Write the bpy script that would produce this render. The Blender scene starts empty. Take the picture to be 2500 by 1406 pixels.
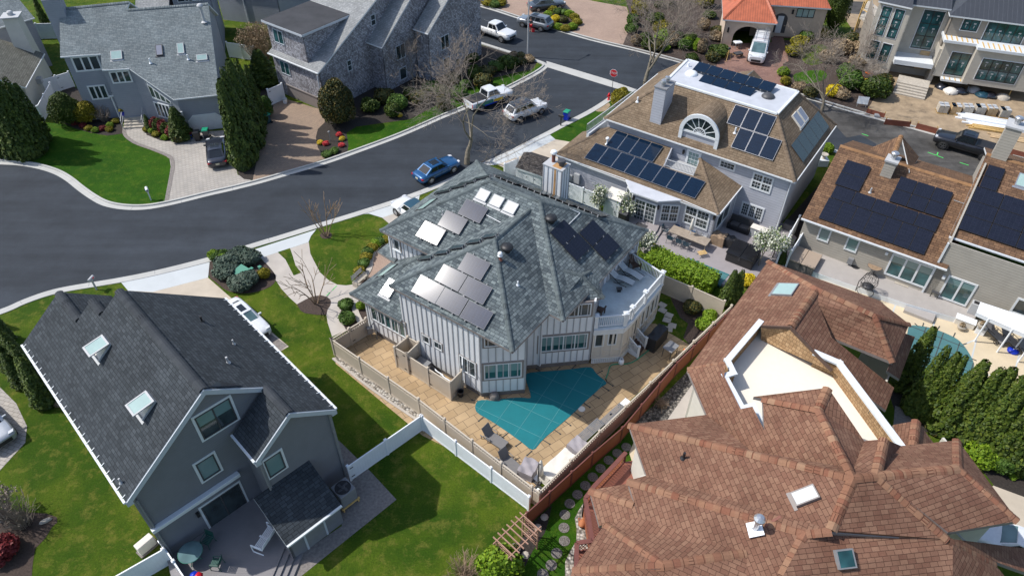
import bpy,math,random
import numpy as np
from mathutils import Vector,Matrix
from mathutils.geometry import tessellate_polygon
R_=math.radians
scene=bpy.context.scene
COL=scene.collection
# ---------------------------------------------------------------- camera,sky,sun,exposure
CAM_H=37.0;PITCH=42.5;ROLL=0.5;FPX=1733.0;PW,PH=2500.0,1406.0
cd=bpy.data.cameras.new("Camera");cam=bpy.data.objects.new("Camera",cd);COL.objects.link(cam)
cd.sensor_fit='HORIZONTAL';cd.sensor_width=36.0;cd.lens=36.0*FPX/PW
cd.clip_start=0.5;cd.clip_end=900
cam.location=(0,0,CAM_H)
cam.rotation_mode='QUATERNION'
_f=Vector((0,math.cos(R_(PITCH)),-math.sin(R_(PITCH))));_x=Vector((1,0,0));_u=_x.cross(_f)
_c,_s=math.cos(R_(ROLL)),math.sin(R_(ROLL))
CX=_c*_x+_s*_u;CY=-_s*_x+_c*_u;CF=_f
cam.rotation_quaternion=Matrix((CX,CY,-CF)).transposed().to_quaternion()
scene.camera=cam
SUN_EL,SUN_AZ=50.0,-7.5
w=bpy.data.worlds.new("World");scene.world=w;w.use_nodes=True
sky=w.node_tree.nodes.new("ShaderNodeTexSky");sky.sky_type='NISHITA';sky.sun_disc=False
sdir=Vector((-math.cos(R_(SUN_AZ))*math.cos(R_(SUN_EL)),-math.sin(R_(SUN_AZ))*math.cos(R_(SUN_EL)),math.sin(R_(SUN_EL))))
sky.sun_elevation=R_(SUN_EL);sky.sun_rotation=math.atan2(sdir.x,sdir.y)
sky.air_density=1.0;sky.dust_density=1.5;sky.ozone_density=1.0
bg=w.node_tree.nodes["Background"];w.node_tree.links.new(sky.outputs[0],bg.inputs[0]);bg.inputs[1].default_value=0.15
sl=bpy.data.lights.new("Sun",'SUN');sl.energy=3.8;sl.angle=R_(0.5);sl.color=(1.0,0.955,0.89)
so=bpy.data.objects.new("Sun",sl);COL.objects.link(so);so.rotation_mode='QUATERNION'
so.rotation_quaternion=sdir.to_track_quat('Z','Y');so.location=(-40,0,60)
scene.view_settings.view_transform='Standard';scene.view_settings.look='None'
scene.view_settings.exposure=0.28;scene.view_settings.gamma=1.0
scene.cycles.use_denoising=True
scene.cycles.max_bounces=6;scene.cycles.diffuse_bounces=3;scene.cycles.glossy_bounces=3;scene.cycles.transmission_bounces=4
# ---------------------------------------------------------------- photo pixel -> place
CO=Vector((0,0,CAM_H))
def ray(px,py):return CX*((px-PW/2)/FPX)-CY*((py-PH/2)/FPX)+CF
def P(px,py,z=0.0):
 d=ray(px,py);return CO+d*((z-CAM_H)/d.z)
def proj(p):
 d=Vector(p)-CO;c=d.dot(CF);return PW/2+FPX*d.dot(CX)/c,PH/2-FPX*d.dot(CY)/c
class Pl:
 def __init__(s,a,b,c):
  s.o=Vector(a);s.n=(Vector(b)-s.o).cross(Vector(c)-s.o).normalized()
  if s.n.dot(CO-s.o)<0:s.n=-s.n
  up=Vector((0,0,1));s.u=up.cross(s.n)
  s.u=s.u.normalized() if s.u.length>1e-4 else Vector((1,0,0))
  s.v=s.n.cross(s.u)
 def hit(s,px,py):
  d=ray(px,py);return CO+d*((s.o-CO).dot(s.n)/d.dot(s.n))
 def z(s,x,y):return s.o.z-(s.n.x*(x-s.o.x)+s.n.y*(y-s.o.y))/s.n.z
 def at(s,u,v,n=0):return s.o+s.u*u+s.v*v+s.n*n
 def uv(s,p):d=Vector(p)-s.o;return d.dot(s.u),d.dot(s.v)
def wall_pl(a,b):
 a=Vector(a);b=Vector(b);return Pl((a.x,a.y,0),(b.x,b.y,0),(a.x,a.y,3))
def crom(pts,n=6,closed=False):
 pts=[Vector(p) for p in pts];out=[];m=len(pts)
 for i in range(m if closed else m-1):
  if closed:p0,p1,p2,p3=pts[i-1],pts[i],pts[(i+1) % m],pts[(i+2) % m]
  else:p0,p1,p2,p3=pts[max(i-1,0)],pts[i],pts[i+1],pts[min(i+2,m-1)]
  for k in range(n):
   t=k/n
   out.append(0.5*((2*p1)+(p2-p0)*t+(2*p0-5*p1+4*p2-p3)*t*t+(3*p1-p0-3*p2+p3)*t ** 3))
 if not closed:out.append(pts[-1])
 return out
def offset(pts,d):
 out=[]
 for i,p in enumerate(pts):
  a=pts[max(i-1,0)];b=pts[min(i+1,len(pts)-1)];t=(b-a);t.z=0;t.normalize()
  out.append(Vector((p.x-t.y*d,p.y+t.x*d,p.z)))
 return out
# ---------------------------------------------------------------- mesh builder
class MB:
 def __init__(s):s.v=[];s.f=[];s.m=[];s.uvs={}
 def poly(s,pts,m=0,uv=None):
  i=len(s.v);s.v+=[tuple(p) for p in pts];s.f.append(tuple(range(i,i+len(pts))));s.m.append(m)
  if uv:s.uvs[len(s.f)-1]=uv
  return s
 def hexa(s,b,t,m=0):
  n=len(b);i=len(s.v);s.v+=[tuple(p) for p in b]+[tuple(p) for p in t]
  s.f.append(tuple(reversed(range(i,i+n))));s.f.append(tuple(range(i+n,i+2*n)));s.m+=[m,m]
  for k in range(n):
   j=(k+1) % n;s.f.append((i+k,i+j,i+n+j,i+n+k));s.m.append(m)
  return s
 def prism(s,pts,z0,z1,m=0):
  pts=ccw(pts)
  return s.hexa([(p[0],p[1],z0) for p in pts],[(p[0],p[1],z1) for p in pts],m)
 def obox(s,o,ux,uy,uz,m=0):
  o=Vector(o);ux=Vector(ux);uy=Vector(uy);uz=Vector(uz)
  if ux.cross(uy).dot(uz)<0:ux,uy=uy,ux
  b=[o,o+ux,o+ux+uy,o+uy]
  return s.hexa(b,[p+uz for p in b],m)
 def cbox(s,c,sx,sy,sz,rz=0,m=0):
  c=Vector(c);ca,sa=math.cos(rz),math.sin(rz);ux=Vector((ca,sa,0))*sx;uy=Vector((-sa,ca,0))*sy
  return s.obox(c-ux/2-uy/2,ux,uy,(0,0,sz),m)
 def beam(s,a,b,w_,h_,m=0,up=(0,0,1)):
  a=Vector(a);b=Vector(b);d=(b-a).normalized();sd=d.cross(Vector(up))
  if sd.length<1e-3:sd=d.cross(Vector((1,0,0)))
  sd.normalize();n=sd.cross(d).normalized()
  return s.obox(a-sd*w_/2-n*h_/2,sd*w_,n*h_,b-a,m)
 def tube(s,a,b,r0,r1=None,n=8,m=0,cap=True):
  a=Vector(a);b=Vector(b);r1=r0 if r1 is None else r1;d=(b-a).normalized()
  x=d.orthogonal().normalized();y=d.cross(x);i=len(s.v)
  for (c,r) in ((a,r0),(b,r1)):
   for k in range(n):
    t=2*math.pi*k/n;s.v.append(tuple(c+(x*math.cos(t)+y*math.sin(t))*r))
  for k in range(n):
   j=(k+1) % n;s.f.append((i+k,i+j,i+n+j,i+n+k));s.m.append(m)
  if cap:
   s.f.append(tuple(reversed(range(i,i+n))));s.f.append(tuple(range(i+n,i+2*n)));s.m+=[m,m]
  return s
 def path(s,pts,r,n=6,m=0):
  for a,b in zip(pts[:-1],pts[1:]):s.tube(a,b,r,r,n,m)
  return s
 def lathe(s,c,prof,n=16,m=0,axis=(0,0,1)):
  c=Vector(c);d=Vector(axis).normalized();x=d.orthogonal().normalized();y=d.cross(x);i=len(s.v)
  for (r,h) in prof:
   for k in range(n):
    t=2*math.pi*k/n;s.v.append(tuple(c+d*h+(x*math.cos(t)+y*math.sin(t))*max(r,1e-4)))
  for q in range(len(prof)-1):
   for k in range(n):
    j=(k+1) % n;s.f.append((i+q*n+k,i+q*n+j,i+(q+1)*n+j,i+(q+1)*n+k));s.m.append(m)
  return s
 def grid(s,rows,m=0,closed=False):
  i=len(s.v);n=len(rows[0])
  for r in rows:s.v+=[tuple(p) for p in r]
  for a in range(len(rows)-1):
   for k in range(n if closed else n-1):
    j=(k+1) % n;s.f.append((i+a*n+k,i+a*n+j,i+(a+1)*n+j,i+(a+1)*n+k));s.m.append(m)
  return s
 def build(s,name,mats,parent=None,smooth=False,bevel=0,subd=0):
  me=bpy.data.meshes.new(name);off=Vector((0,0,0))
  q=parent
  while q is not None:off+=Vector(q.location);q=q.parent
  vs=s.v if off.length==0 else [(v[0]-off.x,v[1]-off.y,v[2]-off.z) for v in s.v]
  me.from_pydata(vs,[],s.f)
  if not isinstance(mats,(list,tuple)):mats=[mats]
  for k in mats:me.materials.append(k)
  me.polygons.foreach_set('material_index',s.m)
  if len(s.f)<60000:
   ul=me.uv_layers.new(name='UVMap').data;up=Vector((0,0,1))
   for p in me.polygons:
    if p.index in s.uvs:
     for li,t in zip(p.loop_indices,s.uvs[p.index]):ul[li].uv=t
     continue
    n=p.normal
    if n.z<-0.01:n=-n
    if abs(n.z)>0.999:u,v_=Vector((1,0,0)),Vector((0,1,0))
    else:u=up.cross(n).normalized();v_=n.cross(u)
    for li in p.loop_indices:
     co=Vector(s.v[me.loops[li].vertex_index]);ul[li].uv=(co.dot(u),co.dot(v_))
  if smooth:me.polygons.foreach_set('use_smooth',[True]*len(s.f))
  me.update()
  o=bpy.data.objects.new(name,me);COL.objects.link(o)
  if parent is not None:o.parent=parent
  if bevel:
   b=o.modifiers.new('bevel','BEVEL');b.width=bevel;b.segments=2;b.limit_method='ANGLE'
  if subd:
   b=o.modifiers.new('subd','SUBSURF');b.levels=subd;b.render_levels=subd
  return o
def area2(pts):return sum(pts[i][0]*pts[(i+1) % len(pts)][1]-pts[(i+1) % len(pts)][0]*pts[i][1] for i in range(len(pts)))
def ccw(pts):
 pts=list(pts);return pts if area2(pts)>0 else pts[::-1]
def tag(o,label=None,cat=None,group=None,kind=None):
 if label:o['label']=label
 if cat:o['category']=cat
 if group:o['group']=group
 if kind:o['kind']=kind
 return o
def thing(name,label,cat,loc=(0,0,0),group=None,rz=0):
 o=bpy.data.objects.new(name,None);COL.objects.link(o);o.location=loc;o.rotation_euler=(0,0,rz)
 o.empty_display_size=0.3
 return tag(o,label,cat,group)
def kids(o):return list(o.children)
def dup(o,loc,rz=0.0,label=None,sc=None):
 r=o.copy();COL.objects.link(r);r.location=loc;r.rotation_euler=(0,0,rz)
 if sc:r.scale=sc if isinstance(sc,tuple) else (sc,sc,sc)
 if label:r['label']=label
 def rec(src,dst):
  for ch in kids(src):
   c=ch.copy();COL.objects.link(c);c.parent=dst;rec(ch,c)
 rec(o,r);return r
def lin(r,g,b):
 f=lambda c:(c/255/12.92) if c/255 <= 0.04045 else ((c/255+0.055)/1.055) ** 2.4
 return (f(r),f(g),f(b),1)
# ---------------------------------------------------------------- materials
class NM:
 def __init__(s,name):
  s.m=bpy.data.materials.new(name);s.m.use_nodes=True;s.t=s.m.node_tree;s.b=s.t.nodes['Principled BSDF']
 def n(s,kind,**kw):
  o=s.t.nodes.new('ShaderNode'+kind)
  for k,v in kw.items():
   if k in o.inputs:s.set(o.inputs[k],v)
   else:setattr(o,k,v)
  return o
 def set(s,i,v):
  if hasattr(v,'is_output'):s.t.links.new(v,i)
  else:i.default_value=v
 def col(s,v):s.set(s.b.inputs['Base Color'],v)
 def ramp(s,fac,stops):
  r=s.n('ValToRGB');s.t.links.new(fac,r.inputs[0]);e=r.color_ramp.elements
  while len(e)<len(stops):e.new(0.5)
  for q,(p,c) in zip(e,stops):q.position=p;q.color=c if len(c)==4 else (*c,1)
  return r.outputs[0]
 def mix(s,f,a,b,mode='MIX'):
  x=s.n('MixRGB');x.blend_type=mode;s.set(x.inputs[0],f);s.set(x.inputs[1],a);s.set(x.inputs[2],b);return x.outputs[0]
 def math(s,op,a,b=0.0):
  x=s.n('Math');x.operation=op;s.set(x.inputs[0],a);s.set(x.inputs[1],b);return x.outputs[0]
 def uv(s):return s.n('TexCoord').outputs['UV']
 def obj(s):return s.n('NewGeometry').outputs['Position']
 def noise(s,sc,det=4,vec=None,rough=0.6):
  x=s.n('TexNoise');x.inputs['Scale'].default_value=sc;x.inputs['Detail'].default_value=det;x.inputs['Roughness'].default_value=rough
  s.t.links.new(vec if vec is not None else s.obj(),x.inputs['Vector']);return x.outputs['Fac']
 def scale(s,vec,k):
  x=s.n('Mapping');s.t.links.new(vec,x.inputs['Vector']);x.inputs['Scale'].default_value=k;return x.outputs[0]
 def bump(s,h,st=0.4,d=0.02):
  x=s.n('Bump');x.inputs['Strength'].default_value=st;x.inputs['Distance'].default_value=d
  s.t.links.new(h,x.inputs['Height']);s.t.links.new(x.outputs[0],s.b.inputs['Normal'])
 def done(s,rough=0.7,metal=0.0,spec=None):
  s.b.inputs['Roughness'].default_value=rough;s.b.inputs['Metallic'].default_value=metal
  if spec is not None:s.b.inputs['Specular IOR Level'].default_value=spec
  return s.m
def c4(c,k=1.0):return (min(1,c[0]*k),min(1,c[1]*k),min(1,c[2]*k),1)
def plain(name,c,rough=0.6,metal=0.0,var=0.12,sc=3.0,bump=0,coat=0,spec=None):
 a=NM(name)
 if var:
  f=a.noise(sc);a.col(a.ramp(f,[(0.25,c4(c,1-var)),(0.75,c4(c,1+var))]))
  if bump:a.bump(a.noise(sc*8),bump,0.02)
 else:a.col(c4(c))
 if coat:a.b.inputs['Coat Weight'].default_value=coat;a.b.inputs['Coat Roughness'].default_value=0.06
 return a.done(rough,metal,spec)
def shingle(name,ca,cb,cc,bw=0.3,rh=0.15,bias=0.0,dirt=0.2,mort=0.012,mk=0.35,streak=None):
 a=NM(name);uv=a.uv()
 def brick(w_,h_,c1,c2,off,fr,b_=0.0,mo=mort):
  x=a.n('TexBrick');a.t.links.new(uv,x.inputs['Vector'])
  x.offset=off;x.offset_frequency=fr;x.inputs['Scale'].default_value=1
  x.inputs['Brick Width'].default_value=w_;x.inputs['Row Height'].default_value=h_;x.inputs['Mortar Size'].default_value=mo
  x.inputs['Mortar Smooth'].default_value=0.15;x.inputs['Bias'].default_value=b_
  a.set(x.inputs['Color1'],c1);a.set(x.inputs['Color2'],c2);a.set(x.inputs['Mortar'],c4(ca,mk));return x
 b1=brick(bw,rh,c4(ca),c4(cb),0.37,3,bias)
 b2=brick(bw*1.61,rh,c4(cc),(1,1,1,1),0.61,2,0.15,0.0)
 b2.inputs['Mortar'].default_value=(1,1,1,1)
 m=a.mix(0.55,b1.outputs[0],b2.outputs[0],'MULTIPLY')
 g=a.ramp(a.noise(0.5,5),[(0.3,(1-dirt,1-dirt,1-dirt)),(0.7,(1+dirt*.6,)*3)])
 m=a.mix(1.0,m,g,'MULTIPLY')
 fine=a.ramp(a.noise(28,3),[(0.25,(0.8,0.8,0.8)),(0.75,(1.2,1.2,1.2))])
 a.col(a.mix(1.0,m,fine,'MULTIPLY'))
 sx=a.n('SeparateXYZ');a.t.links.new(uv,sx.inputs[0])
 fr=a.math('FRACT',a.math('DIVIDE',sx.outputs[1],rh))
 h=a.math('ADD',a.math('MULTIPLY',fr,-0.5),a.math('MULTIPLY',b1.outputs['Fac'],-0.6));a.bump(h,0.55,0.03)
 return a.done(0.9,spec=0.2)
def siding(name,c,pitch=0.16,line=0.55,vert=False,var=0.06,lw=0.1):
 a=NM(name);uv=a.uv();sx=a.n('SeparateXYZ');a.t.links.new(uv,sx.inputs[0])
 fr=a.math('FRACT',a.math('DIVIDE',sx.outputs[0 if vert else 1],pitch))
 l=a.ramp(fr,[(0.0,(line,)*3),(lw,(1,1,1))])  # on lap siding this band paints in the shadow line of each lap
 base=a.ramp(a.noise(1.3),[(0.3,c4(c,1-var)),(0.7,c4(c,1+var))])
 a.col(a.mix(1.0,base,l,'MULTIPLY'));a.bump(a.math('MULTIPLY',fr,-1.0),0.5,0.02)
 return a.done(0.6)
def paver(name,c1,c2,mort,bw,rh,ms=0.01,off=0.5,rough=0.85,dirt=0.15,rz=0.0):
 a=NM(name);mp=a.n('Mapping');a.t.links.new(a.obj(),mp.inputs[0]);mp.inputs['Rotation'].default_value=(0,0,rz)
 x=a.n('TexBrick');a.t.links.new(mp.outputs[0],x.inputs['Vector']);x.offset=off;x.inputs['Scale'].default_value=1
 x.inputs['Brick Width'].default_value=bw;x.inputs['Row Height'].default_value=rh;x.inputs['Mortar Size'].default_value=ms
 x.inputs['Color1'].default_value=c4(c1);x.inputs['Color2'].default_value=c4(c2);x.inputs['Mortar'].default_value=c4(mort)
 g=a.ramp(a.noise(0.35,6),[(0.3,(1-dirt,)*3),(0.7,(1+dirt*.5,)*3)])
 a.col(a.mix(1.0,x.outputs[0],g,'MULTIPLY'));a.bump(a.noise(14),0.2,0.02);return a.done(rough)
def leafmat(name,c1,c2,c3,rough=0.6,trans=0.25):
 a=NM(name);g=a.n('NewGeometry')
 base=a.ramp(g.outputs['Random Per Island'],[(0.0,c4(c1)),(0.5,c4(c2)),(1.0,c4(c3))])
 big=a.ramp(a.noise(0.9,3),[(0.3,(0.75,)*3),(0.7,(1.15,)*3)])
 a.col(a.mix(1.0,base,big,'MULTIPLY'))
 return a.done(rough,spec=0.25)
def grassmat(name,c1,c2,c3,sc=1.0):
 a=NM(name);p=a.obj()
 f1=a.noise(0.22*sc,5,p,0.65);f2=a.noise(1.1*sc,6,p,0.75);f3=a.noise(9.0,5,p,0.8);f4=a.noise(42.0,2,p)
 m=a.mix(a.ramp(f1,[(0.42,(0,0,0)),(0.62,(1,1,1))]),c4(c1),c4(c2))
 m=a.mix(a.ramp(f2,[(0.5,(0,0,0)),(0.72,(0.85,)*3)]),m,c4(c3))
 m=a.mix(1.0,m,a.ramp(f3,[(0.25,(0.55,)*3),(0.75,(1.45,)*3)]),'MULTIPLY')
 m=a.mix(1.0,m,a.ramp(f4,[(0.3,(0.65,)*3),(0.7,(1.35,)*3)]),'MULTIPLY')
 a.col(m);a.bump(a.math('ADD',f3,f4),0.9,0.06);return a.done(0.9,spec=0.15)
def asphaltmat(name,c,patch=0.25):
 a=NM(name);p=a.obj()
 st=a.n('Mapping');a.t.links.new(p,st.inputs[0]);st.inputs['Rotation'].default_value=(0,0,R_(-23));st.inputs['Scale'].default_value=(0.05,0.5,1)
 f1=a.noise(1.0,6,st.outputs[0],0.65);f2=a.noise(0.35,6,p,0.7);f3=a.noise(30,3,p)
 m=a.mix(1.0,c4(c),a.ramp(f1,[(0.3,(1-patch,)*3),(0.7,(1+patch,)*3)]),'MULTIPLY')
 m=a.mix(1.0,m,a.ramp(f2,[(0.3,(1-patch,)*3),(0.7,(1+patch*.7,)*3)]),'MULTIPLY')
 m=a.mix(1.0,m,a.ramp(f3,[(0.3,(0.85,)*3),(0.75,(1.18,)*3)]),'MULTIPLY')
 a.col(m);a.bump(f3,0.3,0.01);return a.done(0.85,spec=0.25)
def gravelmat(name,c1,c2,c3,sc=9.0):
 a=NM(name);v=a.n('TexVoronoi');a.t.links.new(a.obj(),v.inputs['Vector']);v.inputs['Scale'].default_value=sc
 sp=a.n('SeparateColor');a.t.links.new(v.outputs['Color'],sp.inputs[0])
 b=a.ramp(sp.outputs[0],[(0.0,c4(c1)),(0.5,c4(c2)),(1.0,c4(c3))])
 d=a.ramp(v.outputs['Distance'],[(0.25,(1,1,1)),(0.75,(0.25,)*3)])
 a.col(a.mix(1.0,b,d,'MULTIPLY'));a.bump(a.math('MULTIPLY',v.outputs['Distance'],-1),0.9,0.05);return a.done(0.85)
def panelmat(name,c,lines,nx,ny,rough=0.18,lw=0.012):
 a=NM(name);uv=a.uv();sx=a.n('SeparateXYZ');a.t.links.new(uv,sx.inputs[0])
 fx=a.math('FRACT',a.math('MULTIPLY',sx.outputs[0],nx));fy=a.math('FRACT',a.math('MULTIPLY',sx.outputs[1],ny))
 lx=a.math('LESS_THAN',fx,lw*nx);ly=a.math('LESS_THAN',fy,lw*ny);l=a.math('MAXIMUM',lx,ly)
 base=a.ramp(a.noise(2.5),[(0.3,c4(c,0.85)),(0.7,c4(c,1.15))])
 a.col(a.mix(a.math('MULTIPLY',l,0.8),base,c4(lines)))
 a.b.inputs['Coat Weight'].default_value=0.0;a.b.inputs['Coat Roughness'].default_value=0.12
 return a.done(rough)
def glassmat(name,c,rough=0.06,spec=0.8,var=0.5):
 a=NM(name);f=a.noise(0.8,2);a.col(a.ramp(f,[(0.35,c4(c,1-var)),(0.65,c4(c,1+var))]));return a.done(rough,0,spec)
def paint(name,c,rough=0.3,metal=0.0,coat=1.0):
 a=NM(name);a.col(a.ramp(a.noise(6,5),[(0.3,c4(c,0.93)),(0.7,c4(c,1.04))]));a.b.inputs['Coat Weight'].default_value=coat;a.b.inputs['Coat Roughness'].default_value=0.05
 return a.done(rough,metal)
M={}
M['grass']=grassmat('lawn grass',(0.036,0.082,0.004),(0.085,0.130,0.008),(0.195,0.180,0.035))
M['grassb']=grassmat('lush lawn',(0.022,0.078,0.003),(0.040,0.112,0.004),(0.090,0.145,0.012))
M['asphalt']=asphaltmat('asphalt',(0.033,0.040,0.050),0.22)
M['asphalt_old']=asphaltmat('worn asphalt',(0.075,0.072,0.068),0.55)
M['conc']=plain('pale concrete',(0.42,0.42,0.40),0.85,var=0.10,sc=0.7,bump=0.15)
M['conc_w']=plain('white concrete apron',(0.47,0.50,0.51),0.85,var=0.06,sc=0.6,bump=0.1)
M['conc_t']=plain('tan concrete',(0.46,0.40,0.32),0.85,var=0.14,sc=0.6,bump=0.2)
M['conc_p']=plain('pinkish beige concrete',(0.42,0.385,0.345),0.85,var=0.12,sc=0.8,bump=0.2)
M['conc_d']=plain('dark aggregate concrete',(0.20,0.18,0.165),0.9,var=0.35,sc=6,bump=0.4)
M['deckpool']=plain('cream pool deck',(0.56,0.47,0.33),0.85,var=0.12,sc=0.5,bump=0.1)
M['paver_g']=paver('grey beige pavers',(0.34,0.32,0.29),(0.40,0.37,0.33),(0.22,0.2,0.18),0.42,0.26,0.02,rz=0.3)
M['paver_b']=paver('brown brick pavers',(0.26,0.19,0.14),(0.33,0.24,0.17),(0.17,0.13,0.10),0.24,0.12,0.012,rz=-0.6)
M['paver_r']=paver('red brick pavers',(0.23,0.12,0.09),(0.30,0.17,0.13),(0.14,0.09,0.08),0.22,0.11,0.01,rz=0.5)
M['paver_p']=paver('pink tan pavers',(0.31,0.22,0.17),(0.36,0.26,0.20),(0.24,0.17,0.13),0.22,0.14,0.01,rz=0.4)
M['stamp']=paver('stamped patio',(0.36,0.25,0.135),(0.44,0.315,0.18),(0.20,0.14,0.085),0.85,0.58,0.02,off=0.35,dirt=0.30,rz=-0.62)
M['mulch']=plain('dark mulch',(0.030,0.024,0.020),0.95,var=0.5,sc=9,bump=0.9)
M['mulch_b']=plain('brown mulch',(0.055,0.038,0.030),0.95,var=0.5,sc=9,bump=0.9)
M['dirt']=plain('sandy dirt',(0.30,0.225,0.145),0.95,var=0.35,sc=0.9,bump=0.6)
M['pebble']=gravelmat('river pebbles',(0.30,0.26,0.21),(0.45,0.41,0.35),(0.58,0.55,0.5),7)
M['gravel']=gravelmat('dark gravel',(0.07,0.065,0.06),(0.16,0.15,0.135),(0.32,0.29,0.25),7)
M['sh_green']=shingle('grey green shingles',(0.070,0.088,0.098),(0.190,0.225,0.228),(0.62,0.62,0.66),0.34,0.20,mk=.5)
M['sh_greencap']=shingle('grey green ridge caps',(0.095,0.115,0.12),(0.125,0.15,0.155),(0.9,0.9,0.9),1.0,0.30,mk=0.4,mort=0.02)
M['sh_dark']=shingle('charcoal shingles',(0.036,0.043,0.050),(0.060,0.070,0.080),(0.72,0.74,0.76),0.34,0.19,mk=0.55)
M['sh_darkcap']=shingle('charcoal ridge caps',(0.040,0.046,0.054),(0.055,0.062,0.07),(0.9,0.9,0.9),1.0,0.3,mk=0.5)
M['sh_tan']=shingle('tan shingles',(0.165,0.122,0.083),(0.225,0.17,0.117),(0.78,0.76,0.73),0.36,0.20,mk=0.55)
M['sh_tancap']=shingle('tan ridge caps',(0.16,0.12,0.085),(0.20,0.15,0.105),(0.9,0.9,0.9),1.0,0.3)
M['sh_brown']=shingle('mixed brown shingles',(0.12,0.072,0.046),(0.215,0.128,0.075),(0.66,0.60,0.60),0.34,0.21,mk=0.5)
M['sh_browncap']=shingle('mixed brown ridge caps',(0.22,0.125,0.065),(0.30,0.17,0.085),(0.85,0.8,0.8),1.0,0.3)
M['sh_red']=shingle('red brown shingles',(0.160,0.080,0.054),(0.225,0.128,0.085),(0.78,0.72,0.70),0.36,0.21,mk=0.55,dirt=0.22)
M['sh_redcap']=shingle('red brown ridge caps',(0.20,0.09,0.058),(0.27,0.165,0.105),(0.85,0.66,0.6),1.0,0.36,mk=0.5)
M['sh_grey']=shingle('pale grey shingles',(0.165,0.195,0.205),(0.235,0.265,0.27),(0.74,0.74,0.76),0.34,0.18,mk=0.6)
M['sh_greyl']=shingle('light grey shingles',(0.25,0.26,0.265),(0.33,0.34,0.34),(0.8,0.8,0.8),0.34,0.18,mk=0.6)
M['sh_olive']=shingle('olive grey shingles',(0.125,0.125,0.105),(0.175,0.175,0.15),(0.8,0.8,0.8),0.34,0.18,mk=0.6)
M['sh_shed']=shingle('mottled dark shingles',(0.055,0.05,0.047),(0.12,0.108,0.1),(0.6,0.6,0.6),0.3,0.17)
M['cedar']=shingle('weathered cedar shakes',(0.23,0.22,0.235),(0.52,0.53,0.57),(0.6,0.58,0.6),0.16,0.17,mk=0.4,dirt=0.35)
M['cedar_br']=shingle('brown cedar shakes',(0.30,0.19,0.10),(0.42,0.28,0.155),(0.8,0.72,0.66),0.22,0.2,mk=0.55)
M['board']=plain('pale board siding',(0.70,0.72,0.74),0.6,var=0.06,sc=1.0)
M['boardb']=plain('beige board siding',(0.56,0.52,0.46),0.6,var=0.06,sc=1.0)
M['batten']=plain('grey battens',(0.36,0.365,0.38),0.6,var=0.1)
M['found']=plain('grey foundation',(0.16,0.145,0.135),0.9,var=0.2)
M['sid_dark']=siding('dark grey siding',(0.175,0.18,0.20),0.16,0.6)
M['sid_blue']=siding('blue grey siding',(0.26,0.28,0.325),0.2,0.7)
M['sid_lblue']=siding('pale blue grey siding',(0.40,0.415,0.46),0.24,0.55,lw=0.16)
M['sid_greige']=siding('greige siding',(0.36,0.335,0.29),0.22,0.5,lw=0.14)
M['sid_white']=siding('white siding',(0.62,0.64,0.66),0.16,0.7)
M['stucco']=plain('beige stucco',(0.52,0.42,0.33),0.9,var=0.08,sc=2,bump=0.15)
M['stucco_w']=plain('cream stucco',(0.55,0.53,0.47),0.9,var=0.07,sc=1.2)
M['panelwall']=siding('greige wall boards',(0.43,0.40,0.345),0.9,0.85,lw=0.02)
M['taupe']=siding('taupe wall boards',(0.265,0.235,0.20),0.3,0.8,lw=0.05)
M['trim']=plain('white trim',(0.64,0.67,0.69),0.5,var=0.04)
M['trim_g']=plain('pale grey trim',(0.46,0.50,0.545),0.5,var=0.04)
M['trim_t']=plain('taupe trim',(0.22,0.195,0.185),0.6,var=0.06)
M['gutter']=plain('gutter metal',(0.55,0.55,0.56),0.4,var=0.05)
M['memb']=plain('white roof membrane',(0.46,0.48,0.52),0.6,var=0.12,sc=1.2)
M['cream']=plain('cream roof deck',(0.74,0.69,0.59),0.7,var=0.03)
M['blackroof']=plain('black rubber roof',(0.030,0.030,0.033),0.7,var=0.5,sc=0.5)
M['seam']=siding('dark standing seam metal',(0.04,0.045,0.055),0.45,1.9,vert=True,lw=0.08)
M['tile']=siding('orange clay roof tiles',(0.42,0.115,0.055),0.28,0.45,vert=True,lw=0.3,var=0.2)
M['deck_g']=siding('grey deck boards',(0.21,0.20,0.205),0.15,0.75,lw=0.08)
M['deck_l']=siding('light grey deck boards',(0.37,0.345,0.325),0.15,0.85,lw=0.08)
M['deck_p']=siding('grey purple deck boards',(0.30,0.275,0.28),0.15,0.85,lw=0.08)
M['deck_w']=plain('pale worn deck membrane',(0.50,0.57,0.59),0.7,var=0.2,sc=1.2)
M['redwood']=siding('red stained wood',(0.27,0.085,0.040),0.12,0.7,lw=0.1)
M['redtrim']=plain('dark red stain',(0.145,0.048,0.038),0.7,var=0.15)
M['redfloor']=siding('red deck floor',(0.24,0.085,0.055),0.14,0.85)
M['vinyl_w']=siding('white vinyl fence',(0.72,0.76,0.80),0.18,0.9,vert=True,lw=0.06)
M['vinyl_t']=siding('tan vinyl fence',(0.48,0.42,0.34),0.18,0.88,vert=True,lw=0.06)
M['tan']=plain('tan vinyl',(0.50,0.44,0.36),0.5,var=0.05)
M['white']=plain('white vinyl',(0.76,0.79,0.82),0.45,var=0.03)
M['lumber']=plain('yellow lumber',(0.55,0.36,0.13),0.8,var=0.2,sc=5)
M['ply']=plain('plywood',(0.47,0.33,0.18),0.8,var=0.2,sc=4)
M['osb']=plain('red brown sheathing',(0.20,0.062,0.036),0.8,var=0.15)
M['teak']=plain('weathered teak',(0.30,0.25,0.20),0.8,var=0.2,sc=4)
M['brownwood']=plain('brown wood',(0.085,0.050,0.036),0.7,var=0.2)
M['arborwood']=plain('pale cedar wood',(0.36,0.21,0.15),0.8,var=0.2,sc=5)
M['glass']=glassmat('window glass',(0.035,0.05,0.055))
M['glass_t']=glassmat('teal window glass',(0.025,0.085,0.09))
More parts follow.
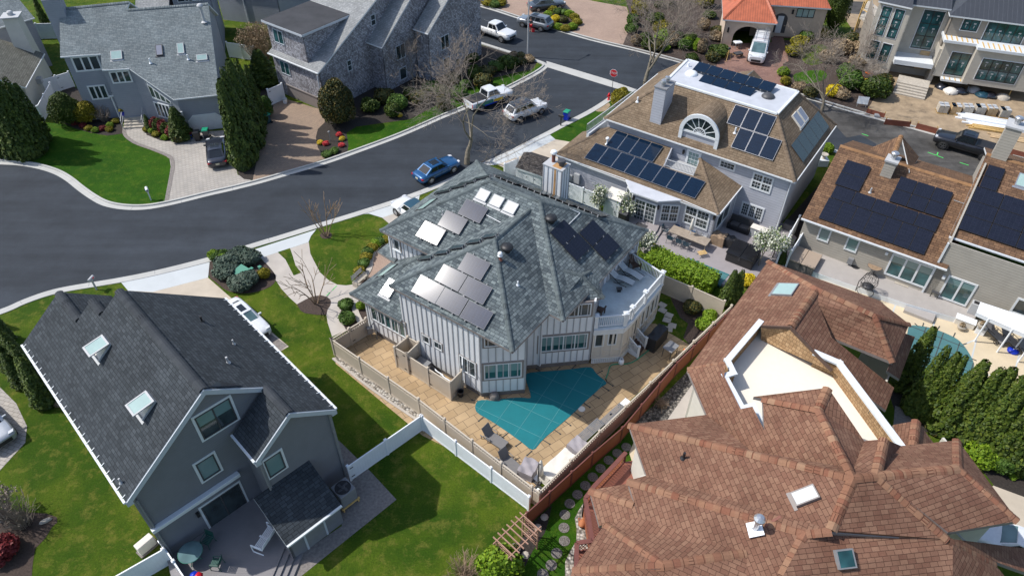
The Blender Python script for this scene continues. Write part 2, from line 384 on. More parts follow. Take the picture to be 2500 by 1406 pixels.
M['blind']=plain('pale blind behind glass',(0.16,0.25,0.25),0.12,var=0.06,sc=1,spec=0.7)
M['sky_glass']=plain('pale skylight glass',(0.30,0.42,0.40),0.08,var=0.1,sc=1.5,spec=0.8)
M['sky_white']=plain('translucent skylight',(0.56,0.59,0.58),0.12,var=0.05,sc=1.5,spec=0.6)
M['sky_grey']=plain('grey skylight shade',(0.24,0.25,0.30),0.15,var=0.05,spec=0.6)
M['solar_b']=panelmat('blue solar glass',(0.003,0.012,0.030),(0.01,0.03,0.06),6,6,0.12,lw=0.004)
M['solar_k']=panelmat('black solar glass',(0.010,0.012,0.022),(0.022,0.025,0.04),6,6,0.22,lw=0.008)
M['solar_s']=panelmat('satin solar glass',(0.016,0.030,0.062),(0.045,0.062,0.10),8,8,0.10,lw=0.008)
M['solar_t']=panelmat('thermal collector glass',(0.030,0.048,0.052),(0.03,0.048,0.052),1,1,0.2)
M['alu']=plain('aluminium',(0.55,0.56,0.58),0.35,0.8,var=0.06)
M['chrome']=plain('bright metal',(0.75,0.75,0.76),0.2,0.9,var=0.03)
M['black']=plain('black plastic',(0.018,0.018,0.02),0.5,var=0.1)
M['blackg']=plain('black gloss',(0.010,0.010,0.012),0.15,var=0.1)
M['dgrey']=plain('dark grey metal',(0.06,0.06,0.065),0.5,var=0.1)
M['mgrey']=plain('mid grey',(0.20,0.205,0.215),0.6,var=0.1)
M['lgrey']=plain('light grey',(0.42,0.43,0.44),0.6,var=0.06)
M['rust']=plain('rusted copper',(0.17,0.06,0.04),0.7,var=0.3,sc=8)
M['ruststain']=plain('rust stain',(0.42,0.24,0.10),0.8,var=0.3,sc=3)
M['cover_teal']=plain('teal safety cover',(0.000,0.150,0.175),0.75,var=0.1,sc=0.8)
M['cover_teal2']=plain('faded teal pool cover',(0.06,0.165,0.175),0.75,var=0.14,sc=0.8)
M['webbing']=plain('pale cover webbing',(0.06,0.23,0.25),0.8,var=0.1)
M['strapb']=plain('dark strap',(0.05,0.055,0.055),0.8,var=0.1)
M['mesh_g']=plain('grey sling fabric',(0.17,0.165,0.165),0.8,var=0.06)
M['mesh_l']=plain('pale sling fabric',(0.55,0.58,0.58),0.8,var=0.06)
M['canvas']=plain('cream canvas',(0.66,0.63,0.57),0.9,var=0.1,sc=2)
M['canvas_g']=plain('lilac grey canvas',(0.30,0.28,0.30),0.9,var=0.12,sc=2)
M['red']=plain('red',(0.55,0.012,0.022),0.45,var=0.06)
M['blue']=plain('blue',(0.005,0.03,0.42),0.4,var=0.06)
M['green']=plain('green',(0.005,0.25,0.14),0.45,var=0.06)
M['util_green']=plain('utility green',(0.06,0.23,0.16),0.5,var=0.06)
M['orange']=plain('orange',(0.75,0.17,0.015),0.6,var=0.15)
M['terracotta']=plain('terracotta',(0.40,0.15,0.06),0.8,var=0.15)
M['yellow']=plain('yellow',(0.65,0.42,0.02),0.6,var=0.15)
M['stone']=plain('pale stone',(0.42,0.38,0.32),0.85,var=0.2,sc=4)
M['rubber']=plain('tyre rubber',(0.014,0.014,0.015),0.8,var=0.1)
M['skin']=plain('skin',(0.45,0.25,0.18),0.6,var=0.03)
M['arb']=leafmat('arborvitae leaves',(0.020,0.042,0.006),(0.045,0.075,0.010),(0.085,0.115,0.016))
M['arb_l']=leafmat('bright arborvitae leaves',(0.026,0.052,0.005),(0.055,0.088,0.009),(0.10,0.13,0.016))
M['holly']=leafmat('holly leaves',(0.022,0.036,0.014),(0.048,0.062,0.02),(0.15,0.105,0.02))
M['shrub']=leafmat('shrub leaves',(0.03,0.07,0.010),(0.06,0.12,0.018),(0.11,0.17,0.03))
M['juniper']=leafmat('blue green juniper',(0.045,0.075,0.055),(0.075,0.11,0.08),(0.12,0.15,0.11))
M['gold']=leafmat('golden shrub leaves',(0.10,0.105,0.008),(0.19,0.165,0.010),(0.30,0.25,0.02))
M['lime']=leafmat('lime hedge leaves',(0.085,0.165,0.008),(0.14,0.23,0.012),(0.20,0.29,0.02))
M['redleaf']=leafmat('dark red leaves',(0.09,0.012,0.014),(0.15,0.020,0.022),(0.22,0.035,0.035))
M['forsyth']=leafmat('yellow blossom',(0.42,0.30,0.01),(0.58,0.44,0.015),(0.70,0.58,0.04))
M['blossom']=leafmat('white blossom',(0.48,0.50,0.40),(0.62,0.63,0.54),(0.20,0.26,0.08))
M['fl_red']=leafmat('red flowers',(0.55,0.02,0.03),(0.65,0.05,0.06),(0.7,0.16,0.14))
M['fl_yel']=leafmat('yellow flowers',(0.6,0.4,0.02),(0.7,0.5,0.03),(0.75,0.6,0.1))
M['drystalk']=leafmat('dry stalks',(0.20,0.14,0.08),(0.28,0.21,0.125),(0.36,0.28,0.18))
M['bark']=plain('grey bark',(0.17,0.15,0.115),0.9,var=0.35,sc=5,bump=0.5)
M['bark_t']=plain('tan bark',(0.27,0.19,0.125),0.85,var=0.25,sc=5)
M['twig']=plain('grey brown twigs',(0.24,0.20,0.165),0.9,var=0.3,sc=2)
# ---------------------------------------------------------------- building helpers
def key(p):return (round(p[0],3),round(p[1],3),round(p[2],3))
def roof(facets,mat,parent,trim='trim',th=0.16,name='roof',flat_bottom=True):
 mb=MB();cnt={};dirs={}
 for f in facets:
  f=[Vector(p) for p in f];n=Vector((0,0,0))
  for i in range(len(f)):n+=(f[i]).cross(f[(i+1) % len(f)])
  if n.z<0:f=f[::-1];n=-n
  n.normalize();u=Vector((0,0,1)).cross(n);u=u.normalized() if u.length>1e-4 else Vector((1,0,0));v=n.cross(u)
  tris=[tuple(range(len(f)))]
  if len(f)>3:
   tris=[t for t in tessellate_polygon([[Vector((*proj(p),0)) for p in f]])]
  for t in tris:
   q=[f[i] for i in t];m_=(q[1]-q[0]).cross(q[2]-q[0])
   if m_.z<0:q=q[::-1]
   mb.poly(q,0,uv=[(p.dot(u),p.dot(v)) for p in q])
   mb.poly([p-Vector((0,0,th)) for p in reversed(q)],1)
  for i in range(len(f)):
   a,b=f[i],f[(i+1) % len(f)];k=tuple(sorted((key(a),key(b))));cnt[k]=cnt.get(k,0)+1;dirs[k]=(a,b)
 for k,c in cnt.items():
  if c==1:
   a,b=dirs[k];dz=Vector((0,0,th));mb.poly([a-dz,b-dz,b,a],1)
 return mb.build(name,[M[mat],M[trim]],parent)
def caps(edges,mat,parent,w_=0.17,h_=0.055,name='ridge_cap'):
 for a,b in edges:
  mb=MB();a=Vector(a);b=Vector(b);d=(b-a);L=d.length;d.normalize();sd=Vector((d.y,-d.x,0))
  if sd.length<1e-3:continue
  sd.normalize();up=Vector((0,0,1));nrm=sd.cross(d);nrm=nrm if nrm.z>0 else -nrm
  prof=[(-w_,-0.07),(-w_*.55,0.02),(0,h_),(w_*.55,0.02),(w_,-0.07)]
  n=max(1,int(L/0.34))
  for i in range(n):
   p0=a+d*(L*i/n);p1=a+d*(L*(i+1)/n)
   lo,hi=(0.022,0.0) if d.z >= 0 else (0.0,0.022)
   r0=[p0+sd*x+nrm*(y+lo) for x,y in prof];r1=[p1+sd*x+nrm*(y+hi) for x,y in prof]
   for k in range(4):
    u0,u1=(i+0.07)*0.3,(i+0.93)*0.3
    q=i*7.3+a.x
    mb.poly([r0[k],r0[k+1],r1[k+1],r1[k]],0,uv=[(q+.2,u0),(q+.3,u0),(q+.3,u1),(q+.2,u1)])
  mb.build(name,M[mat],parent)
def walls(lines,mats,parent,name='wall',found=0.0,batt=0.0,th=0.12):
 """lines: (a, b, z0, z1) or (a, b, z0, [(dist, z)...]) outer wall faces; battens are strips with depth"""
 mb=MB()
 for a,b,z0,top in lines:
  a=Vector((a[0],a[1],0));b=Vector((b[0],b[1],0));d=b-a;L=d.length;d.normalize();n=Vector((d.y,-d.x,0))
  if n.dot(CO-a)<0:n=-n
  prof=[(0,top),(L,top)] if not isinstance(top,(list,tuple)) else [(s if s >= 0 else L,z) for s,z in top]
  z1=z0+found
  pts=[a+Vector((0,0,z1)),b+Vector((0,0,z1))]+[a+d*s+Vector((0,0,z)) for s,z in reversed(prof)]
  mb.poly(pts,0);mb.poly([p-n*th for p in reversed(pts)],0)
  for i in range(len(pts)):
   p,q=pts[i],pts[(i+1) % len(pts)];mb.poly([p,p-n*th,q-n*th,q],0)
  if found:mb.obox(a+Vector((0,0,z0))-n*th,d*L,n*(th-0.03),(0,0,found),2)
  if batt:
   k=int(L/batt)
   for i in range(k+1):
    s=min(0.04+i*(L-0.08)/max(k,1),L-0.04)
    zt=np.interp(s,[q[0] for q in prof],[q[1] for q in prof])
    mb.obox(a+d*(s-0.035)+Vector((0,0,z1)),d*0.07,n*0.035,(0,0,zt-z1-0.01),1)
 mm=mats if isinstance(mats,(list,tuple)) else [mats]
 mm=[M[k] for k in mm]
 while len(mm)<3:mm.append(M['found'])
 return mb.build(name,mm,parent)
def win_uv(pl,u0,u1,v0,v1,parent,nx=2,ny=1,fr='trim',out=None,glass='glass',blind=0.0,proud=0.06,fw=0.07,name='window',muntin=(0,0),ow=0.1,sill=False):
 """window in a plane: frame (part) and one pane object with all the lights (sub-part)"""
 mb=MB();pb=MB();U,V,N=pl.u,pl.v,pl.n
 def bar(a0,a1,b0,b1,d,m=0):mb.obox(pl.at(a0,b0,-0.04),U*(a1-a0),V*(b1-b0),N*(d+0.04),m)
 if out:
  o=ow
  bar(u0-o,u1+o,v1,v1+o,proud-0.02,1);bar(u0-o,u1+o,v0-o,v0,proud-0.02,1)
  bar(u0-o,u0,v0,v1,proud-0.02,1);bar(u1,u1+o,v0,v1,proud-0.02,1)
 bar(u0,u1,v1-fw,v1,proud);bar(u0,u1,v0,v0+fw,proud);bar(u0,u0+fw,v0+fw,v1-fw,proud);bar(u1-fw,u1,v0+fw,v1-fw,proud)
 iw=(u1-u0-fw*2)/nx;ih=(v1-v0-fw*2)/ny
 for i in range(1,nx):bar(u0+fw+iw*i-fw*.5,u0+fw+iw*i+fw*.5,v0+fw,v1-fw,proud-0.01)
 for j in range(1,ny):bar(u0+fw,u1-fw,v0+fw+ih*j-fw*.4,v0+fw+ih*j+fw*.4,proud-0.014)
 mx,my=muntin
 for i in range(nx):
  for j in range(ny):
   a0=u0+fw+iw*i+(fw*.5 if i else 0);a1=u0+fw+iw*(i+1)-(fw*.5 if i<nx-1 else 0)
   b0=v0+fw+ih*j+(fw*.4 if j else 0);b1=v0+fw+ih*(j+1)-(fw*.4 if j<ny-1 else 0)
   pb.poly([pl.at(a0,b0,0.012),pl.at(a1,b0,0.012),pl.at(a1,b1,0.012),pl.at(a0,b1,0.012)],0)
   if blind>0:pb.poly([pl.at(a0,b1-(b1-b0)*blind,0.016),pl.at(a1,b1-(b1-b0)*blind,0.016),pl.at(a1,b1,0.016),pl.at(a0,b1,0.016)],1)
   for q in range(1,mx):bar(a0+(a1-a0)*q/mx-.013,a0+(a1-a0)*q/mx+.013,b0,b1,0.028)
   for q in range(1,my):bar(a0,a1,b0+(b1-b0)*q/my-.013,b0+(b1-b0)*q/my+.013,0.025)
 if sill:mb.obox(pl.at(u0-.08,v0-.07,-.02),U*(u1-u0+.16),V*.07,N*.13,0)
 f=mb.build(name,[M[fr],M[out or fr]],parent)
 pb.build('pane',[M[glass],M['blind']],f)
 return f
def win(pl,quad,parent,**kw):
 q=[pl.uv(pl.hit(*p)) for p in quad]
 us=sorted(p[0] for p in q);vs=sorted(p[1] for p in q)
 return win_uv(pl,(us[0]+us[1])/2,(us[2]+us[3])/2,(vs[0]+vs[1])/2,(vs[2]+vs[3])/2,parent,**kw)
def rect_of(pl,quad):
 q=[pl.uv(pl.hit(*p)) for p in quad];us=sorted(p[0] for p in q);vs=sorted(p[1] for p in q)
 return (us[0]+us[1])/2,(us[2]+us[3])/2,(vs[0]+vs[1])/2,(vs[2]+vs[3])/2
def skylight(pl,r,parent,glass='sky_glass',fr='alu',h=0.14,fw=0.06,apron=True,open_=0.0,label=None):
 u0,u1,v0,v1=r;mb=MB()
 mb.obox(pl.at(u0,v0,-0.05),pl.u*(u1-u0),pl.v*fw,pl.n*(h+.05));mb.obox(pl.at(u0,v1-fw,-0.05),pl.u*(u1-u0),pl.v*fw,pl.n*(h+.05))
 mb.obox(pl.at(u0,v0+fw,-0.05),pl.u*fw,pl.v*(v1-v0-2*fw),pl.n*(h+.05));mb.obox(pl.at(u1-fw,v0+fw,-0.05),pl.u*fw,pl.v*(v1-v0-2*fw),pl.n*(h+.05))
 if apron:mb.obox(pl.at(u0-.1,v0-.16,0.004),pl.u*(u1-u0+.2),pl.v*.16,pl.n*.02)
 f=mb.build('skylight',M[fr],parent)
 if label:f['label']=label
 g=MB()
 if open_:
  a=pl.at(u0-.03,v1,h+.02);U=pl.u*(u1-u0+.06);D=-pl.v*math.cos(open_)+pl.n*math.sin(open_);D *= (v1-v0);nn=U.cross(D).normalized();nn=nn if nn.dot(pl.n)>0 else -nn
  s_=MB()
  s_.obox(a,U,D*.09,nn*.06);s_.obox(a+D*.91,U,D*.09,nn*.06);s_.obox(a+D*.09,U.normalized()*.08,D*.82,nn*.06);s_.obox(a+D*.09+U-U.normalized()*.08,U.normalized()*.08,D*.82,nn*.06)
  so_=s_.build('sash',M[fr],f)
  g.obox(a+D*.09+U.normalized()*.08+nn*.012,U-U.normalized()*.16,D*.82,nn*.03)
  g.build('pane',M[glass],f)
  k=MB();k.poly([pl.at(u0+fw,v0+fw,.02),pl.at(u1-fw,v0+fw,.02),pl.at(u1-fw,v1-fw,.02),pl.at(u0+fw,v1-fw,.02)]);k.build('shaft',M['canvas'],f)
 else:
  g.obox(pl.at(u0+fw,v0+fw,-.03),pl.u*(u1-u0-2*fw),pl.v*(v1-v0-2*fw),pl.n*(h+.022));g.build('pane',M[glass],f)
 return f
def panel(pl,r,parent,mat='solar_k',fr='black',lift=0.12,th=0.045,feet=True,tilt=0.0,label=None):
 u0,u1,v0,v1=r;mb=MB()
 mb.obox(pl.at(u0,v0,lift),pl.u*(u1-u0),pl.v*(v1-v0),pl.n*th,1)
 e=.018
 mb.poly([pl.at(u0+e,v0+e,lift+th+.003),pl.at(u1-e,v0+e,lift+th+.003),pl.at(u1-e,v1-e,lift+th+.003),pl.at(u0+e,v1-e,lift+th+.003)],0,
   uv=[(0,0),(1,0),(1,1),(0,1)])
 o=mb.build('solar_panel',[M[mat],M[fr]],parent)
 if label:o['label']=label
 if feet:
  b=MB()
  for a_ in (u0+.25*(u1-u0),u1-.25*(u1-u0)):
   for c_ in (v0-.05,v1+.05):b.obox(pl.at(a_-.035,c_-.035,-.02),pl.u*.07,pl.v*.07,pl.n*(lift+.07))
   b.obox(pl.at(a_-.02,v0-.05,lift-.05),pl.u*.04,pl.v*(v1-v0+.1),pl.n*.04)
  b.obox(pl.at(u0+.25*(u1-u0),(v0+v1)/2,lift-.05),pl.u*(u1-u0)*.5,pl.v*.04,pl.n*.04)
  b.build('mount',M['mgrey'],o)
 return o
def panel_grid(pl,o,du,dv,n,m,parent,mat,gap=0.02,skip=(),**kw):
 for i in range(n):
  for j in range(m):
   if (i,j) in skip:continue
   panel(pl,(o[0]+i*du,o[0]+(i+1)*du-gap,o[1]+j*dv,o[1]+(j+1)*dv-gap),parent,mat,**kw)
def vent(p,parent,h=0.35,r=0.05,mat='white',capd=False,name='vent_pipe'):
 p=Vector(p);mb=MB();mb.tube(p-Vector((0,0,.1)),p+Vector((0,0,h)),r,r,10);mb.tube(p-Vector((0,0,.02)),p+Vector((0,0,.1)),r*2.4,r*1.1,10)
 if capd:mb.lathe(p+Vector((0,0,h)),[(r*2.1,0),(r*2.2,r),(r*1.4,r*2.0),(0.001,r*2.3)],12)
 return mb.build(name,M[mat],parent,smooth=False)
def turbine(p,parent,name='roof_fan'):
 p=Vector(p);mb=MB();mb.tube(p-Vector((0,0,.2)),p+Vector((0,0,.22)),.2,.2,16);mb.lathe(p+Vector((0,0,.18)),[(.1,0),(.37,.02),(.40,.10),(.36,.20),(.2,.27),(.001,.29)],24)
 return mb.build(name,M['black'],parent,smooth=True)
def gutter(a,b,parent,mat='trim',name='gutter',hooks=None):
 mb=MB();mb.beam(a,b,.12,.11,0);a=Vector(a);b=Vector(b)
 if hooks:
  n=int((b-a).length/.6)
  for i in range(n):q=a.lerp(b,(i+.5)/n);mb.beam(q+Vector((0,0,.06)),q+hooks,.035,.02)
 return mb.build(name,M[mat],parent)
def pipe_run(pts,r,mat,parent,name):
 mb=MB();mb.path([Vector(p) for p in pts],r,6);return mb.build(name,M[mat],parent)
def ground_poly(name,pts,z,mat,kind='structure',edge=0.0,parent=None):
 mb=MB();pts=ccw(pts);mb.poly([(p[0],p[1],z) for p in pts],0)
 if edge:
  for i in range(len(pts)):
   a,b=pts[i],pts[(i+1) % len(pts)];mb.poly([(a[0],a[1],z-edge),(b[0],b[1],z-edge),(b[0],b[1],z),(a[0],a[1],z)])
 o=mb.build(name,M[mat],parent)
 if kind:o['kind']=kind
 return o
def pix(*pts,z=0.0):return [P(x,y,z) for x,y in pts]
def strip(name,line,d0,d1,z0,z1,mat,kind='structure'):
 A=offset(line,d0);B=offset(line,d1);mb=MB()
 for i in range(len(line)-1):
  a0,a1,b0,b1=A[i],A[i+1],B[i],B[i+1]
  mb.poly(ccw([(q.x,q.y) for q in (a0,a1,b1,b0)]) and [(q[0],q[1],z1) for q in ccw([(q.x,q.y) for q in (a0,a1,b1,b0)])],0)
  if z1-z0>.02:
   mb.poly([(a0.x,a0.y,z0),(a1.x,a1.y,z0),(a1.x,a1.y,z1),(a0.x,a0.y,z1)]);mb.poly([(b0.x,b0.y,z0),(b1.x,b1.y,z0),(b1.x,b1.y,z1),(b0.x,b0.y,z1)])
 o=mb.build(name,M[mat]);o['kind']=kind;return o
# ---------------------------------------------------------------- fences
def fence(name,label,pts,h,parent_cat='fence',pm='vinyl_w',tm='white',every=2.4,picket=0.0,cap=True,post=0.13,gate=None,z0=0.0,group=None,spans=None,lattice=False,cov=None):
 pts=[Vector((p[0],p[1],z0)) for p in pts];root=thing(name,label,parent_cat,pts[0],group)
 posts=[]
 for i in range(len(pts)-1):
  a,b=pts[i],pts[i+1];L=(b-a).length;k=max(1,round(L/every));d=(b-a).normalized();n=Vector((-d.y,d.x,0))
  for j in range(k):
   p=a+(b-a)*(j/k);q=a+(b-a)*((j+1)/k);posts.append(p)
   if j==k-1 and i==len(pts)-2:posts.append(q)
   p2=p+d*post*.5;q2=q-d*post*.5;mb=MB();hh=h-picket
   if lattice:
    mb.obox(p2-n*.02+Vector((0,0,.06)),q2-p2,n*.04,(0,0,h-.12),0)
   else:mb.obox(p2-n*.022+Vector((0,0,.06)),q2-p2,n*.044,(0,0,hh-.1),0)
   mb.obox(p2-n*.035+Vector((0,0,hh-.08)),q2-p2,n*.07,(0,0,.1),1);mb.obox(p2-n*.035+Vector((0,0,.03)),q2-p2,n*.07,(0,0,.12),1)
   if picket:
    mb.obox(p2-n*.04+Vector((0,0,h-.06)),q2-p2,n*.08,(0,0,.08),1)
    m=int((q2-p2).length/.16)
    for s in range(m):
     c=p2+(q2-p2)*((s+.5)/m);mb.obox(c-d*.04-n*.018+Vector((0,0,hh)),d*.08,n*.036,(0,0,picket-.04),1)
   isg=gate and (i,j) in gate
   o=mb.build('gate' if isg else 'panel',[M[pm],M[tm]],root)
   if isg:
    g=MB()
    for zz in (.3,h-.3):g.obox(p2+n*.03+Vector((0,0,zz)),d*.25,n*.02,(0,0,.05));g.obox(p2-n*.05+Vector((0,0,zz)),d*.25,n*.02,(0,0,.05))
    g.obox(q2-d*.1+n*.03+Vector((0,0,h*.6)),d*.06,n*.05,(0,0,.14));g.build('hinge',M['black'],o)
 for p in posts:
  mb=MB();mb.cbox(p,post,post,h+.06,math.atan2((pts[1]-pts[0]).y,(pts[1]-pts[0]).x),0)
  if cap:
   a_=math.atan2((pts[1]-pts[0]).y,(pts[1]-pts[0]).x)
   mb.cbox(p+Vector((0,0,h+.06)),post*1.35,post*1.35,.045,a_,0);mb.cbox(p+Vector((0,0,h+.105)),post*.9,post*.9,.04,a_,0)
  mb.build('post',M[tm],root)
 return root
# ---------------------------------------------------------------- plants
RS=np.random.RandomState(7)
def cards(pts,nrm,size,rs,asp=1.0,align=0.5):
 """one leaf-sized quad per point"""
 n=len(pts);t=rs.normal(size=(n,3));nn=nrm*align+rs.normal(size=(n,3))*(1-align)*.8
 nn /= np.linalg.norm(nn,axis=1)[:,None]+1e-9
 u=np.cross(nn,t);u /= np.linalg.norm(u,axis=1)[:,None]+1e-9;v=np.cross(nn,u)
 s=(size*(0.6+0.8*rs.rand(n)))[:,None]*.5
 q=np.stack([pts-u*s,pts-v*s*asp*.7,pts+u*s,pts+v*s*asp],1)
 return q
def cards_mesh(name,q,mat,mats_idx=None):
 me=bpy.data.meshes.new(name);n=len(q);me.vertices.add(n*4);me.vertices.foreach_set('co',q.reshape(-1).astype(np.float32))
 me.loops.add(n*4);me.loops.foreach_set('vertex_index',np.arange(n*4,dtype=np.int32));me.polygons.add(n)
 me.polygons.foreach_set('loop_start',np.arange(0,n*4,4,dtype=np.int32));me.polygons.foreach_set('loop_total',np.full(n,4,np.int32))
 for k in (mat if isinstance(mat,(list,tuple)) else [mat]):me.materials.append(M[k])
 if mats_idx is not None:me.polygons.foreach_set('material_index',mats_idx.astype(np.int32))
 me.update(calc_edges=True);return me
def put(me,name,parent=None):
 o=bpy.data.objects.new(name,me);COL.objects.link(o);o.parent=parent;return o
def arb_mesh(H,Rr,n,seed,mat='arb',spires=1,sz=.17):
 rs=np.random.RandomState(seed);Q=[]
 for s in range(spires):
  cx,cy=(0,0) if s==0 else (rs.uniform(-.5,.5)*Rr,rs.uniform(-.5,.5)*Rr);hh=H*(1 if s==0 else rs.uniform(.72,.93));rr=Rr*(1 if spires==1 else .78)
  m=n // spires;t=rs.rand(m) ** 1.25;th=rs.rand(m)*2*np.pi
  prof=np.minimum(1,(t+.04)/.16) ** .5*(1-t) ** .78*1.15
  ph=rs.rand(6)*6.28;lump=1+.13*np.sin(5*th+9*t+ph[0])+.10*np.sin(9*th-21*t+ph[1])+.09*np.sin(3*th+34*t+ph[2])
  r=rr*prof*lump*(1-.22*rs.rand(m) ** 2)+.03
  p=np.stack([cx*(1-t*.5)+r*np.cos(th),cy*(1-t*.5)+r*np.sin(th),t*hh],1)
  nr=np.stack([np.cos(th),np.sin(th),np.full(m,.75)],1);Q.append(cards(p,nr,np.full(m,sz)*(1.05-.4*t),rs,1.5,.62))
 return cards_mesh('foliage',np.concatenate(Q),mat)
def core_mesh(H,Rr,mat,seed=0,cone=True):
 mb=MB();prof=[]
 for i in range(9):
  t=i/8;r=(min(1,(t+.04)/.16) ** .5*(1-t) ** .78*1.1 if cone else math.sqrt(max(0,1-(2*t-1) ** 2)))*Rr*.72
  prof.append((max(r,.01),t*H*.95))
 mb.lathe((0,0,0),prof,10);me=bpy.data.meshes.new('core');me.from_pydata(mb.v,[],mb.f);me.materials.append(M[mat]);me.update();return me
def bush_mesh(rx,ry,rz,n,seed,mat,sz=.13,lumps=6,flat=.0,mat2=None,frac2=0.0):
 rs=np.random.RandomState(seed);C=rs.normal(size=(lumps,3));C /= np.linalg.norm(C,axis=1)[:,None];C[:,2]=np.abs(C[:,2]);
 d=rs.normal(size=(n,3));d /= np.linalg.norm(d,axis=1)[:,None];d[:,2]=np.where(d[:,2]<-.35,-d[:,2],d[:,2])
 f=np.zeros(n)
 for c in C:f=np.maximum(f,np.exp(-((1-d @ c)/.22)))
 r=(.72+.3*f)*(1-.25*rs.rand(n) ** 2)
 p=d*r[:,None]*np.array([rx,ry,rz]);p[:,2]+=rz*.55;p[:,2]=np.maximum(p[:,2],.03)
 q=cards(p,d,np.full(n,sz),rs,1.2,.5)
 if mat2:return cards_mesh('foliage',q,[mat,mat2],(rs.rand(n)<frac2).astype(int))
 return cards_mesh('foliage',q,mat)
def box_bush_mesh(L,W,H,n,seed,mat,sz=.12):
 rs=np.random.RandomState(seed);p=rs.rand(n,3)*2-1;k=np.argmax(np.abs(p)*np.array([1,1,1.15]),axis=1)
 for i in range(n):p[i,k[i]]=math.copysign(1,p[i,k[i]]) if not (k[i]==2 and p[i,2]<0) else 1
 nr=np.zeros((n,3));nr[np.arange(n),k]=p[np.arange(n),k]
 p=np.sign(p)*np.abs(p) ** 1.0*np.array([L/2,W/2,H/2]);p[:,2]+=H/2;p *= (1-.05*rs.rand(n))[:,None]
 p+=rs.normal(size=(n,3))*.05+np.stack([np.zeros(n),np.zeros(n),.08*np.sin(p[:,0]*2.2)],1)
 return cards_mesh('foliage',cards(p,nr+np.array([0,0,.4]),np.full(n,sz),rs,1.2,.5),mat)
def plant(name,label,cat,loc,me,group=None,rz=0.0,sc=1.0,core=None,stem=None):
 r=thing(name,label,cat,loc,group,rz);r.scale=sc if isinstance(sc,tuple) else (sc,)*3
 put(me,'foliage',r)
 if core is not None:put(core,'inner_foliage',r)
 if stem:
  mb=MB();mb.tube((0,0,-.02),(0,0,stem[0]),stem[1],stem[1]*.6,6);s_=bpy.data.meshes.new('trunk');s_.from_pydata(mb.v,[],mb.f);s_.materials.append(M['bark']);put(s_,'trunk',r)
 return r
class Tree:
 def __init__(s,seed):s.rs=random.Random(seed);s.seg=[]
 limb=None
 def branch(s,p,d,L,r,lev,maxlev,spread=.75,up=.12,kids=(3,5),wander=.16,ratio=.62,rmin=.009,steps=4):
  pts=[p];rr=[r];q=p.copy();dd=d.normalized()
  for i in range(steps):
   dd=(dd+Vector((s.rs.gauss(0,wander),s.rs.gauss(0,wander),s.rs.gauss(0,wander*.7)+up*(1 if lev else .3)))).normalized()
   q=q+dd*L/steps;pts.append(q.copy());rr.append(max(rmin,r*(1-.55*(i+1)/steps)))
  for i in range(steps):s.seg.append((lev,pts[i],pts[i+1],rr[i],rr[i+1]))
  if lev >= maxlev:return
  n=s.rs.randint(*kids)
  for k in range(n):
   t=s.rs.uniform(.3 if lev else .55,1.0) if k else 1.0
   f=t*steps;i=min(int(f),steps-1);bp=pts[i].lerp(pts[i+1],f-i);base=(pts[i+1]-pts[i]).normalized()
   ax=base.orthogonal().normalized();ax=Matrix.Rotation(s.rs.uniform(0,6.283),3,base) @ ax
   ang=s.rs.uniform(.35,1.0)*spread*(0.5 if k==0 else 1)
   nd=Matrix.Rotation(ang,3,ax) @ base
   s.branch(bp,nd,(s.limb if lev==0 and s.limb else L*ratio)*s.rs.uniform(.75,1.15),max(rmin,rr[i]*s.rs.uniform(.5,.68)),lev+1,maxlev,spread,up,kids,wander,ratio,rmin,steps if lev<2 else 3)
 def mesh(s,name,lo,hi,mat):
  mb=MB()
  for (lv,a,b,r0,r1) in s.seg:
   if lo <= lv <= hi:mb.tube(a,b,r0,r1,8 if lv<2 else (5 if lv==2 else 3),0,cap=False)
  me=bpy.data.meshes.new(name);me.from_pydata(mb.v,[],mb.f);me.materials.append(M[mat]);me.polygons.foreach_set('use_smooth',[True]*len(mb.f));me.update();return me
# ---------------------------------------------------------------- vehicles (local frame:x forward,origin on the ground under the middle)
def pm(name,c,metal=0.0,rough=.3):
 M[name]=paint(name,c,rough,metal);return name
pm('p_blue',(0.008,0.085,0.23),.35);pm('p_white',(0.66,0.68,0.70));pm('p_black',(0.014,0.015,0.020),.2);pm('p_grey',(0.085,0.10,0.115),.4)
pm('p_lgrey',(0.20,0.225,0.255),.4);pm('p_silver',(0.42,0.45,0.48),.4);pm('p_dnavy',(0.018,0.021,0.032),.35);pm('p_teal',(0.02,0.075,0.11),.35)
M['carglass']=glassmat('car glass',(0.010,0.014,0.018),0.05,.7,.2)
M['carglass_b']=glassmat('pale windscreen',(0.10,0.17,0.18),0.05,.8,.3)
M['taillight']=plain('tail light',(0.42,0.012,0.02),.2,var=.1);M['headlight']=plain('head light',(0.55,0.57,0.60),.1,var=.1);M['plate']=plain('number plate',(0.60,0.56,0.40),.5,var=.15)
def ring(x,zb,zs,zt,w,we,crown=.03):
 h=[(0,zb),(w*.80,zb),(w*.95,zb+.10),(w,zb+(zs-zb)*.55),(w*.985,zs),(we,zt),(we*.55,zt+crown*.8),(0,zt+crown)]
 r=[Vector((x,y,z)) for y,z in h];return r+[Vector((x,-y,z)) for y,z in h[-2:0:-1]]
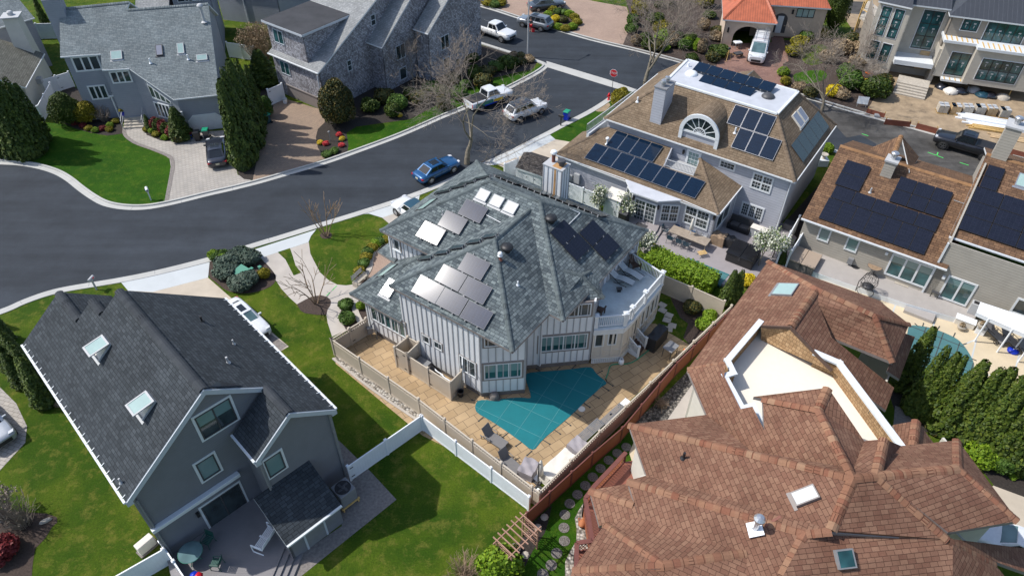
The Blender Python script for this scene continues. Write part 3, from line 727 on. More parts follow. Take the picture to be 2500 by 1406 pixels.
def car(name,label,kind,loc,rz,col,L=4.6,W=1.8,H=1.46,wb=2.65,roofm=None,sun=False,rails=False,glassw='carglass',group=None,rimm='alu',plate_r=True,tyre=.33):
 o=thing(name,label,{'sedan':'car','suv':'car','pickup':'pickup truck','van':'van'}[kind],(0,0,0),group);hw=W/2;hl=L/2
 zb=.24 if kind=='sedan' else (.30 if kind != 'pickup' else .42)
 zbelt=H*(.64 if kind=='sedan' else .62);hood=zbelt-.02
 if kind=='van':zbelt=H*.52;hood=zbelt-.04
 if kind=='sedan':g=(hl*.42,hl*.12,-hl*.42,-hl*.76);deck=zbelt+.02
 elif kind=='suv':g=(hl*.46,hl*.20,-hl*.74,-hl*.93);deck=zbelt+.02
 elif kind=='pickup':g=(hl*.42,hl*.22,-hl*.18,-hl*.24);deck=zbelt-.02
 else:g=(hl*.72,hl*.46,-hl*.96,-hl*.99);deck=zbelt
 st=[(hl,zb+.12,hood-.26,hood-.20,hw*.74,hw*.66),(hl-.05,zb+.04,hood-.20,hood-.13,hw*.86,hw*.74),(hl-.28,zb,hood-.12,hood-.06,hw*.96,hw*.80),(hl*.72,zb,hood-.08,hood-.02,hw,hw*.83),(g[0],zb,hood-.05,zbelt,hw,hw*.88),
          (0,zb,zbelt-.06,zbelt,hw,hw*.90),(g[2],zb,zbelt-.05,zbelt,hw,hw*.90)]
 if kind=='pickup':st+=[(g[3]-.02,zb,zbelt-.05,zbelt,hw,hw*.92),(-hl+.05,zb,zbelt-.06,zbelt,hw,hw*.92),(-hl,zb+.05,zbelt-.1,zbelt-.03,hw*.96,hw*.88)]
 else:st+=[(g[3],zb,deck-.08,deck-.02,hw*.98,hw*.84),(-hl+.14,zb+.02,deck-.14,deck-.06,hw*.94,hw*.78),(-hl+.02,zb+.1,deck-.22,deck-.14,hw*.84,hw*.70),(-hl,zb+.16,deck-.30,deck-.24,hw*.78,hw*.66)]
 mb=MB();mb.grid([ring(*s_) for s_ in st],0,True);mb.poly(ring(*st[0]));mb.poly(list(reversed(ring(*st[-1]))))
 mb.build('body',M[col],o,smooth=True)
 zr=H-.02;wr=hw*(.72 if kind != 'van' else .84);wbt=hw*(.87 if kind != 'van' else .93);z0=zbelt-.02
 cor=lambda sy:[Vector((g[0],sy*wbt*.94,z0)),Vector((g[1],sy*wr*.95,zr-.05)),Vector((g[2],sy*wr*.95,zr-.06)),Vector((g[3],sy*wbt*.92,z0))]
 A,B=cor(1),cor(-1);mid=lambda p,q,t:p+(q-p)*t
 cb=MB();cb.poly([A[0],B[0],B[1],A[1]]);cb.poly([B[3],A[3],A[2],B[2]]);cb.poly([A[3],A[0],A[1],A[2]]);cb.poly([B[0],B[3],B[2],B[1]])
 cb.build('cabin',M[col],o)
 rows=[]
 for t in np.linspace(0,1,7):
  x=g[1]+.04+(g[2]-g[1]-.08)*t;z=zr-.05+.07*math.sin(math.pi*(.12+.76*t)) ** .6
  rows.append([Vector((x,y*wr*.965,z-.055*abs(y) ** 3)) for y in (-1,-.8,-.4,0,.4,.8,1)])
 rb=MB();rb.grid(rows);rb.build('roof',M[roofm or col],o,smooth=True)
 def patch(c,s0,s1,t0,t1,d=.012):
  n=(c[1]-c[0]).cross(c[3]-c[0]).normalized();ctr=(c[0]+c[1]+c[2]+c[3])/4
  if n.dot(ctr-Vector((0,0,z0*.6)))<0:n=-n
  bl=lambda s_,t_:mid(mid(c[0],c[1],s_),mid(c[3],c[2],s_),t_)+n*d
  return [bl(s0,t0),bl(s1,t0),bl(s1,t1),bl(s0,t1)]
 g1=MB();g1.poly(patch([A[0],B[0],B[1],A[1]],.06,.94,.04,.93));g1.build('windscreen',M[glassw],o)
 g2=MB();g2.poly(patch([B[3],A[3],A[2],B[2]],.10,.90,.12 if kind != 'van' else .3,.9));g2.build('rear_window',M['carglass'],o)
 for S in (A,B):
  g3=MB();q=[S[3],S[0],S[1],S[2]]
  if kind=='pickup':cuts=((.10,.50),(.54,.90))
  elif kind=='van':cuts=((.80,.96),)
  elif kind=='suv':cuts=((.08,.27),(.30,.58),(.61,.91))
  else:cuts=((.16,.50),(.53,.88))
  for s0,s1 in cuts:g3.poly(patch(q,s0,s1,.14,.88))
  g3.build('side_window',M['carglass'],o)
 if sun:s_=MB();s_.cbox((g[1]-.55,0,zr+.015),.75,wr*1.15,.012);s_.build('sunroof',M['carglass'],o)
 if rails:
  s_=MB()
  for sy in (1,-1):s_.beam((g[1]-.15,sy*wr*.9,zr+.05),(g[2]+.1,sy*wr*.9,zr+.04),.045,.045)
  s_.build('roof_rail',M['alu' if rails is True else rails],o)
 wx=(wb/2+.02,-wb/2+.02)
 for x in wx:
  for sy in (1,-1):
   ab=MB();ab.lathe((x,sy*(hw-.22),tyre),[(tyre+.085,.0),(tyre+.085,.228)],20,0,(0,sy,0));ab.lathe((x,sy*(hw-.008),tyre),[(tyre+.085,.018),(tyre*.5,.014)],20,0,(0,sy,0));ab.build('wheel_arch',M['black'],o)
   t_=MB();t_.lathe((x,sy*(hw-.19),tyre),[(tyre*.6,.0),(tyre*.97,.0),(tyre,.04),(tyre,.17),(tyre*.96,.215),(tyre*.68,.222)],20,0,(0,sy,0));wo=t_.build('wheel',M['rubber'],o,smooth=True)
   r_=MB();c=Vector((x,sy*(hw+.026),tyre));r_.lathe((x,sy*(hw-.02),tyre),[(tyre*.70,.046),(tyre*.60,.05),(tyre*.58,.02)],20,0,(0,sy,0));r_.lathe((x,sy*(hw+.01),tyre),[(.07,.02),(.001,.022)],10,0,(0,sy,0))
   for k in range(5):
    a_=k*2*math.pi/5+.3;e=c+Vector((math.cos(a_)*tyre*.62,0,math.sin(a_)*tyre*.62));r_.beam(c-Vector((0,sy*.012,0)),e-Vector((0,sy*.012,0)),.085,.03,0,(0,1,0))
   r_.build('rim',M[rimm],wo)
 zl=st[2][3]-.10
 for sy in (1,-1):
  b=MB();b.obox((hl-.30,sy*hw*.93,zl),(.22,-sy*.10,0),(0.0,-sy*.30,.0),(0,0,.13));b.build('headlight',M['headlight'],o)
  b=MB()
  if kind in ('pickup','van'):b.obox((-hl-.012,sy*hw*.93,zbelt-.5),(.08,0,0),(0,-sy*.12,0),(0,0,.40))
  else:b.obox((-hl+.01,sy*hw*.90,deck-.30),(.16,sy*.06,0),(0,-sy*.34,0),(0,0,.15))
  b.build('taillight',M['taillight'],o)
  b=MB();b.obox((g[0]-.32,sy*(hw*.9),zbelt+.02),(.12,0,0),(0,sy*.24,0),(0,0,.14));b.build('mirror',M[col],o,bevel=.02)
 b=MB();b.cbox((hl-.01,0,zb+.14),.06,W*.55,.26);b.build('grille',M['black'],o)
 b=MB();b.cbox((-hl-.005,0,zb+.30),.03,.34,.15);b.build('number_plate',M['plate'],o)
 if kind=='pickup':
  b=MB();b.cbox((-hl/2-hl*.12,0,zbelt+.035),hl*.74,W*.80,.02);b.build('bed_cover',M['black'],o)
 if kind=='van':pass
 dl=MB()
 for sy in (1,-1):
  for x in (g[0]-.25,(g[0]+g[2])/2-.1,g[2]+.1):dl.cbox((x,sy*(hw*.995+.003),zb+.2),.014,.012,zbelt-zb-.3)
  dl.cbox((g[0]-1.0,sy*(hw*.985+.012),zbelt-.14),.16,.03,.03)
 dl.build('door_seam',M['black'],o)
 o.location=loc;o.rotation_euler=(0,0,rz);return o
def car_at(front,rear,z=0.0):
 a,b=P(*front,z),P(*rear,z);c=(a+b)/2;d=a-b;return Vector((c.x,c.y,z)),math.atan2(d.y,d.x),d.length
# ---------------------------------------------------------------- ground,roads,paths
g=MB();g.poly([(-160,-60,0),(160,-60,0),(160,260,0),(-160,260,0)]);o=g.build('ground',M['grass']);o['kind']='structure'
N_EDGE=crom(pix((-120,398),(-40,399),(0,402),(40,404),(85,411),(128,424),(159,441),(188,464),(216,484),(247,501),(284,510),(327,513),(370,510),(427,499),(512,478),(569,465),(640,447),(705,428),(799,400),(884,370),(970,338),(1027,314),(1083,289),(1135,268),(1200,240),(1257,212),(1305,187),(1330,171),(1338,160),(1320,149),(1257,129),(1200,111),(1140,92),(1085,74),(1030,55)),5)
S_EDGE=crom(pix((-110,795),(-50,772),(14,750),(57,731),(114,711),(171,698),(297,677),(398,656),(512,627),(569,609),(640,587),(671,578),(775,546),(864,519),(970,485),(1061,451),(1169,402),(1240,370),(1271,354),(1336,321),(1368,304),(1433,271),(1478,243),(1500,225),(1524,218),(1560,222),(1700,264),(1850,307),(2005,355),(2200,413),(2400,475),(2600,540)),5)
F_EDGE=crom(pix((1040,-22),(1100,-4),(1135,8),(1200,26),(1265,47),(1345,72),(1442,100),(1555,127),(1661,155),(1800,194),(1962,240),(2110,284),(2281,331),(2500,394),(2600,424)),5)
street=ccw([(p.x,p.y) for p in N_EDGE]+[(p.x,p.y) for p in pix((1020,-22),(1040,-22))]+[(p.x,p.y) for p in F_EDGE]+[(p.x,p.y) for p in reversed(S_EDGE)])
ground_poly('road',street,0.004,'asphalt')
ground_poly('road',pix((1990,249),(2110,284),(2281,331),(2500,394),(2600,424),(2600,540),(2400,475),(2200,413),(2120,388),(2060,330)),0.009,'asphalt_old')
ground_poly('road',pix((2030,345),(2100,330),(2140,352),(2125,385),(2060,368)),0.013,'asphalt')
for nm,e,sg,cs in (('north',N_EDGE,1,1),('south',S_EDGE,-1,-1),('far',F_EDGE,1,1)):
 strip('gutter_pan',e,0,sg*.48,0,0.012,'conc')
 strip('kerb',e,sg*.48,sg*.66,0,0.13 if sg>0 else 0.05,'conc')
ground_poly('gutter_pan',pix((1334,150),(1484,195),(1556,220),(1520,220),(1501,216),(1413,189),(1336,165)),0.016,'conc')
mb=MB()
for e,sg in ((N_EDGE,1),(S_EDGE,-1)):
 L=0
 for a,b in zip(e[:-1],e[1:]):
  L+=(b-a).length
  if L>4.2:
   L=0;d=(b-a).normalized();n=Vector((-d.y,d.x,0))*sg
   mb.obox(b+Vector((0,0,.0135)),d*.03,n*.48,(0,0,.002))
o=mb.build('kerb_joint',M['mgrey']);o['kind']='structure'
def gp(nm,z,mat,*pts,sm=0):
 q=pix(*pts);q=crom(q,sm,True) if sm else q
 return ground_poly(nm,[(p.x,p.y) for p in q],z,mat)
gp('driveway_apron',.018,'conc_w',(296,690),(418,664),(512,640),(508,678),(373,713),(313,710))
gp('driveway_apron',.018,'conc_w',(585,621),(675,592),(772,561),(759,577),(753,592),(637,630),(620,632))
gp('driveway_apron',.018,'conc_w',(873,525),(977,492),(1026,472),(1022,490),(975,518),(933,532),(900,522))
gp('driveway_apron',.018,'conc_w',(1271,358),(1338,326),(1356,341),(1294,373),(1214,402),(1169,408),(1240,375))
gp('driveway',.014,'conc_t',(313,710),(373,713),(508,678),(557,721),(705,846),(680,860),(560,800),(400,760))
gp('driveway',.0155,'conc_d',(640,800),(702,844),(680,860),(640,830))
gp('driveway',.014,'conc_p',(933,532),(975,518),(1022,490),(1080,520),(1010,560),(985,575),(952,548))
gp('driveway',.014,'conc_t',(1356,341),(1420,352),(1380,400),(1290,440),(1214,402),(1294,373))
gp('walkway',.014,'conc_p',(637,630),(667,666),(671,681),(687,705),(707,727),(725,743),(745,732),(762,724),(784,721),(799,725),(808,734),(807,745),(800,756),(797,768),(800,788),(811,822),(845,806),(833,783),(829,769),(833,756),(839,741),(859,734),(880,728),(905,700),(890,690),(866,694),(845,697),(823,695),(802,684),(781,665),(767,638),(758,620),(755,600),(754,592))
gp('lawn',.020,'grass',(678,616),(708,606),(714,623),(722,649),(736,666),(717,673),(697,634))
gp('mulch_bed',.020,'mulch_b',(725,743),(745,732),(762,724),(784,721),(799,725),(808,734),(807,745),(800,756),(797,769),(774,769),(745,765),(734,759))
gp('mulch_bed',.018,'mulch_b',(845,806),(833,783),(829,769),(833,756),(839,741),(859,734),(885,727),(930,760),(910,812),(880,812))
strip('garden_edging',crom(pix((872,728),(866,745),(868,760),(878,783),(892,802)),5),-.22,.22,.02,.09,'conc_p')
gp('mulch_bed',.016,'mulch_b',(865,692),(867,678),(880,648),(892,623),(913,590),(935,580),(958,588),(958,640),(915,690))
gp('mulch_bed',.017,'mulch_b',(783,571),(800,566),(810,572),(806,581),(790,583),(782,577),sm=4)
gp('front_patio',.022,'paver_p',(921,612),(965,590),(990,650),(940,700),(895,692),(899,660),(907,636))
strip('garden_edging',crom(pix((958,588),(927,600),(908,626),(904,651),(896,668),(886,682)),5),-.2,.2,.02,.07,'conc_p')
gp('mulch_bed',.014,'mulch_b',(514,628),(560,618),(600,616),(640,636),(660,655),(674,678),(660,700),(610,716),(560,712),(528,690),(510,672),sm=3)
gp('lawn',.004,'grassb',(96,300),(150,302),(222,326),(299,326),(327,353),(370,369),(404,383),(415,390),(418,407),(412,441),(402,492),(327,500),(284,497),(247,488),(216,470),(188,450),(159,428),(128,412),(85,400),(40,393))
gp('driveway',.012,'paver_g',(299,312),(303,333),(327,351),(370,367),(404,381),(414,388),(417,407),(412,441),(402,494),(470,481),(569,456),(616,442),(580,427),(572,380),(560,318),(455,325),(461,336),(438,347),(392,343),(358,330),(352,308))
strip('driveway_border',crom(pix((299,318),(303,333),(327,351),(370,367),(404,381),(415,389),(418,407),(412,441),(402,494)),5),-.02,.32,.004,.03,'conc_d')
gp('mulch_bed',.016,'mulch',(352,312),(358,330),(392,344),(438,348),(463,338),(455,322),(400,290),(350,275))
gp('mulch_bed',.016,'mulch',(140,295),(182,314),(222,325),(262,332),(299,327),(300,290),(250,260),(200,220),(140,200),(128,250))
gp('mulch_bed',.020,'mulch',(578,405),(600,395),(625,300),(640,200),(668,260),(640,330),(617,440),(596,438),(582,427))
gp('driveway',.012,'paver_b',(690,240),(790,270),(800,290),(793,299),(776,316),(771,336),(776,361),(793,388),(700,420),(617,442),(625,380),(640,300),(668,250))
gp('mulch_bed',.014,'mulch',(793,299),(776,316),(771,336),(776,361),(793,388),(848,372),(851,355),(846,325),(870,310),(1000,292),(1100,240),(1200,192),(1300,170),(1312,152),(1250,132),(1100,90),(1000,60),(960,100),(850,200),(790,270))
gp('lawn',.008,'grassb',(848,372),(851,355),(846,325),(870,312),(1000,294),(1100,240),(1200,194),(1296,172),(1325,158),(1318,172),(1250,205),(1130,258),(1027,305),(884,362))
gp('lawn',.005,'grassb',(1338,326),(1400,292),(1470,252),(1510,232),(1560,232),(1560,262),(1420,350),(1385,347),(1356,341))
gp('mulch_bed',.008,'dirt',(1455,262),(1480,250),(1490,258),(1475,272),(1455,272),sm=3)
gp('driveway',.012,'conc',(-60,372),(23,366),(36,388),(0,395),(-60,392))
gp('driveway',.012,'paver_p',(1195,20),(1265,44),(1345,69),(1442,97),(1555,124),(1545,70),(1530,18),(1450,4),(1380,-14),(1210,-14))
gp('mulch_bed',.016,'mulch_b',(1345,66),(1400,78),(1412,58),(1390,38),(1345,28),(1322,44),sm=3)
gp('mulch_bed',.016,'mulch_b',(1130,5),(1200,22),(1215,20),(1240,8),(1230,-18),(1130,-18))
gp('mulch_bed',.015,'mulch_b',(1520,112),(1555,124),(1661,152),(1745,175),(1765,110),(1765,-10),(1526,-10),(1542,60))
gp('driveway',.012,'paver_r',(1740,160),(1758,108),(1885,104),(1912,140),(1918,225),(1850,205),(1745,175))
gp('mulch_bed',.013,'mulch_b',(1915,224),(1908,100),(2110,90),(2165,200),(2140,285),(2080,272))
gp('lawn',.018,'grassb',(1942,180),(2005,172),(2018,190),(1985,204),(1944,202),sm=3)
gp('lawn',.018,'grass',(1955,120),(2010,110),(2030,140),(1990,160),(1960,150),sm=3)
gp('driveway',.02,'paver_r',(1882,92),(1912,92),(1925,150),(1895,165))
gp('dirt_lot',.017,'dirt',(2108,110),(2050,30),(2040,2),(2300,-25),(2600,-25),(2600,422),(2500,390),(2281,327),(2110,280),(2160,200))
gp('road',.022,'asphalt_old',(2046,2),(2112,6),(2118,38),(2056,32))
gp('patio',.012,'stamp',(816,874),(905,808),(967,800),(1600,790),(1621,805),(1684,842),(1300,1198),(1030,1062),(820,888))
gp('mulch_bed',.010,'mulch_b',(1640,735),(1660,775),(1680,790),(1668,825),(1684,842),(1770,770),(1690,735),(1630,690))
strip('garden_edging',crom(pix((812,876),(905,950),(1015,1025)),3),.10,.62,.0,.03,'pebble')
strip('garden_edging',crom(pix((812,876),(905,950),(1015,1025)),3),-.05,.10,.0,.09,'conc_p')
gp('gravel_bed',.008,'gravel',(1540,1040),(1600,985),(1690,895),(1720,940),(1650,1030),(1560,1050))
gp('walkway',.012,'conc_p',(1628,1026),(1692,935),(1740,1012),(1700,1040))
gp('side_lawn',.006,'grassb',(1300,1262),(1545,1040),(1580,1090),(1500,1200),(1428,1232),(1404,1265),(1407,1320),(1380,1370),(1378,1430),(1240,1430),(1310,1330),(1340,1270))
gp('pebble_bed',.014,'pebble',(1428,1222),(1413,1245),(1403,1265),(1408,1290),(1407,1320),(1392,1345),(1380,1370),(1379,1430),(1420,1430),(1450,1330),(1450,1240))
gp('mulch_bed',.010,'mulch',(1348,1232),(1338,1275),(1330,1300),(1300,1345),(1258,1430),(1215,1430),(1250,1350),(1298,1278))
gp('walkway',.016,'deckpool',(1547,1080),(1585,1165),(1555,1165),(1536,1105))
gp('concrete_pad',.012,'conc_d',(826,1074),(899,1145),(968,1219),(735,1406),(690,1430),(715,1364),(835,1283),(800,1160))
gp('mulch_bed',.012,'mulch_b',(-40,1240),(57,1250),(114,1253),(139,1262),(140,1275),(128,1285),(111,1313),(86,1339),(80,1376),(76,1430),(-40,1430))
gp('driveway',.012,'paver_g',(-60,950),(0,945),(40,985),(66,1040),(62,1080),(0,1148),(-60,1180))
gp('pool_deck',.010,'deckpool',(2000,680),(2130,700),(2390,780),(2520,812),(2600,900),(2490,965),(2440,962),(2360,910),(2200,840),(2100,790))
gp('mulch_bed',.012,'mulch',(2150,900),(2240,850),(2360,905),(2440,960),(2600,1010),(2600,1260),(2432,1192),(2330,1060),(2200,1050))
gp('driveway',.014,'conc_t',(2425,1185),(2600,1250),(2600,1330),(2400,1300),(2300,1290))
gp('concrete_pad',.014,'conc_d',(2185,990),(2215,1000),(2240,1040),(2180,1050))
gp('mulch_bed',.008,'mulch',(1900,560),(2010,440),(2050,400),(2040,480),(1965,600))
# ---------------------------------------------------------------- the grey green roofed house in the middle
def proj(p):
 d=Vector(p)-CO;c=d.dot(CF);return PW/2+FPX*d.dot(CX)/c,PH/2-FPX*d.dot(CY)/c
def vtop(p,y):
 p=Vector(p);lo,hi=0.0,25.0
 for _ in range(40):
  m=(lo+hi)/2
  if proj(p+Vector((0,0,m)))[1]>y:lo=m
  else:hi=m
 return lo
Z=lambda p,dz:Vector((p[0],p[1],p[2]+dz))
def central():
 h=thing('house','pale board and batten house under a grey green hipped roof, beside the teal pool cover','house',P(1240,700,0))
 a=Vector((math.cos(R_(-35.2)),math.sin(R_(-35.2)),0));b=Vector((-a.y,a.x,0));ze=6.2;k=.60
 E1=P(927,562,ze);E3=E1+a*15.3;T0=E1+b*11.15;E2=T0+a*15.3
 T1=E1+(a+b)*5.575;T1.z=ze+5.575*k;T2=E3+(b-a)*5.575;T2.z=T1.z
 E5=P(948,697,ze);E4=E5+a*9.83;d5=(E1-E5).dot(b);w2=4.915
 J2=E5+(a+b)*w2;J2.z=ze+w2*k;J1=J2+b*d5;V2=E5+b*d5;V1=E4+b*d5
 m1=[E1,V2,J1,V1,E3,T2,T1];m2=[E1,T1,T0];m3=[E3,E2,T2];m4=[T0,T1,T2,E2]
 s1=[E5,E4,J2];s2=[E4,V1,J1,J2];w1=[E5,J2,J1,V2]
 roof([m1,m2,m3,m4,s1,s2,w1],'sh_green',h,'trim_t')
 pm3=Pl(E3,E2,T2);D1=P(1393,737,5.9);D2=P(1476,727,5.9);Dp=P(1422,672,7.0)
 q1=pm3.hit(1377,660);q2=pm3.hit(1440,662);q3=pm3.hit(1388,714);q4=pm3.hit(1456,676)
 roof([[D1,D2,Dp],[D2,q4,q2,Dp],[q3,D1,Dp,q1]],'sh_green',h,'trim_t',th=.12,name='bay_roof')
 E6=P(853,717,3.2);E7=E6+a*4.75;Vl=E6+a*3.61+b*4.6;Vl.z=5.7;E8=E7+b*4.6;E8.z=5.7;E9=E6+b*5.3;Vm=Vl+b*.7
 roof([[E6,E7,E8,Vl],[E6,Vl,Vm,E9]],'sh_green',h,'trim_t',name='lower_roof')
 roof([[P(921,614,3.0),P(955,588,3.0),P(985,612,3.8),P(962,640,3.8)]],'sh_green',h,'trim_t',name='porch_roof')
 caps([(T1,E1),(T1,T0),(T1,T2),(T2,E2),(T2,E3),(J1,J2),(J2,E5),(J2,E4),(Vl,E6),(Dp,D2),(Dp,q1),(Dp,q2),(Dp,D1)],'sh_greencap',h)
 o=.42;W0=E1+(a+b)*o;N0=T0+(a-b)*o;C0=E2-(a+b)*o;S0=E3+(b-a)*(o+1.0)
 L0=P(906,809);L1=P(1176,969);L2=P(1281,960);L3=P(1284,902);L4=P(1437,888)
 pw=wall_pl(L0,L1);wx=pw.hit(976,712);wx.z=0;zt=6.05
 U4=Vector((L4.x,L4.y,0));U5=P(1471,698,3.5);U6=P(1540,633,3.5)
 walls([(L0,wx,0,3.1),(wx,L1,0,zt),(L1,L2,0,zt),(L2,L3,0,zt),(L3,L4,0,5.8),(W0,W0+a*13.1,0,zt),(W0,N0,0,zt),(N0,C0,0,zt),(wx,wx+b*4.6,0,zt),(U4,U5,0,zt-.1),(U5,U6,0,zt),(U6,C0,0,zt),(L0,L0+b*4.5,0,3.1)],
          ['board','batten','found'],h,found=.42,batt=.42)
 fl=MB();fl.hexa([p-Vector((0,0,.17)) for p in (E4,E5,V2,V1)][::-1],[p-Vector((0,0,.15)) for p in (E4,E5,V2,V1)][::-1]);fl.build('soffit',M['trim_t'],h)
 win(wall_pl(W0,W0+a),[(958,580),(977,589),(978,614),(962,606)],h,nx=1,out='trim_t',sill=True)
 win(pw,[(904,746),(909,781),(993,823),(989,781)],h,nx=5,out='trim_t',fw=.09,glass='glass_t',blind=.3)
 win(pw,[(1031,814),(1050,824),(1051,842),(1032,832)],h,nx=1,out='trim_t',ow=.06)
 win(pw,[(1058,828),(1079,840),(1081,858),(1062,847)],h,nx=1,out='trim_t',ow=.06)
 cw=win(pw,[(1121,864),(1162,887),(1164,922),(1124,902)],h,nx=2,out='trim_t',ow=.06)
 cw['label']='casement window standing open'
 r=rect_of(pw,[(1121,864),(1162,887),(1164,922),(1124,902)]);sh=MB()
 A_=pw.at(r[0]+.3,r[2],.08);B_=pw.at(r[0]+.75,r[2],.62);hh=r[3]-r[2]
 for q in (0,1):sh.beam(A_.lerp(B_,q),A_.lerp(B_,q)+Vector((0,0,hh)),.06,.06)
 for q in (0.02,hh):sh.beam(Z(A_,q),Z(B_,q),.06,.06)
 so_=sh.build('sash',M['trim'],cw)
 ps=wall_pl(L1,L2);win(ps,[(1181,891),(1273,881),(1274,917),(1182,927)],h,nx=3,out='trim_t',glass='glass_t',blind=.55,ow=.14)
 win(ps,[(1181,808),(1220,805),(1220,843),(1182,847)],h,nx=1,out='trim_t',ow=.12)
 pe=wall_pl(L3,L4);win(pe,[(1315,823),(1435,812),(1433,848),(1317,859)],h,nx=4,out='trim_t',glass='glass_t',blind=.65,ow=.14)
 win(pe,[(1382,745),(1444,738),(1443,768),(1380,775)],h,nx=2,out='trim_t',ow=.14)
 pd=wall_pl(U5,U6);win(pd,[(1487,641),(1529,605),(1530,624),(1487,661)],h,nx=3,out='trim')
 zd=3.5;c0=P(1450,802,zd);c1=P(1524,797,zd);c2=P(1541,781,zd);c3=P(1617,690,zd);c4=P(1537,638,zd)
 dk=MB();dk.prism([c0,c1,c2,c3,c4,U5],zd-.06,zd,0);dk.build('roof_deck',M['deck_w'],h)
 rim=MB()
 for p,q in ((c0,c1),(c1,c2),(c2,c3),(c3,c4)):
  d=(q-p).normalized();n=Vector((d.y,-d.x,0));rim.obox(Z(p,-.62)-n*.10,q-p,n*.14,(0,0,.57));rim.obox(Z(p,-.16)-n*.10,q-p,n*.22,(0,0,.09))
 rim.build('deck_fascia',M['trim'],h)
 ctr=(c0+c1+c2+c3+c4)/5;inn=lambda p:Vector((p.x,p.y,0))+(Vector((ctr.x,ctr.y,0))-Vector((p.x,p.y,0))).normalized()*.12
 pc=[inn(c) for c in (c0,c1,c2,c3,c4)]
 walls([(pc[0],pc[1],.5,zd-.6),(pc[1],pc[2],.5,zd-.6),(pc[2],pc[3],.5,zd-.6),(pc[3],pc[4],.5,zd-.6)],['boardb','boardb','boardb'],h,name='porch_wall')
 tr=MB()
 for p,q,n_ in ((pc[0],pc[1],3),(pc[1],pc[2],1),(pc[2],pc[3],6),(pc[3],pc[4],3)):
  d=(q-p).normalized();n=Vector((d.y,-d.x,0));L=(q-p).length
  for i in range(n_+1):tr.obox(p+d*(L*i/n_-.07)+n*.004+Vector((0,0,.5)),d*.14,n*.05,(0,0,zd-1.15))
  tr.obox(p+n*.002+Vector((0,0,.5)),q-p,n*.06,(0,0,.14))
  tr.obox(p+n*.002+Vector((0,0,1.15)),q-p,n*.04,(0,0,.07))
 tr.build('porch_trim',M['boardb'],h)
 lt=MB()
 for p,q in ((pc[0],pc[1]),(pc[2],pc[3]),(pc[1],pc[2])):
  d=(q-p).normalized();n=Vector((d.y,-d.x,0));L=(q-p).length
  lt.obox(p+n*.03,q-p,n*.03,(0,0,.08));lt.obox(p+n*.03+Vector((0,0,.40)),q-p,n*.03,(0,0,.09))
  for i in range(int(L/.13)):lt.obox(p+d*(i*.13)+n*.03+Vector((0,0,.08)),d*.06,n*.025,(0,0,.32))
  for zz in (.16,.28):lt.obox(p+n*.035+Vector((0,0,zz)),q-p,n*.025,(0,0,.05))
 lt.build('lattice_skirt',M['trim'],h)
 pp=wall_pl(pc[0],pc[1])
 win(pp,[(1453,813),(1477,811),(1474,844),(1450,846)],h,nx=1,name='porch_screen');win(pp,[(1486,811),(1508,809),(1504,840),(1482,842)],h,nx=1,name='porch_screen')
 pp=wall_pl(pc[2],pc[3]);Lp=(pc[3]-pc[2]).length
 for s0,s1 in ((.40,.52),(.56,.68),(.72,.84),(.87,.97)):
  u0,u1=sorted((pp.uv(pc[2]+(pc[3]-pc[2])*s0)[0],pp.uv(pc[2]+(pc[3]-pc[2])*s1)[0]));win_uv(pp,u0,u1,1.25,2.75,h,nx=1,name='porch_screen')
 u0,u1=sorted((pp.uv(pc[2]+(pc[3]-pc[2])*.12)[0],pp.uv(pc[2]+(pc[3]-pc[2])*.26)[0]));win_uv(pp,u0,u1,.55,2.75,h,nx=1,name='porch_door',fr='boardb')
 def rail(p,q,posts=(True,True),mat='trim',z=0,hgt=1.0,every=.13):
  p=Z(p,z);q=Z(q,z);d=(q-p).normalized();L=(q-p).length;m=MB();s0=.14
  m.beam(Z(p,hgt-.06),Z(q,hgt-.06),.10,.07);m.beam(Z(p,.10),Z(q,.10),.07,.07)
  for i in range(1,int(L/every)):m.beam(Z(p,.1)+(q-p)*(i*every/L),Z(p,hgt-.08)+(q-p)*(i*every/L),.045,.045)
  m.build('railing',M[mat],h)
  for f_,e in zip(posts,(p,q)):
   if f_:
    m=MB();rz=math.atan2(d.y,d.x);m.cbox(e,.26,.26,hgt+.06,rz);m.cbox(Z(e,hgt+.06),.34,.34,.07,rz);m.cbox(Z(e,hgt+.13),.2,.2,.05,rz);m.build('railing_post',M[mat],h)
 ii=lambda p:p+(Vector((ctr.x,ctr.y,p.z))-p).normalized()*.15
 r0,r1,r2,r3,r4=[ii(c) for c in (c0,c1,c2,c3,c4)];r2b=r2.lerp(r3,.42)
 rail(r0,r1,(True,True));rail(r1,r2,(False,True));rail(r2,r2b,(False,True));rail(r2b,r3,(False,True));rail(r3,r4,(False,True))
 t0=P(1533,846,.55);t1=P(1550,822,.55);b0=P(1556,873,0);b1=P(1574,850,0);st=MB()
 for i in range(4):
  f0,f1=i/4,(i+1)/4;A_=t0.lerp(b0,f0);B_=t1.lerp(b1,f0);C_=t1.lerp(b1,f1);D_=t0.lerp(b0,f1);st.prism([A_,B_,C_,D_],0,.55*(1-f0)-.02,0)
 st.build('porch_steps',M['brownwood'],h)
 sk=MB()
 for p,q in ((t0,b0),(t1,b1)):sk.beam(Vector((p.x,p.y,.3)),Vector((q.x,q.y,.05)),.06,.4)
 sk.build('stringer',M['trim'],h)
 for p,q in ((t0,b0),(t1,b1)):
  m=MB();m.beam(Z(p,.95),Z(q,.95),.08,.07);m.beam(Z(p,.12),Z(q,.12),.06,.06)
  for i in range(1,9):e=p.lerp(q,i/9);m.beam(Z(e,.1),Z(e,.92),.045,.045)
  m.build('railing',M['trim'],h);m=MB();m.cbox(q,.14,.14,1.1);m.cbox(Z(q,1.1),.19,.19,.06);m.build('railing_post',M['trim'],h)
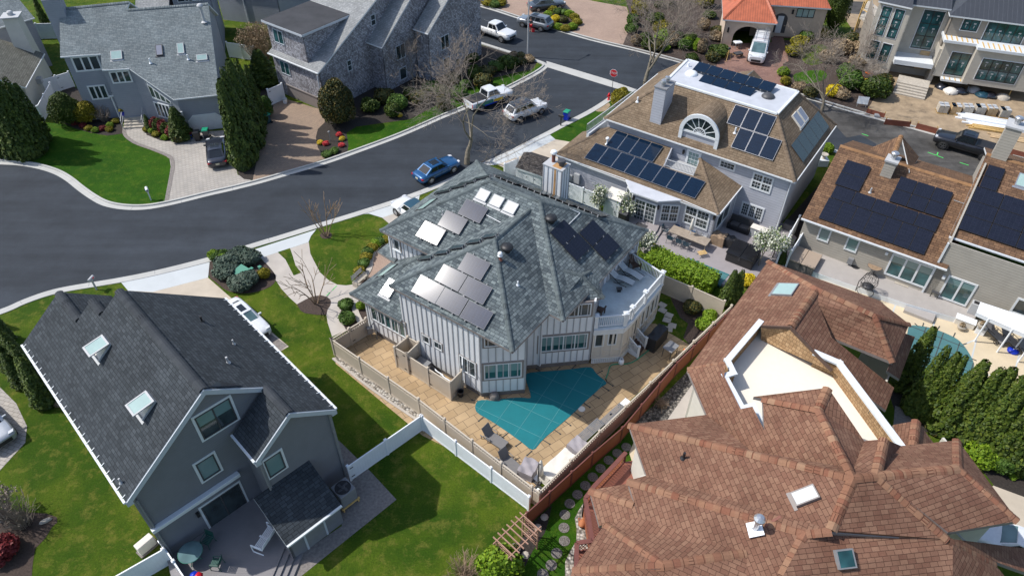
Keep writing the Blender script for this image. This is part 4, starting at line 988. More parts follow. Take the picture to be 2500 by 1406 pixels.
 P1=Pl(E1,E3,T1);PS=Pl(E5,E4,J2);PS2=Pl(E4,J1,J2);PM2=Pl(E1,T0,T1);PW1=Pl(E5,V2,J1);PM4=Pl(T0,E2,T1);PL1=Pl(E6,E7,Vl);PL2=Pl(E6,E9,Vl)
 for q in ([(1042,540),(1092,565),(1068,602),(1016,577)],[(1092,515),(1145,539),(1121,577),(1071,550)],[(1142,487),(1194,513),(1171,549),(1120,523)]):
  panel(P1,rect_of(P1,q),h,'solar_s','mgrey')
 for q in ([(1031,672),(1089,703),(1063,744),(1005,713)],[(1087,646),(1144,675),(1119,715),(1062,684)],[(1143,619),(1201,645),(1175,687),(1118,659)],[(1090,703),(1146,733),(1122,773),(1064,744)],[(1146,675),(1206,707),(1179,745),(1121,716)],[(1148,734),(1208,766),(1182,807),(1124,775)]):
  panel(PS,rect_of(PS,q),h,'solar_s','mgrey')
 for q in ([(1374,539),(1407,572),(1373,604),(1339,570)],[(1408,573),(1442,605),(1405,640),(1372,605)],[(1444,539),(1478,572),(1444,605),(1411,572)],[(1480,573),(1512,604),(1475,638),(1444,606)]):
  panel(pm3,rect_of(pm3,q),h,'solar_k','black')
 def row(pl,p0,p1,n,wv,dv,h0=0.0,gap=.03,mat='solar_t'):
  (ua,va),(ub,vb)=pl.uv(pl.hit(*p0)),pl.uv(pl.hit(*p1));L=(ub-ua)/n
  for i in range(n):
   u0=ua+L*i;u1=ua+L*(i+1);v0=va+(vb-va)*(i/max(n-1,1))+(.35 if i % 2 else 0)*dv
   panel(pl,(min(u0,u1)+gap,max(u0,u1)-gap,v0,v0+wv),h,mat,'dgrey')
 row(PM2,(1060,478),(1156,440),4,1.7,.8);row(PW1,(1020,640),(1188,577),5,1.25,0.2);row(PM4,(1225,432),(1490,533),8,1.4,.6)
 for q in ([(1176,460),(1199,472),(1185,496),(1160,484)],[(1210,475),(1234,487),(1219,511),(1193,498)],[(1242,490),(1269,501),(1254,526),(1227,515)]):
  skylight(P1,rect_of(P1,q),h,'sky_white','lgrey')
 skylight(PL1,rect_of(PL1,[(951,678),(975,691),(951,731),(928,718)]),h,'sky_white','lgrey')
 u,v=PL2.uv(PL2.hit(945,662));skylight(PL2,(u-.8,u+.8,v-.35,v+.45),h,'sky_glass','dgrey',h=.08)
 u,v=PM2.uv(PM2.hit(1043,500));skylight(PM2,(u-.8,u+.8,v-.4,v+.4),h,'sky_glass','dgrey',h=.08)
 turbine(pm3.hit(1345,541),h);turbine(PS2.hit(1238,612),h)
 p=PS2.hit(1221,634);vent(p,h,.35,.07,'rust');vent(Z(p,.35),h,.1,.07,'white',True,name='vent_cap')
 vent(PS2.hit(1264,696),h,.3);vent(P1.hit(1081,524),h,.3,.04,'lgrey')
 pipe_run([Z(P1.hit(*q),.06) for q in ((1188,527),(1226,547),(1206,567))],.022,'white',h,'conduit')
 pipe_run([Z(pm3.hit(*q),.06) for q in ((1392,512),(1416,522),(1389,549))],.022,'white',h,'conduit')
 cb=PM4.hit(1355,478);ct=cb.z+vtop(cb,402);c=MB()
 rz=math.atan2(a.y,a.x);c.cbox((cb.x,cb.y,0),1.55,1.05,ct,rz)
 for sx in (-.74,-.38,0,.38,.74):c.cbox(Vector((cb.x,cb.y,0))+a*sx-b*.54,.06,.03,ct-.02,rz,1)
 for sy in (-.5,-.17,.17,.5):c.cbox(Vector((cb.x,cb.y,0))+a*.79+b*sy,.03,.06,ct-.02,rz,1);c.cbox(Vector((cb.x,cb.y,0))-a*.79+b*sy,.03,.06,ct-.02,rz,1)
 c.cbox(Vector((cb.x,cb.y,3.0))+a*.22-b*.528,.16,.02,ct-3.0,rz,2)
 co=c.build('chimney',[M['board'],M['batten'],M['ruststain']],h)
 c=MB();c.cbox((cb.x,cb.y,ct),1.65,1.15,.06,rz);c.cbox(Vector((cb.x,cb.y,ct+.055))+a*.25,.7,.9,.012,rz,1);c.build('chimney_top',[M['lgrey'],M['ruststain']],co)
 f1=Vector((cb.x,cb.y,ct))-a*.35+b*.1;f2=Vector((cb.x,cb.y,ct))+a*.38
 c=MB();c.tube(f1,Z(f1,.75),.13,.13,12);c.build('flue',M['rust'],co);c=MB();c.lathe(Z(f1,.7),[(.2,0),(.24,.1),(.2,.22),(.001,.3)],14);c.build('flue_cap',M['white'],co)
 c=MB();c.tube(f2,Z(f2,.3),.18,.18,14);c.lathe(Z(f2,.3),[(.28,0),(.29,.18),(.26,.22),(.001,.24)],16);c.build('flue',M['dgrey'],co)
 mt=pw.hit(915,822);g_=MB();g_.cbox((mt.x-.15,mt.y-.35,.45),.4,.3,.5,.3);g_.tube((mt.x-.1,mt.y-.3,0),(mt.x-.1,mt.y-.3,.5),.04);g_.tube((mt.x+.3,mt.y-.5,0),(mt.x+.3,mt.y-.5,.7),.03);g_.tube((mt.x-.1,mt.y-.3,.95),(mt.x+.2,mt.y-.1,1.3),.035);g_.build('gas_meter',M['mgrey'],h)
 return h,dict(a=a,b=b,ctr=ctr,zd=zd,deck=(c0,c1,c2,c3,c4))
HC,CEN=central()
# ---------------------------------------------------------------- dark grey gabled house at the lower left
def grey_house():
 h=thing('house','dark grey sided gable house with charcoal roof and two propped open skylights','house',P(420,1000,0))
 s2=math.sqrt(.5);a=Vector((s2,-s2,0));t=Vector((s2,s2,0))
 ze=6.4;TL=-.25;TR=10.05;TM=(TL+TR)/2;k=.778;zr=ze+(TM-TL)*k
 def pt(s,tt,z):return a*s+t*tt+Vector((0,0,z))
 zl=lambda tt:ze+(tt-TL)*k;zrr=lambda tt:ze+(TR-tt)*k
 L=Pl(pt(0,TL,ze),pt(1,TL,ze),pt(0,TM,zr));Rr=Pl(pt(0,TR,ze),pt(1,TR,ze),pt(0,TM,zr))
 sof=lambda p:p.dot(a);tof=lambda p:p.dot(t)
 s_near=sof(P(307,1225,ze));s_far=sof(P(51,839,ze));s_n2=sof(P(815,1000,ze))
 g1=L.hit(142,713);g1e=L.hit(190,781);g2=L.hit(223,731);g2e=L.hit(250,760);rf=L.hit(286,709)
 sA,tA=sof(g1),tof(g1);sB,tB=sof(g2),tof(g2);sC=sof(P(286,709,zr))
 zA,zB=zl(tA),zl(tB);sAe=sof(g1e);sBe=sof(g2e)
 left=[pt(s_near,TL,ze),pt(sA,TL,ze),pt(sA,tA,zA),pt(sAe,tA,zA),pt(sB,tB-(zB-zA)/k if False else tA+.01,zl(tA+.01)),pt(sB,tB,zB),pt(sBe,tB,zB),pt(sC,tB+.01,zl(tB+.01)),pt(sC,TM,zr),pt(s_near,TM,zr)]
 dn=2.4
 g1r=[pt(sA,tA,zA),pt(sAe+.6,tA,zA),pt(sAe+.6,tA+dn,zA-dn*k),pt(sA,tA+dn,zA-dn*k)]
 g2r=[pt(sB,tB,zB),pt(sBe+.5,tB,zB),pt(sBe+.5,tB+1.6,zB-1.6*k),pt(sB,tB+1.6,zB-1.6*k)]
 tg=tof(P(685,1008,7.1));zg=zrr(tg);tl2=tg-(zg-6.45)/k
 right=[pt(sC,TM,zr),pt(sC,TR,ze),pt(s_n2,TR,ze),pt(s_n2,tg,zg),pt(s_near,tg,zg),pt(s_near,TM,zr)]
 gl=[pt(s_near+.02,tg,zg),pt(s_n2,tg,zg),pt(s_n2,tl2,6.45),pt(s_near+.02,tl2,6.45)]
 roof([left,right],'sh_dark',h,'trim_g',th=.2);roof([gl],'sh_dark',h,'trim_g',th=.2,name='wing_roof');roof([g1r,g2r],'sh_dark',h,'trim_g',name='front_gable_roof')
 caps([(pt(sC,TM,zr),pt(s_near,TM,zr)),(pt(s_near,tg,zg),pt(s_n2,tg,zg)),(pt(sA,tA,zA),pt(sAe,tA,zA)),(pt(sB,tB,zB),pt(sBe,tB,zB))],'sh_darkcap',h,.24,.06)
 for p,q in ((pt(s_near,TL,ze),pt(s_near,TM,zr)),(pt(s_near,TM,zr),pt(s_near,tg,zg)),(pt(s_n2,TR,ze),pt(s_n2,tg,zg)),(pt(s_n2,tg,zg),pt(s_n2,tl2,6.45))):
  d=q-p;bb=MB();bb.obox(Z(p,-.36)+a*.01,d,a*.06,(0,0,.34));bb.build('barge_board',M['trim_g'],h)
 for s_,tt in ((s_near,TL),(s_n2,TR),(s_n2,tl2)):bb=MB();bb.cbox(pt(s_-.1,tt+(.1 if tt<5 and tt != tl2 else (-.1 if tt>9 else .1)),6.02),.3,.3,.3,R_(-45));bb.build('eave_return',M['trim_g'],h)
 gutter(pt(s_near,TL-.08,ze-.06),pt(sA,TL-.08,ze-.06),h,'trim',hooks=t*.22+Vector((0,0,.18)));gutter(pt(s_n2,TR+.07,ze-.06),pt(sC,TR+.07,ze-.06),h,'trim',hooks=t*-.22+Vector((0,0,.18)));gutter(pt(s_n2,tl2-.06,6.39),pt(s_near,tl2-.06,6.39),h,'trim')
 w0,w1=s_near-.18,s_n2-.25;wl,wr=TL+.3,TR-.3;zk=lambda tt:min(zl(tt),zrr(tt))-.24
 f2=lambda s_,tt:pt(s_,tt,0)
 def gline(s_,ta,tb):
  xs=[ta]+([TM] if ta<TM<tb else [])+[tb];return (f2(s_,ta),f2(s_,tb),0,[(x-ta,zk(x)) for x in xs])
 tw=tl2+.25
 walls([gline(w0,wl,tw+.2),(f2(w0,wl),f2(sA+.3,wl),0,ze),(f2(w0,tw),f2(w1,tw),0,6.35),(f2(w1,tw),f2(w1,wr),0,[(0,6.32),(tg-tw,zg-.26),(wr-tw,ze-.1)]),(f2(w1,wr),f2(sC+.3,wr),0,ze),(f2(sA+.3,wl),f2(sA+.3,tA+2),0,ze),(f2(sC+.3,tA+1),f2(sC+.3,wr),0,ze)],['sid_dark','trim_g','found'],h)
 up=MB();up.poly([pt(w0,tw+.2,6.3),pt(w0,tg,7.9),pt(w0,tg,zk(tg)),pt(w0,TM,zk(TM)),pt(w0,tw+.2,zk(tw+.2) if tw+.2<TM else zk(TM))]);up.build('gable_wall',M['sid_dark'],h)
 G=wall_pl(f2(w0,wl),f2(w0,tw));G2=wall_pl(f2(w1,tw),f2(w1,wr))
 win(G,[(474,1020),(560,968),(578,1023),(496,1072)],h,nx=2,fr='dgrey',out='trim',ow=.13,blind=.45)
 win(G,[(475,1134),(520,1106),(538,1146),(497,1173)],h,nx=1,fr='dgrey',out='trim',ow=.13,glass='blind')
 win(G2,[(642,1126),(683,1100),(698,1138),(659,1166)],h,nx=1,fr='dgrey',out='trim',ow=.13,glass='blind')
 q=[G.uv(G.hit(*p)) for p in ((368,1293),(583,1157))]
 aw=MB();aw.obox(G.at(q[0][0],q[0][1]-.1,.0),G.u*(q[1][0]-q[0][0]),G.n*.30,G.v*.26);aw.build('awning_box',M['trim'],h,bevel=.03)
 win(G,[(487,1240),(582,1178),(604,1228),(520,1290)],h,nx=2,fr='dgrey',out='trim',ow=.12,name='sliding_door',blind=0,muntin=(0,0))
 u,v=G.uv(G.hit(490,1250));lp=MB();lp.obox(G.at(u-.25,v-.1,0),G.u*.16,G.v*.34,G.n*.16);lp.build('wall_lamp',M['black'],h)
 for s_,tt,z in ((w0,wl,ze-.2),(w1,tw,6.2),(w1,wr,6.2)):cb=MB();cb.cbox(pt(s_+.01,tt,0),.16,.16,z,R_(-45));cb.build('corner_board',M['mgrey'],h)
 for s_,tt in ((w1+.12,tw-.05),(w0+.12,wl+.1)):cb=MB();cb.tube(pt(s_,tt,6.0),pt(s_,tt,.3),.05);cb.build('downpipe',M['mgrey'],h)
 for q in ([(225,851),(258,829),(273,847),(255,876)],[(331,989),(364,966),(381,989),(362,1018)]):
  c=L.hit((q[0][0]+q[2][0])/2,(q[1][1]+q[3][1])/2);u,v=L.uv(c);skylight(L,(u-.45,u+.45,v-.55,v+.6),h,'sky_glass','lgrey',open_=R_(28),h=.1)
 vent(Rr.hit(494,785),h,.42,.06,'black');vent(Rr.hit(571,840),h,.35,.045,'lgrey');vent(Rr.hit(557,885),h,.42,.06,'lgrey');vent(L.hit(296,1178),h,.35,.05,'lgrey')
 s0=P(634,1207,2.55);ze2=2.15
 A=P(716,1363,0);B=P(838,1281,0);tA_,tB_=tof(A),tof(B);sA_=sof((A+B)/2)
 e0=pt(sA_+.25,tA_-.15,ze2);e1=pt(sA_+.25,tB_+.15,ze2);zt2=3.55
 roof([[e0,e1,pt(w1-.02,tB_+.15,zt2),pt(w1-.02,tA_-.15,zt2)]],'sh_dark',h,'trim_g',name='shed_roof');gutter(pt(sA_+.33,tA_-.15,ze2-.05),pt(sA_+.33,tB_+.15,ze2-.05),h,'trim')
 walls([(f2(sA_,tA_),f2(sA_,tB_),0,2.1),(f2(sA_,tA_),f2(w1,tA_),0,[(0,2.05),(abs(sA_-w1),3.35)]),(f2(sA_,tB_),f2(w1,tB_),0,[(0,2.05),(abs(sA_-w1),3.35)])],['sid_dark','trim_g','found'],h,name='shed_wall')
 S=wall_pl(f2(sA_,tA_),f2(sA_,tB_));W_=tB_-tA_;ua=S.uv(f2(sA_,tA_))[0];sg=1 if S.u.dot(t)>0 else -1
 dm=MB()
 for f_ in (.28,.68):dm.obox(S.at(ua+sg*W_*f_,.02,0),S.u*sg*.11,S.v*2.0,S.n*.03)
 dm.obox(S.at(ua+sg*(W_*.28+.11),.05,0),S.u*sg*(W_*.4-.11),S.v*1.95,S.n*.02,1);dm.build('shed_door',[M['trim_g'],M['mgrey']],h)
 zdk=.45;dk=MB();pts=[f2(w0+.02,wl-.2),f2(w0+.02,tw),f2(w1+.0,tw),f2(sA_+.1,tA_-.05),P(690,1372),P(660,1450),P(420,1450)]
 dk.prism([pts[0],pts[1],pts[2],pts[3],P(700,1345),P(660,1440),P(430,1440)],.02,zdk,0);dk.build('deck',M['deck_g'],h)
 stp=MB();d0=P(700,1345);d1=P(660,1440);dv=(d1-d0);nn=Vector((-dv.y,dv.x,0)).normalized()
 nn=nn if nn.x>0 else -nn
 for i in range(3):stp.obox(Vector((d0.x,d0.y,0))+nn*(.02+.32*i),dv,nn*.31,(0,0,zdk*(3-i)/4+.02))
 stp.build('deck_step',M['deck_g'],h)
 return h,zdk
HG,GREY_DECK=grey_house()
# ---------------------------------------------------------------- tan roofed house up the street
def split_panels(pl,quad,n,parent,mat,fr,m=1,**kw):
 u0,u1,v0,v1=rect_of(pl,quad);du=(u1-u0)/n;dv=(v1-v0)/m
 for i in range(n):
  for j in range(m):panel(pl,(u0+du*i+.015,u0+du*(i+1)-.015,v0+dv*j+.015,v0+dv*(j+1)-.015),parent,mat,fr,**kw)
def tan_house():
 h=thing('house','blue grey house with tan hipped roof, white flat top and arched dormer','house',P(1720,420,0))
 A=P(1474,289,5.5);B=P(1942,445,5.5);d=(B-A);d.z=0;d.normalize();n=Vector((-d.y,d.x,0));C=P(2050,307,5.5)
 C=B+n*(C-B).dot(n);D=A+(C-B);zf=8.6
 F=[P(1627,199,zf),P(1897,280,zf),P(1948,226,zf),P(1678,148,zf)]
 X=lambda p,q,z=0:d*p+n*q+Vector((0,0,z))
 roof([[A,B,F[1],F[0]],[B,C,F[2],F[1]],[C,D,F[3],F[2]],[D,A,F[0],F[3]]],'sh_tan',h,'trim')
 fm=MB();fm.hexa([Z(p,-.02) for p in F],[Z(p,.05) for p in F]);fm.build('flat_roof',M['memb'],h)
 for i in range(4):
  m=MB();m.beam(Z(F[i],.05),Z(F[(i+1) % 4],.05),.22,.14);m.build('roof_edge',M['trim'],h)
 caps([(F[0],A),(F[1],B),(F[2],C),(F[3],D)],'sh_tancap',h,.2)
 for p,q in ((A,B),(B,C),(D,A)):gutter(Z(p,-.05),Z(q,-.05),h)
 PS=Pl(A,B,F[0]);PE=Pl(B,C,F[1]);PF=Pl(F[0],F[1],F[2])
 qw=51.7
 zl=3.3;l0=P(1354,377,zl);l1=P(1756,523,zl);l1=l0+d*(l1-l0).dot(d);l2=P(1799,479,zl)
 tl=P(1487,310,4.7);tr=P(1642,360,4.7);PL=Pl(l0,l1,l0+d*3+n*(qw-l0.dot(n))+Vector((0,0,1.42)))
 hit=PL.hit;tl,tr,pk,n1,n2=hit(1487,312),hit(1642,362),hit(1710,386),hit(1693,430),hit(1622,407)
 l2=l1+n*(qw-l1.dot(n));l2.z=zl
 roof([[l0,l1,pk,n1,n2,tr,tl]],'sh_tan',h,'trim',name='low_roof');roof([[l1,l2,pk]],'sh_tan',h,'trim',name='low_hip_roof')
 lb=l0+n*4.8;roof([[l0,tl,Z(tl+n*.2,.0),lb]],'sh_tan',h,'trim',name='side_roof')
 caps([(pk,l1),(tl,l0)],'sh_tancap',h,.18)
 gutter(Z(l0,-.05),Z(hit(1526,437),-.05),h);gutter(Z(hit(1667,489),-.05),Z(l1,-.05),h);gutter(Z(l1,-.05),Z(l2,-.05),h)
 bA=hit(1526,438);bC=hit(1667,490);b1=P(1541,469,3.15);b2=P(1607,492,3.15);bm=MB()
 roof([[Z(bA,.05),b1,b2,Z(bC,.05)]],'memb',h,'trim',name='bay_roof',th=.12)
 bl=MB();w1_=Vector((tr.x,tr.y,0));pkx=Vector((pk.x,pk.y,0));bl.prism([n2,n1,pkx,w1_],3.3,3.75,0);bl.build('balcony_floor',M['lgrey'],h)
 ck=MB();nn2=n2-Vector((0,0,n2.z));ck.hexa([Vector((tr.x,tr.y,3.7)),Vector((n2.x,n2.y,3.7)),Vector((n2.x,n2.y,3.7))-d*.1,Vector((tr.x,tr.y,3.7))-d*.1],[Z(tr,.06),Z(n2,.06),Z(n2,.06)-d*.1,Z(tr,.06)-d*.1]);ck.build('parapet',M['sid_lblue'],h)
 r=MB();r.beam(Z(n2,.75),Z(n1,.75),.06,.06);r.beam(Z(n2,.15),Z(n1,.15),.05,.05)
 for i in range(22):q=n2.lerp(n1,i/21);r.beam(Z(q,.1),Z(q,.75),.03,.03)
 r.build('railing',M['lgrey'],h)
 W=lambda p,q:X(p,q)
 z5=5.4;pl_,pr_=A.dot(d)+.35,B.dot(d)-.35;qs=l0.dot(n)+.3
 pr2=l1.dot(d)-.25
 W_b=[W(bA.dot(d)+.2,qs),W(b1.dot(d)+.15,b1.dot(n)+.3),W(b2.dot(d)-.1,b2.dot(n)+.3),W(bC.dot(d)-.1,qs)]
 walls([(W(pl_,qw),W(pr_,qw),0,z5),(W(pr_,qw),W(pr_,C.dot(n)-.3),0,z5),(W(pl_,qw),W(pl_,C.dot(n)-.3),0,z5),(W(pl_,C.dot(n)-.3),W(pr_,C.dot(n)-.3),0,z5)],['sid_lblue'],h)
 walls([(W(l0.dot(d)+.3,qs),W_b[0],0,3.2),(W_b[0],W_b[1],0,3.1),(W_b[1],W_b[2],0,3.05),(W_b[2],W_b[3],0,3.1),(W_b[3],W(pr2,qs),0,3.2),(W(pr2,qs),W(pr2,qw),0,3.2),(W(l0.dot(d)+.3,qs),W(l0.dot(d)+.3,qw),0,3.2)],['sid_lblue'],h,name='sunroom_wall')
 wm=wall_pl(W(pl_,qw),W(pr_,qw));ws=wall_pl(W_b[3],W(pr2,qs));wd=wall_pl(W_b[1],W_b[2]);wb=wall_pl(W_b[2],W_b[3]);we=wall_pl(W(pr2,qs),W(pr2,qw));wl=wall_pl(W_b[0],W_b[1])
 win(wm,[(1759,388),(1797,401),(1794,420),(1754,407)],h,nx=1,fw=.13,muntin=(4,2));win(wm,[(1841,420),(1891,434),(1880,475),(1829,457)],h,nx=2,ny=2,fw=.14,muntin=(3,2),blind=.0,glass='glass');win(wm,[(1813,491),(1868,509),(1858,542),(1804,522)],h,nx=3,fw=.14,muntin=(3,4))
 win(wm,[(1678,362),(1713,374),(1704,424),(1669,419)],h,nx=1,fw=.2,muntin=(3,5),name='balcony_door',glass='blind')
 win(ws,[(1673,499),(1736,519),(1726,564),(1667,542)],h,nx=2,ny=2,fw=.13,muntin=(3,2));win(wb,[(1614,504),(1662,495),(1654,538),(1608,545)],h,nx=2,ny=2,fw=.12,muntin=(3,2))
 dr=win(wd,[(1553,484),(1605,499),(1597,555),(1541,532)],h,nx=2,fw=.12,name='sliding_door',muntin=(3,5))
 u0=we.uv(W(pr2,qs+.5))[0];u1=we.uv(W(pr2,qs+3.4))[0];win_uv(we,min(u0,u1),max(u0,u1),.95,2.5,h,nx=2,fw=.12)
 u0=wl.uv(W_b[0])[0];u1=wl.uv(W_b[1])[0];win_uv(wl,min(u0,u1)+.1,max(u0,u1)-.1,.9,2.7,h,nx=2,fw=.1)
 for (x,y,pl2) in ((1670,370,wm),(1745,530,ws),(1548,482,wd),(1607,505,wb)):
  u,v=pl2.uv(pl2.hit(x,y));m=MB();m.obox(pl2.at(u-.08,v-.18,0),pl2.u*.16,pl2.v*.34,pl2.n*.18);m.build('wall_lamp',M['black'],h)
 wlow=wall_pl(W(l0.dot(d)+.3,qs),W_b[0])
 for nm,quad,dp in (('meter_box',[(1386,423),(1400,427),(1398,441),(1385,437)],.2),('inverter',[(1405,421),(1419,425),(1416,448),(1403,443)],.25),('outlet_box',[(1389,447),(1394,448),(1394,453),(1389,452)],.12)):
  r_=rect_of(wlow,quad);m=MB();m.obox(wlow.at(r_[0],r_[2],0),wlow.u*(r_[1]-r_[0]),wlow.v*(r_[3]-r_[2]),wlow.n*dp);m.build(nm,M['lgrey'],h,bevel=.03)
 for p in (W(pr2+.05,qw-.12),W(pr_,qw-.1)):m=MB();m.tube(Z(p,.1),Z(p,3.0 if p.dot(d)<-10 else 5.3),.05);m.build('downpipe',M['trim'],h)
 split_panels(PS,[(1795,258),(1897,286),(1876,334),(1774,304)],3,h,'solar_b','alu',feet=False);split_panels(PS,[(1806,313),(1909,346),(1888,395),(1785,362)],3,h,'solar_b','alu',feet=False)
 split_panels(PL,[(1450,353),(1722,444),(1699,488),(1429,391)],8,h,'solar_b','alu',feet=False);split_panels(PL,[(1502,322),(1618,358),(1597,400),(1480,361)],4,h,'solar_b','alu',feet=False)
 PT=Pl(P(1688,172,8.8),P(1881,228,8.8),P(1708,154,9.05))
 split_panels(PT,[(1688,172),(1708,154),(1898,207),(1881,228)],6,h,'solar_b','black',feet=True,lift=.05);split_panels(PT,[(1700,204),(1720,184),(1847,219),(1829,242)],4,h,'solar_b','black',feet=True,lift=.05)
 split_panels(PE,[(1928,352),(1998,273),(2023,316),(1955,397)],5,h,'solar_t','dgrey',feet=False,lift=.06)
 skylight(PE,rect_of(PE,[(1932,281),(1944,272),(1961,306),(1951,316)]),h,'sky_grey','canvas');skylight(PE,rect_of(PE,[(1945,269),(1954,260),(1970,294),(1961,302)]),h,'sky_grey','canvas')
 c0=PS.hit(1612,306);cw=(PS.hit(1585,299)-c0).length;ct=c0.z+vtop(c0,221);m=MB();o_=Vector((c0.x,c0.y,5.8));dp=1.75
 m.obox(o_,-d*cw,n*dp,(0,0,ct-5.8));co=m.build('chimney',M['sid_lblue'],h);m=MB();m.obox(Vector((o_.x,o_.y,ct))+d*.06-n*.06,-d*(cw+.12),n*(dp+.12),(0,0,.08));m.build('chimney_top',M['mgrey'],co)
 for k_ in (.35,1.1):
  p=Vector((o_.x,o_.y,ct+.08))-d*cw*.5+n*(k_+.1);m=MB();m.lathe(p,[(.22,0),(.24,.12),(.17,.14),(.24,.2),(.24,.3),(.17,.32),(.23,.38),(.2,.5),(.001,.55)],16);m.build('flue_cap',M['alu'],co)
 vent(PS.hit(1556,249),h,.45,.07);vent(PL.hit(1482,352),h,.5,.08,'white',True);vent(PS.hit(1794,325),h,.5,.07);vent(PF.hit(1680,164),h,.4,.08)
 for (x,y,mt_) in ((1688,183,'white'),(1875,238,'dgrey')):p=PF.hit(x,y);m=MB();m.lathe(p,[(.55,0),(.56,.1),(.45,.24),(.25,.34),(.001,.38)],24);m.build('roof_dome',M[mt_],h,smooth=True)
 L_=PS.hit(1660,329);R__=PS.hit(1749,362);wv=(R__-L_).dot(d);z0=min(L_.z,R__.z);cx=(L_+R__)/2;q0=cx.dot(n);rr=wv/2;zs=z0+.75
 o0=Vector((cx.x,cx.y,0));arc=[(math.cos(t)*rr,zs+math.sin(t)*rr*1.0) for t in np.linspace(math.pi,0,17)]
 depth=lambda zz:max(.2,(zz-z0)/((zf-5.5)/((F[0]-A).dot(n)))+.4)
 fw_=MB();prof=[(-rr,z0-.25)]+arc+[(rr,z0-.25)];fp=[o0+d*x+Vector((0,0,z)) for x,z in prof];fw_.poly(fp);fw_.build('dormer_wall',M['sid_lblue'],h)
 br=MB();rows=[[o0+d*x*1.04-n*.12+Vector((0,0,(z-zs)*1.04+zs)) for x,z in prof],[o0+d*x*1.04+n*depth(z)+Vector((0,0,(z-zs)*1.04+zs)) for x,z in prof]]
 for i in range(len(prof)-1):
  br.poly([rows[0][i],rows[0][i+1],rows[1][i+1],rows[1][i]],0,uv=[(0,i*.42),(0,i*.42+.42),(3,i*.42+.42),(3,i*.42)])
 br.build('dormer_roof',M['sh_tan'],h)
 tm=MB();wo=MB()
 def arcb(r0,r1,a0,a1,dn,mb,k=18):
  for t0,t1 in zip(np.linspace(a0,a1,k)[:-1],np.linspace(a0,a1,k)[1:]):
   q=[o0+d*math.cos(t)*r_-n*.015+Vector((0,0,zs+math.sin(t)*r_)) for r_,t in ((r0,t0),(r1,t0),(r1,t1),(r0,t1))];mb.hexa([p-n*0 for p in q],[p-n*dn for p in q])
 arcb(rr*.86,rr*1.05,math.pi,0,.16,tm);arcb(rr*.30,rr*.345,math.pi,0,.07,tm)
 for s in (-1,1):tm.obox(o0+d*(s*rr*.955-.09*rr)-n*.16+Vector((0,0,z0-.1)),d*.18*rr,n*.16,(0,0,zs-z0+.1))
 tm.obox(o0-d*rr*.86-n*.12+Vector((0,0,zs-.12)),d*rr*1.72,n*.12,(0,0,.16))
 for t in np.linspace(math.pi,0,8)[1:-1]:e=Vector((0,0,math.sin(t)))+d*math.cos(t);tm.beam(o0-n*.05+Vector((0,0,zs))+e*.05,o0-n*.05+Vector((0,0,zs))+e*rr*.88,.05,.05,0,n)
 f_=tm.build('window',M['trim'],h);f_['label']='half round fan window';wo.poly([o0-n*.03+d*math.cos(t)*rr*.87+Vector((0,0,zs+math.sin(t)*rr*.87)) for t in np.linspace(math.pi,0,20)]);wo.build('pane',M['glass'],f_)
 r=MB();p0=P(1432,326,4.4);p1=P(1550,240,4.4)
 r.beam(Z(p0,.9),Z(p1,.9),.07,.07);r.beam(Z(p0,.1),Z(p1,.1),.07,.07)
 for i in range(40):q=p0.lerp(p1,i/39);r.beam(Z(q,.1),Z(q,.9),.04,.04)
 r.build('railing',M['lgrey'],h)
 m=MB();m.prism([p0,p1,p1+d*.25,p0+d*.25],3.0,4.45);m.build('front_balcony',M['trim'],h)
 roof([[P(1795,178,5.6),P(1840,172,6.6),P(1800,200,7.6)],[P(1840,172,6.6),P(1868,200,5.6),P(1800,215,7.6)]],'sh_tan',h,'trim',name='porch_roof')
 return h
HT=tan_house()
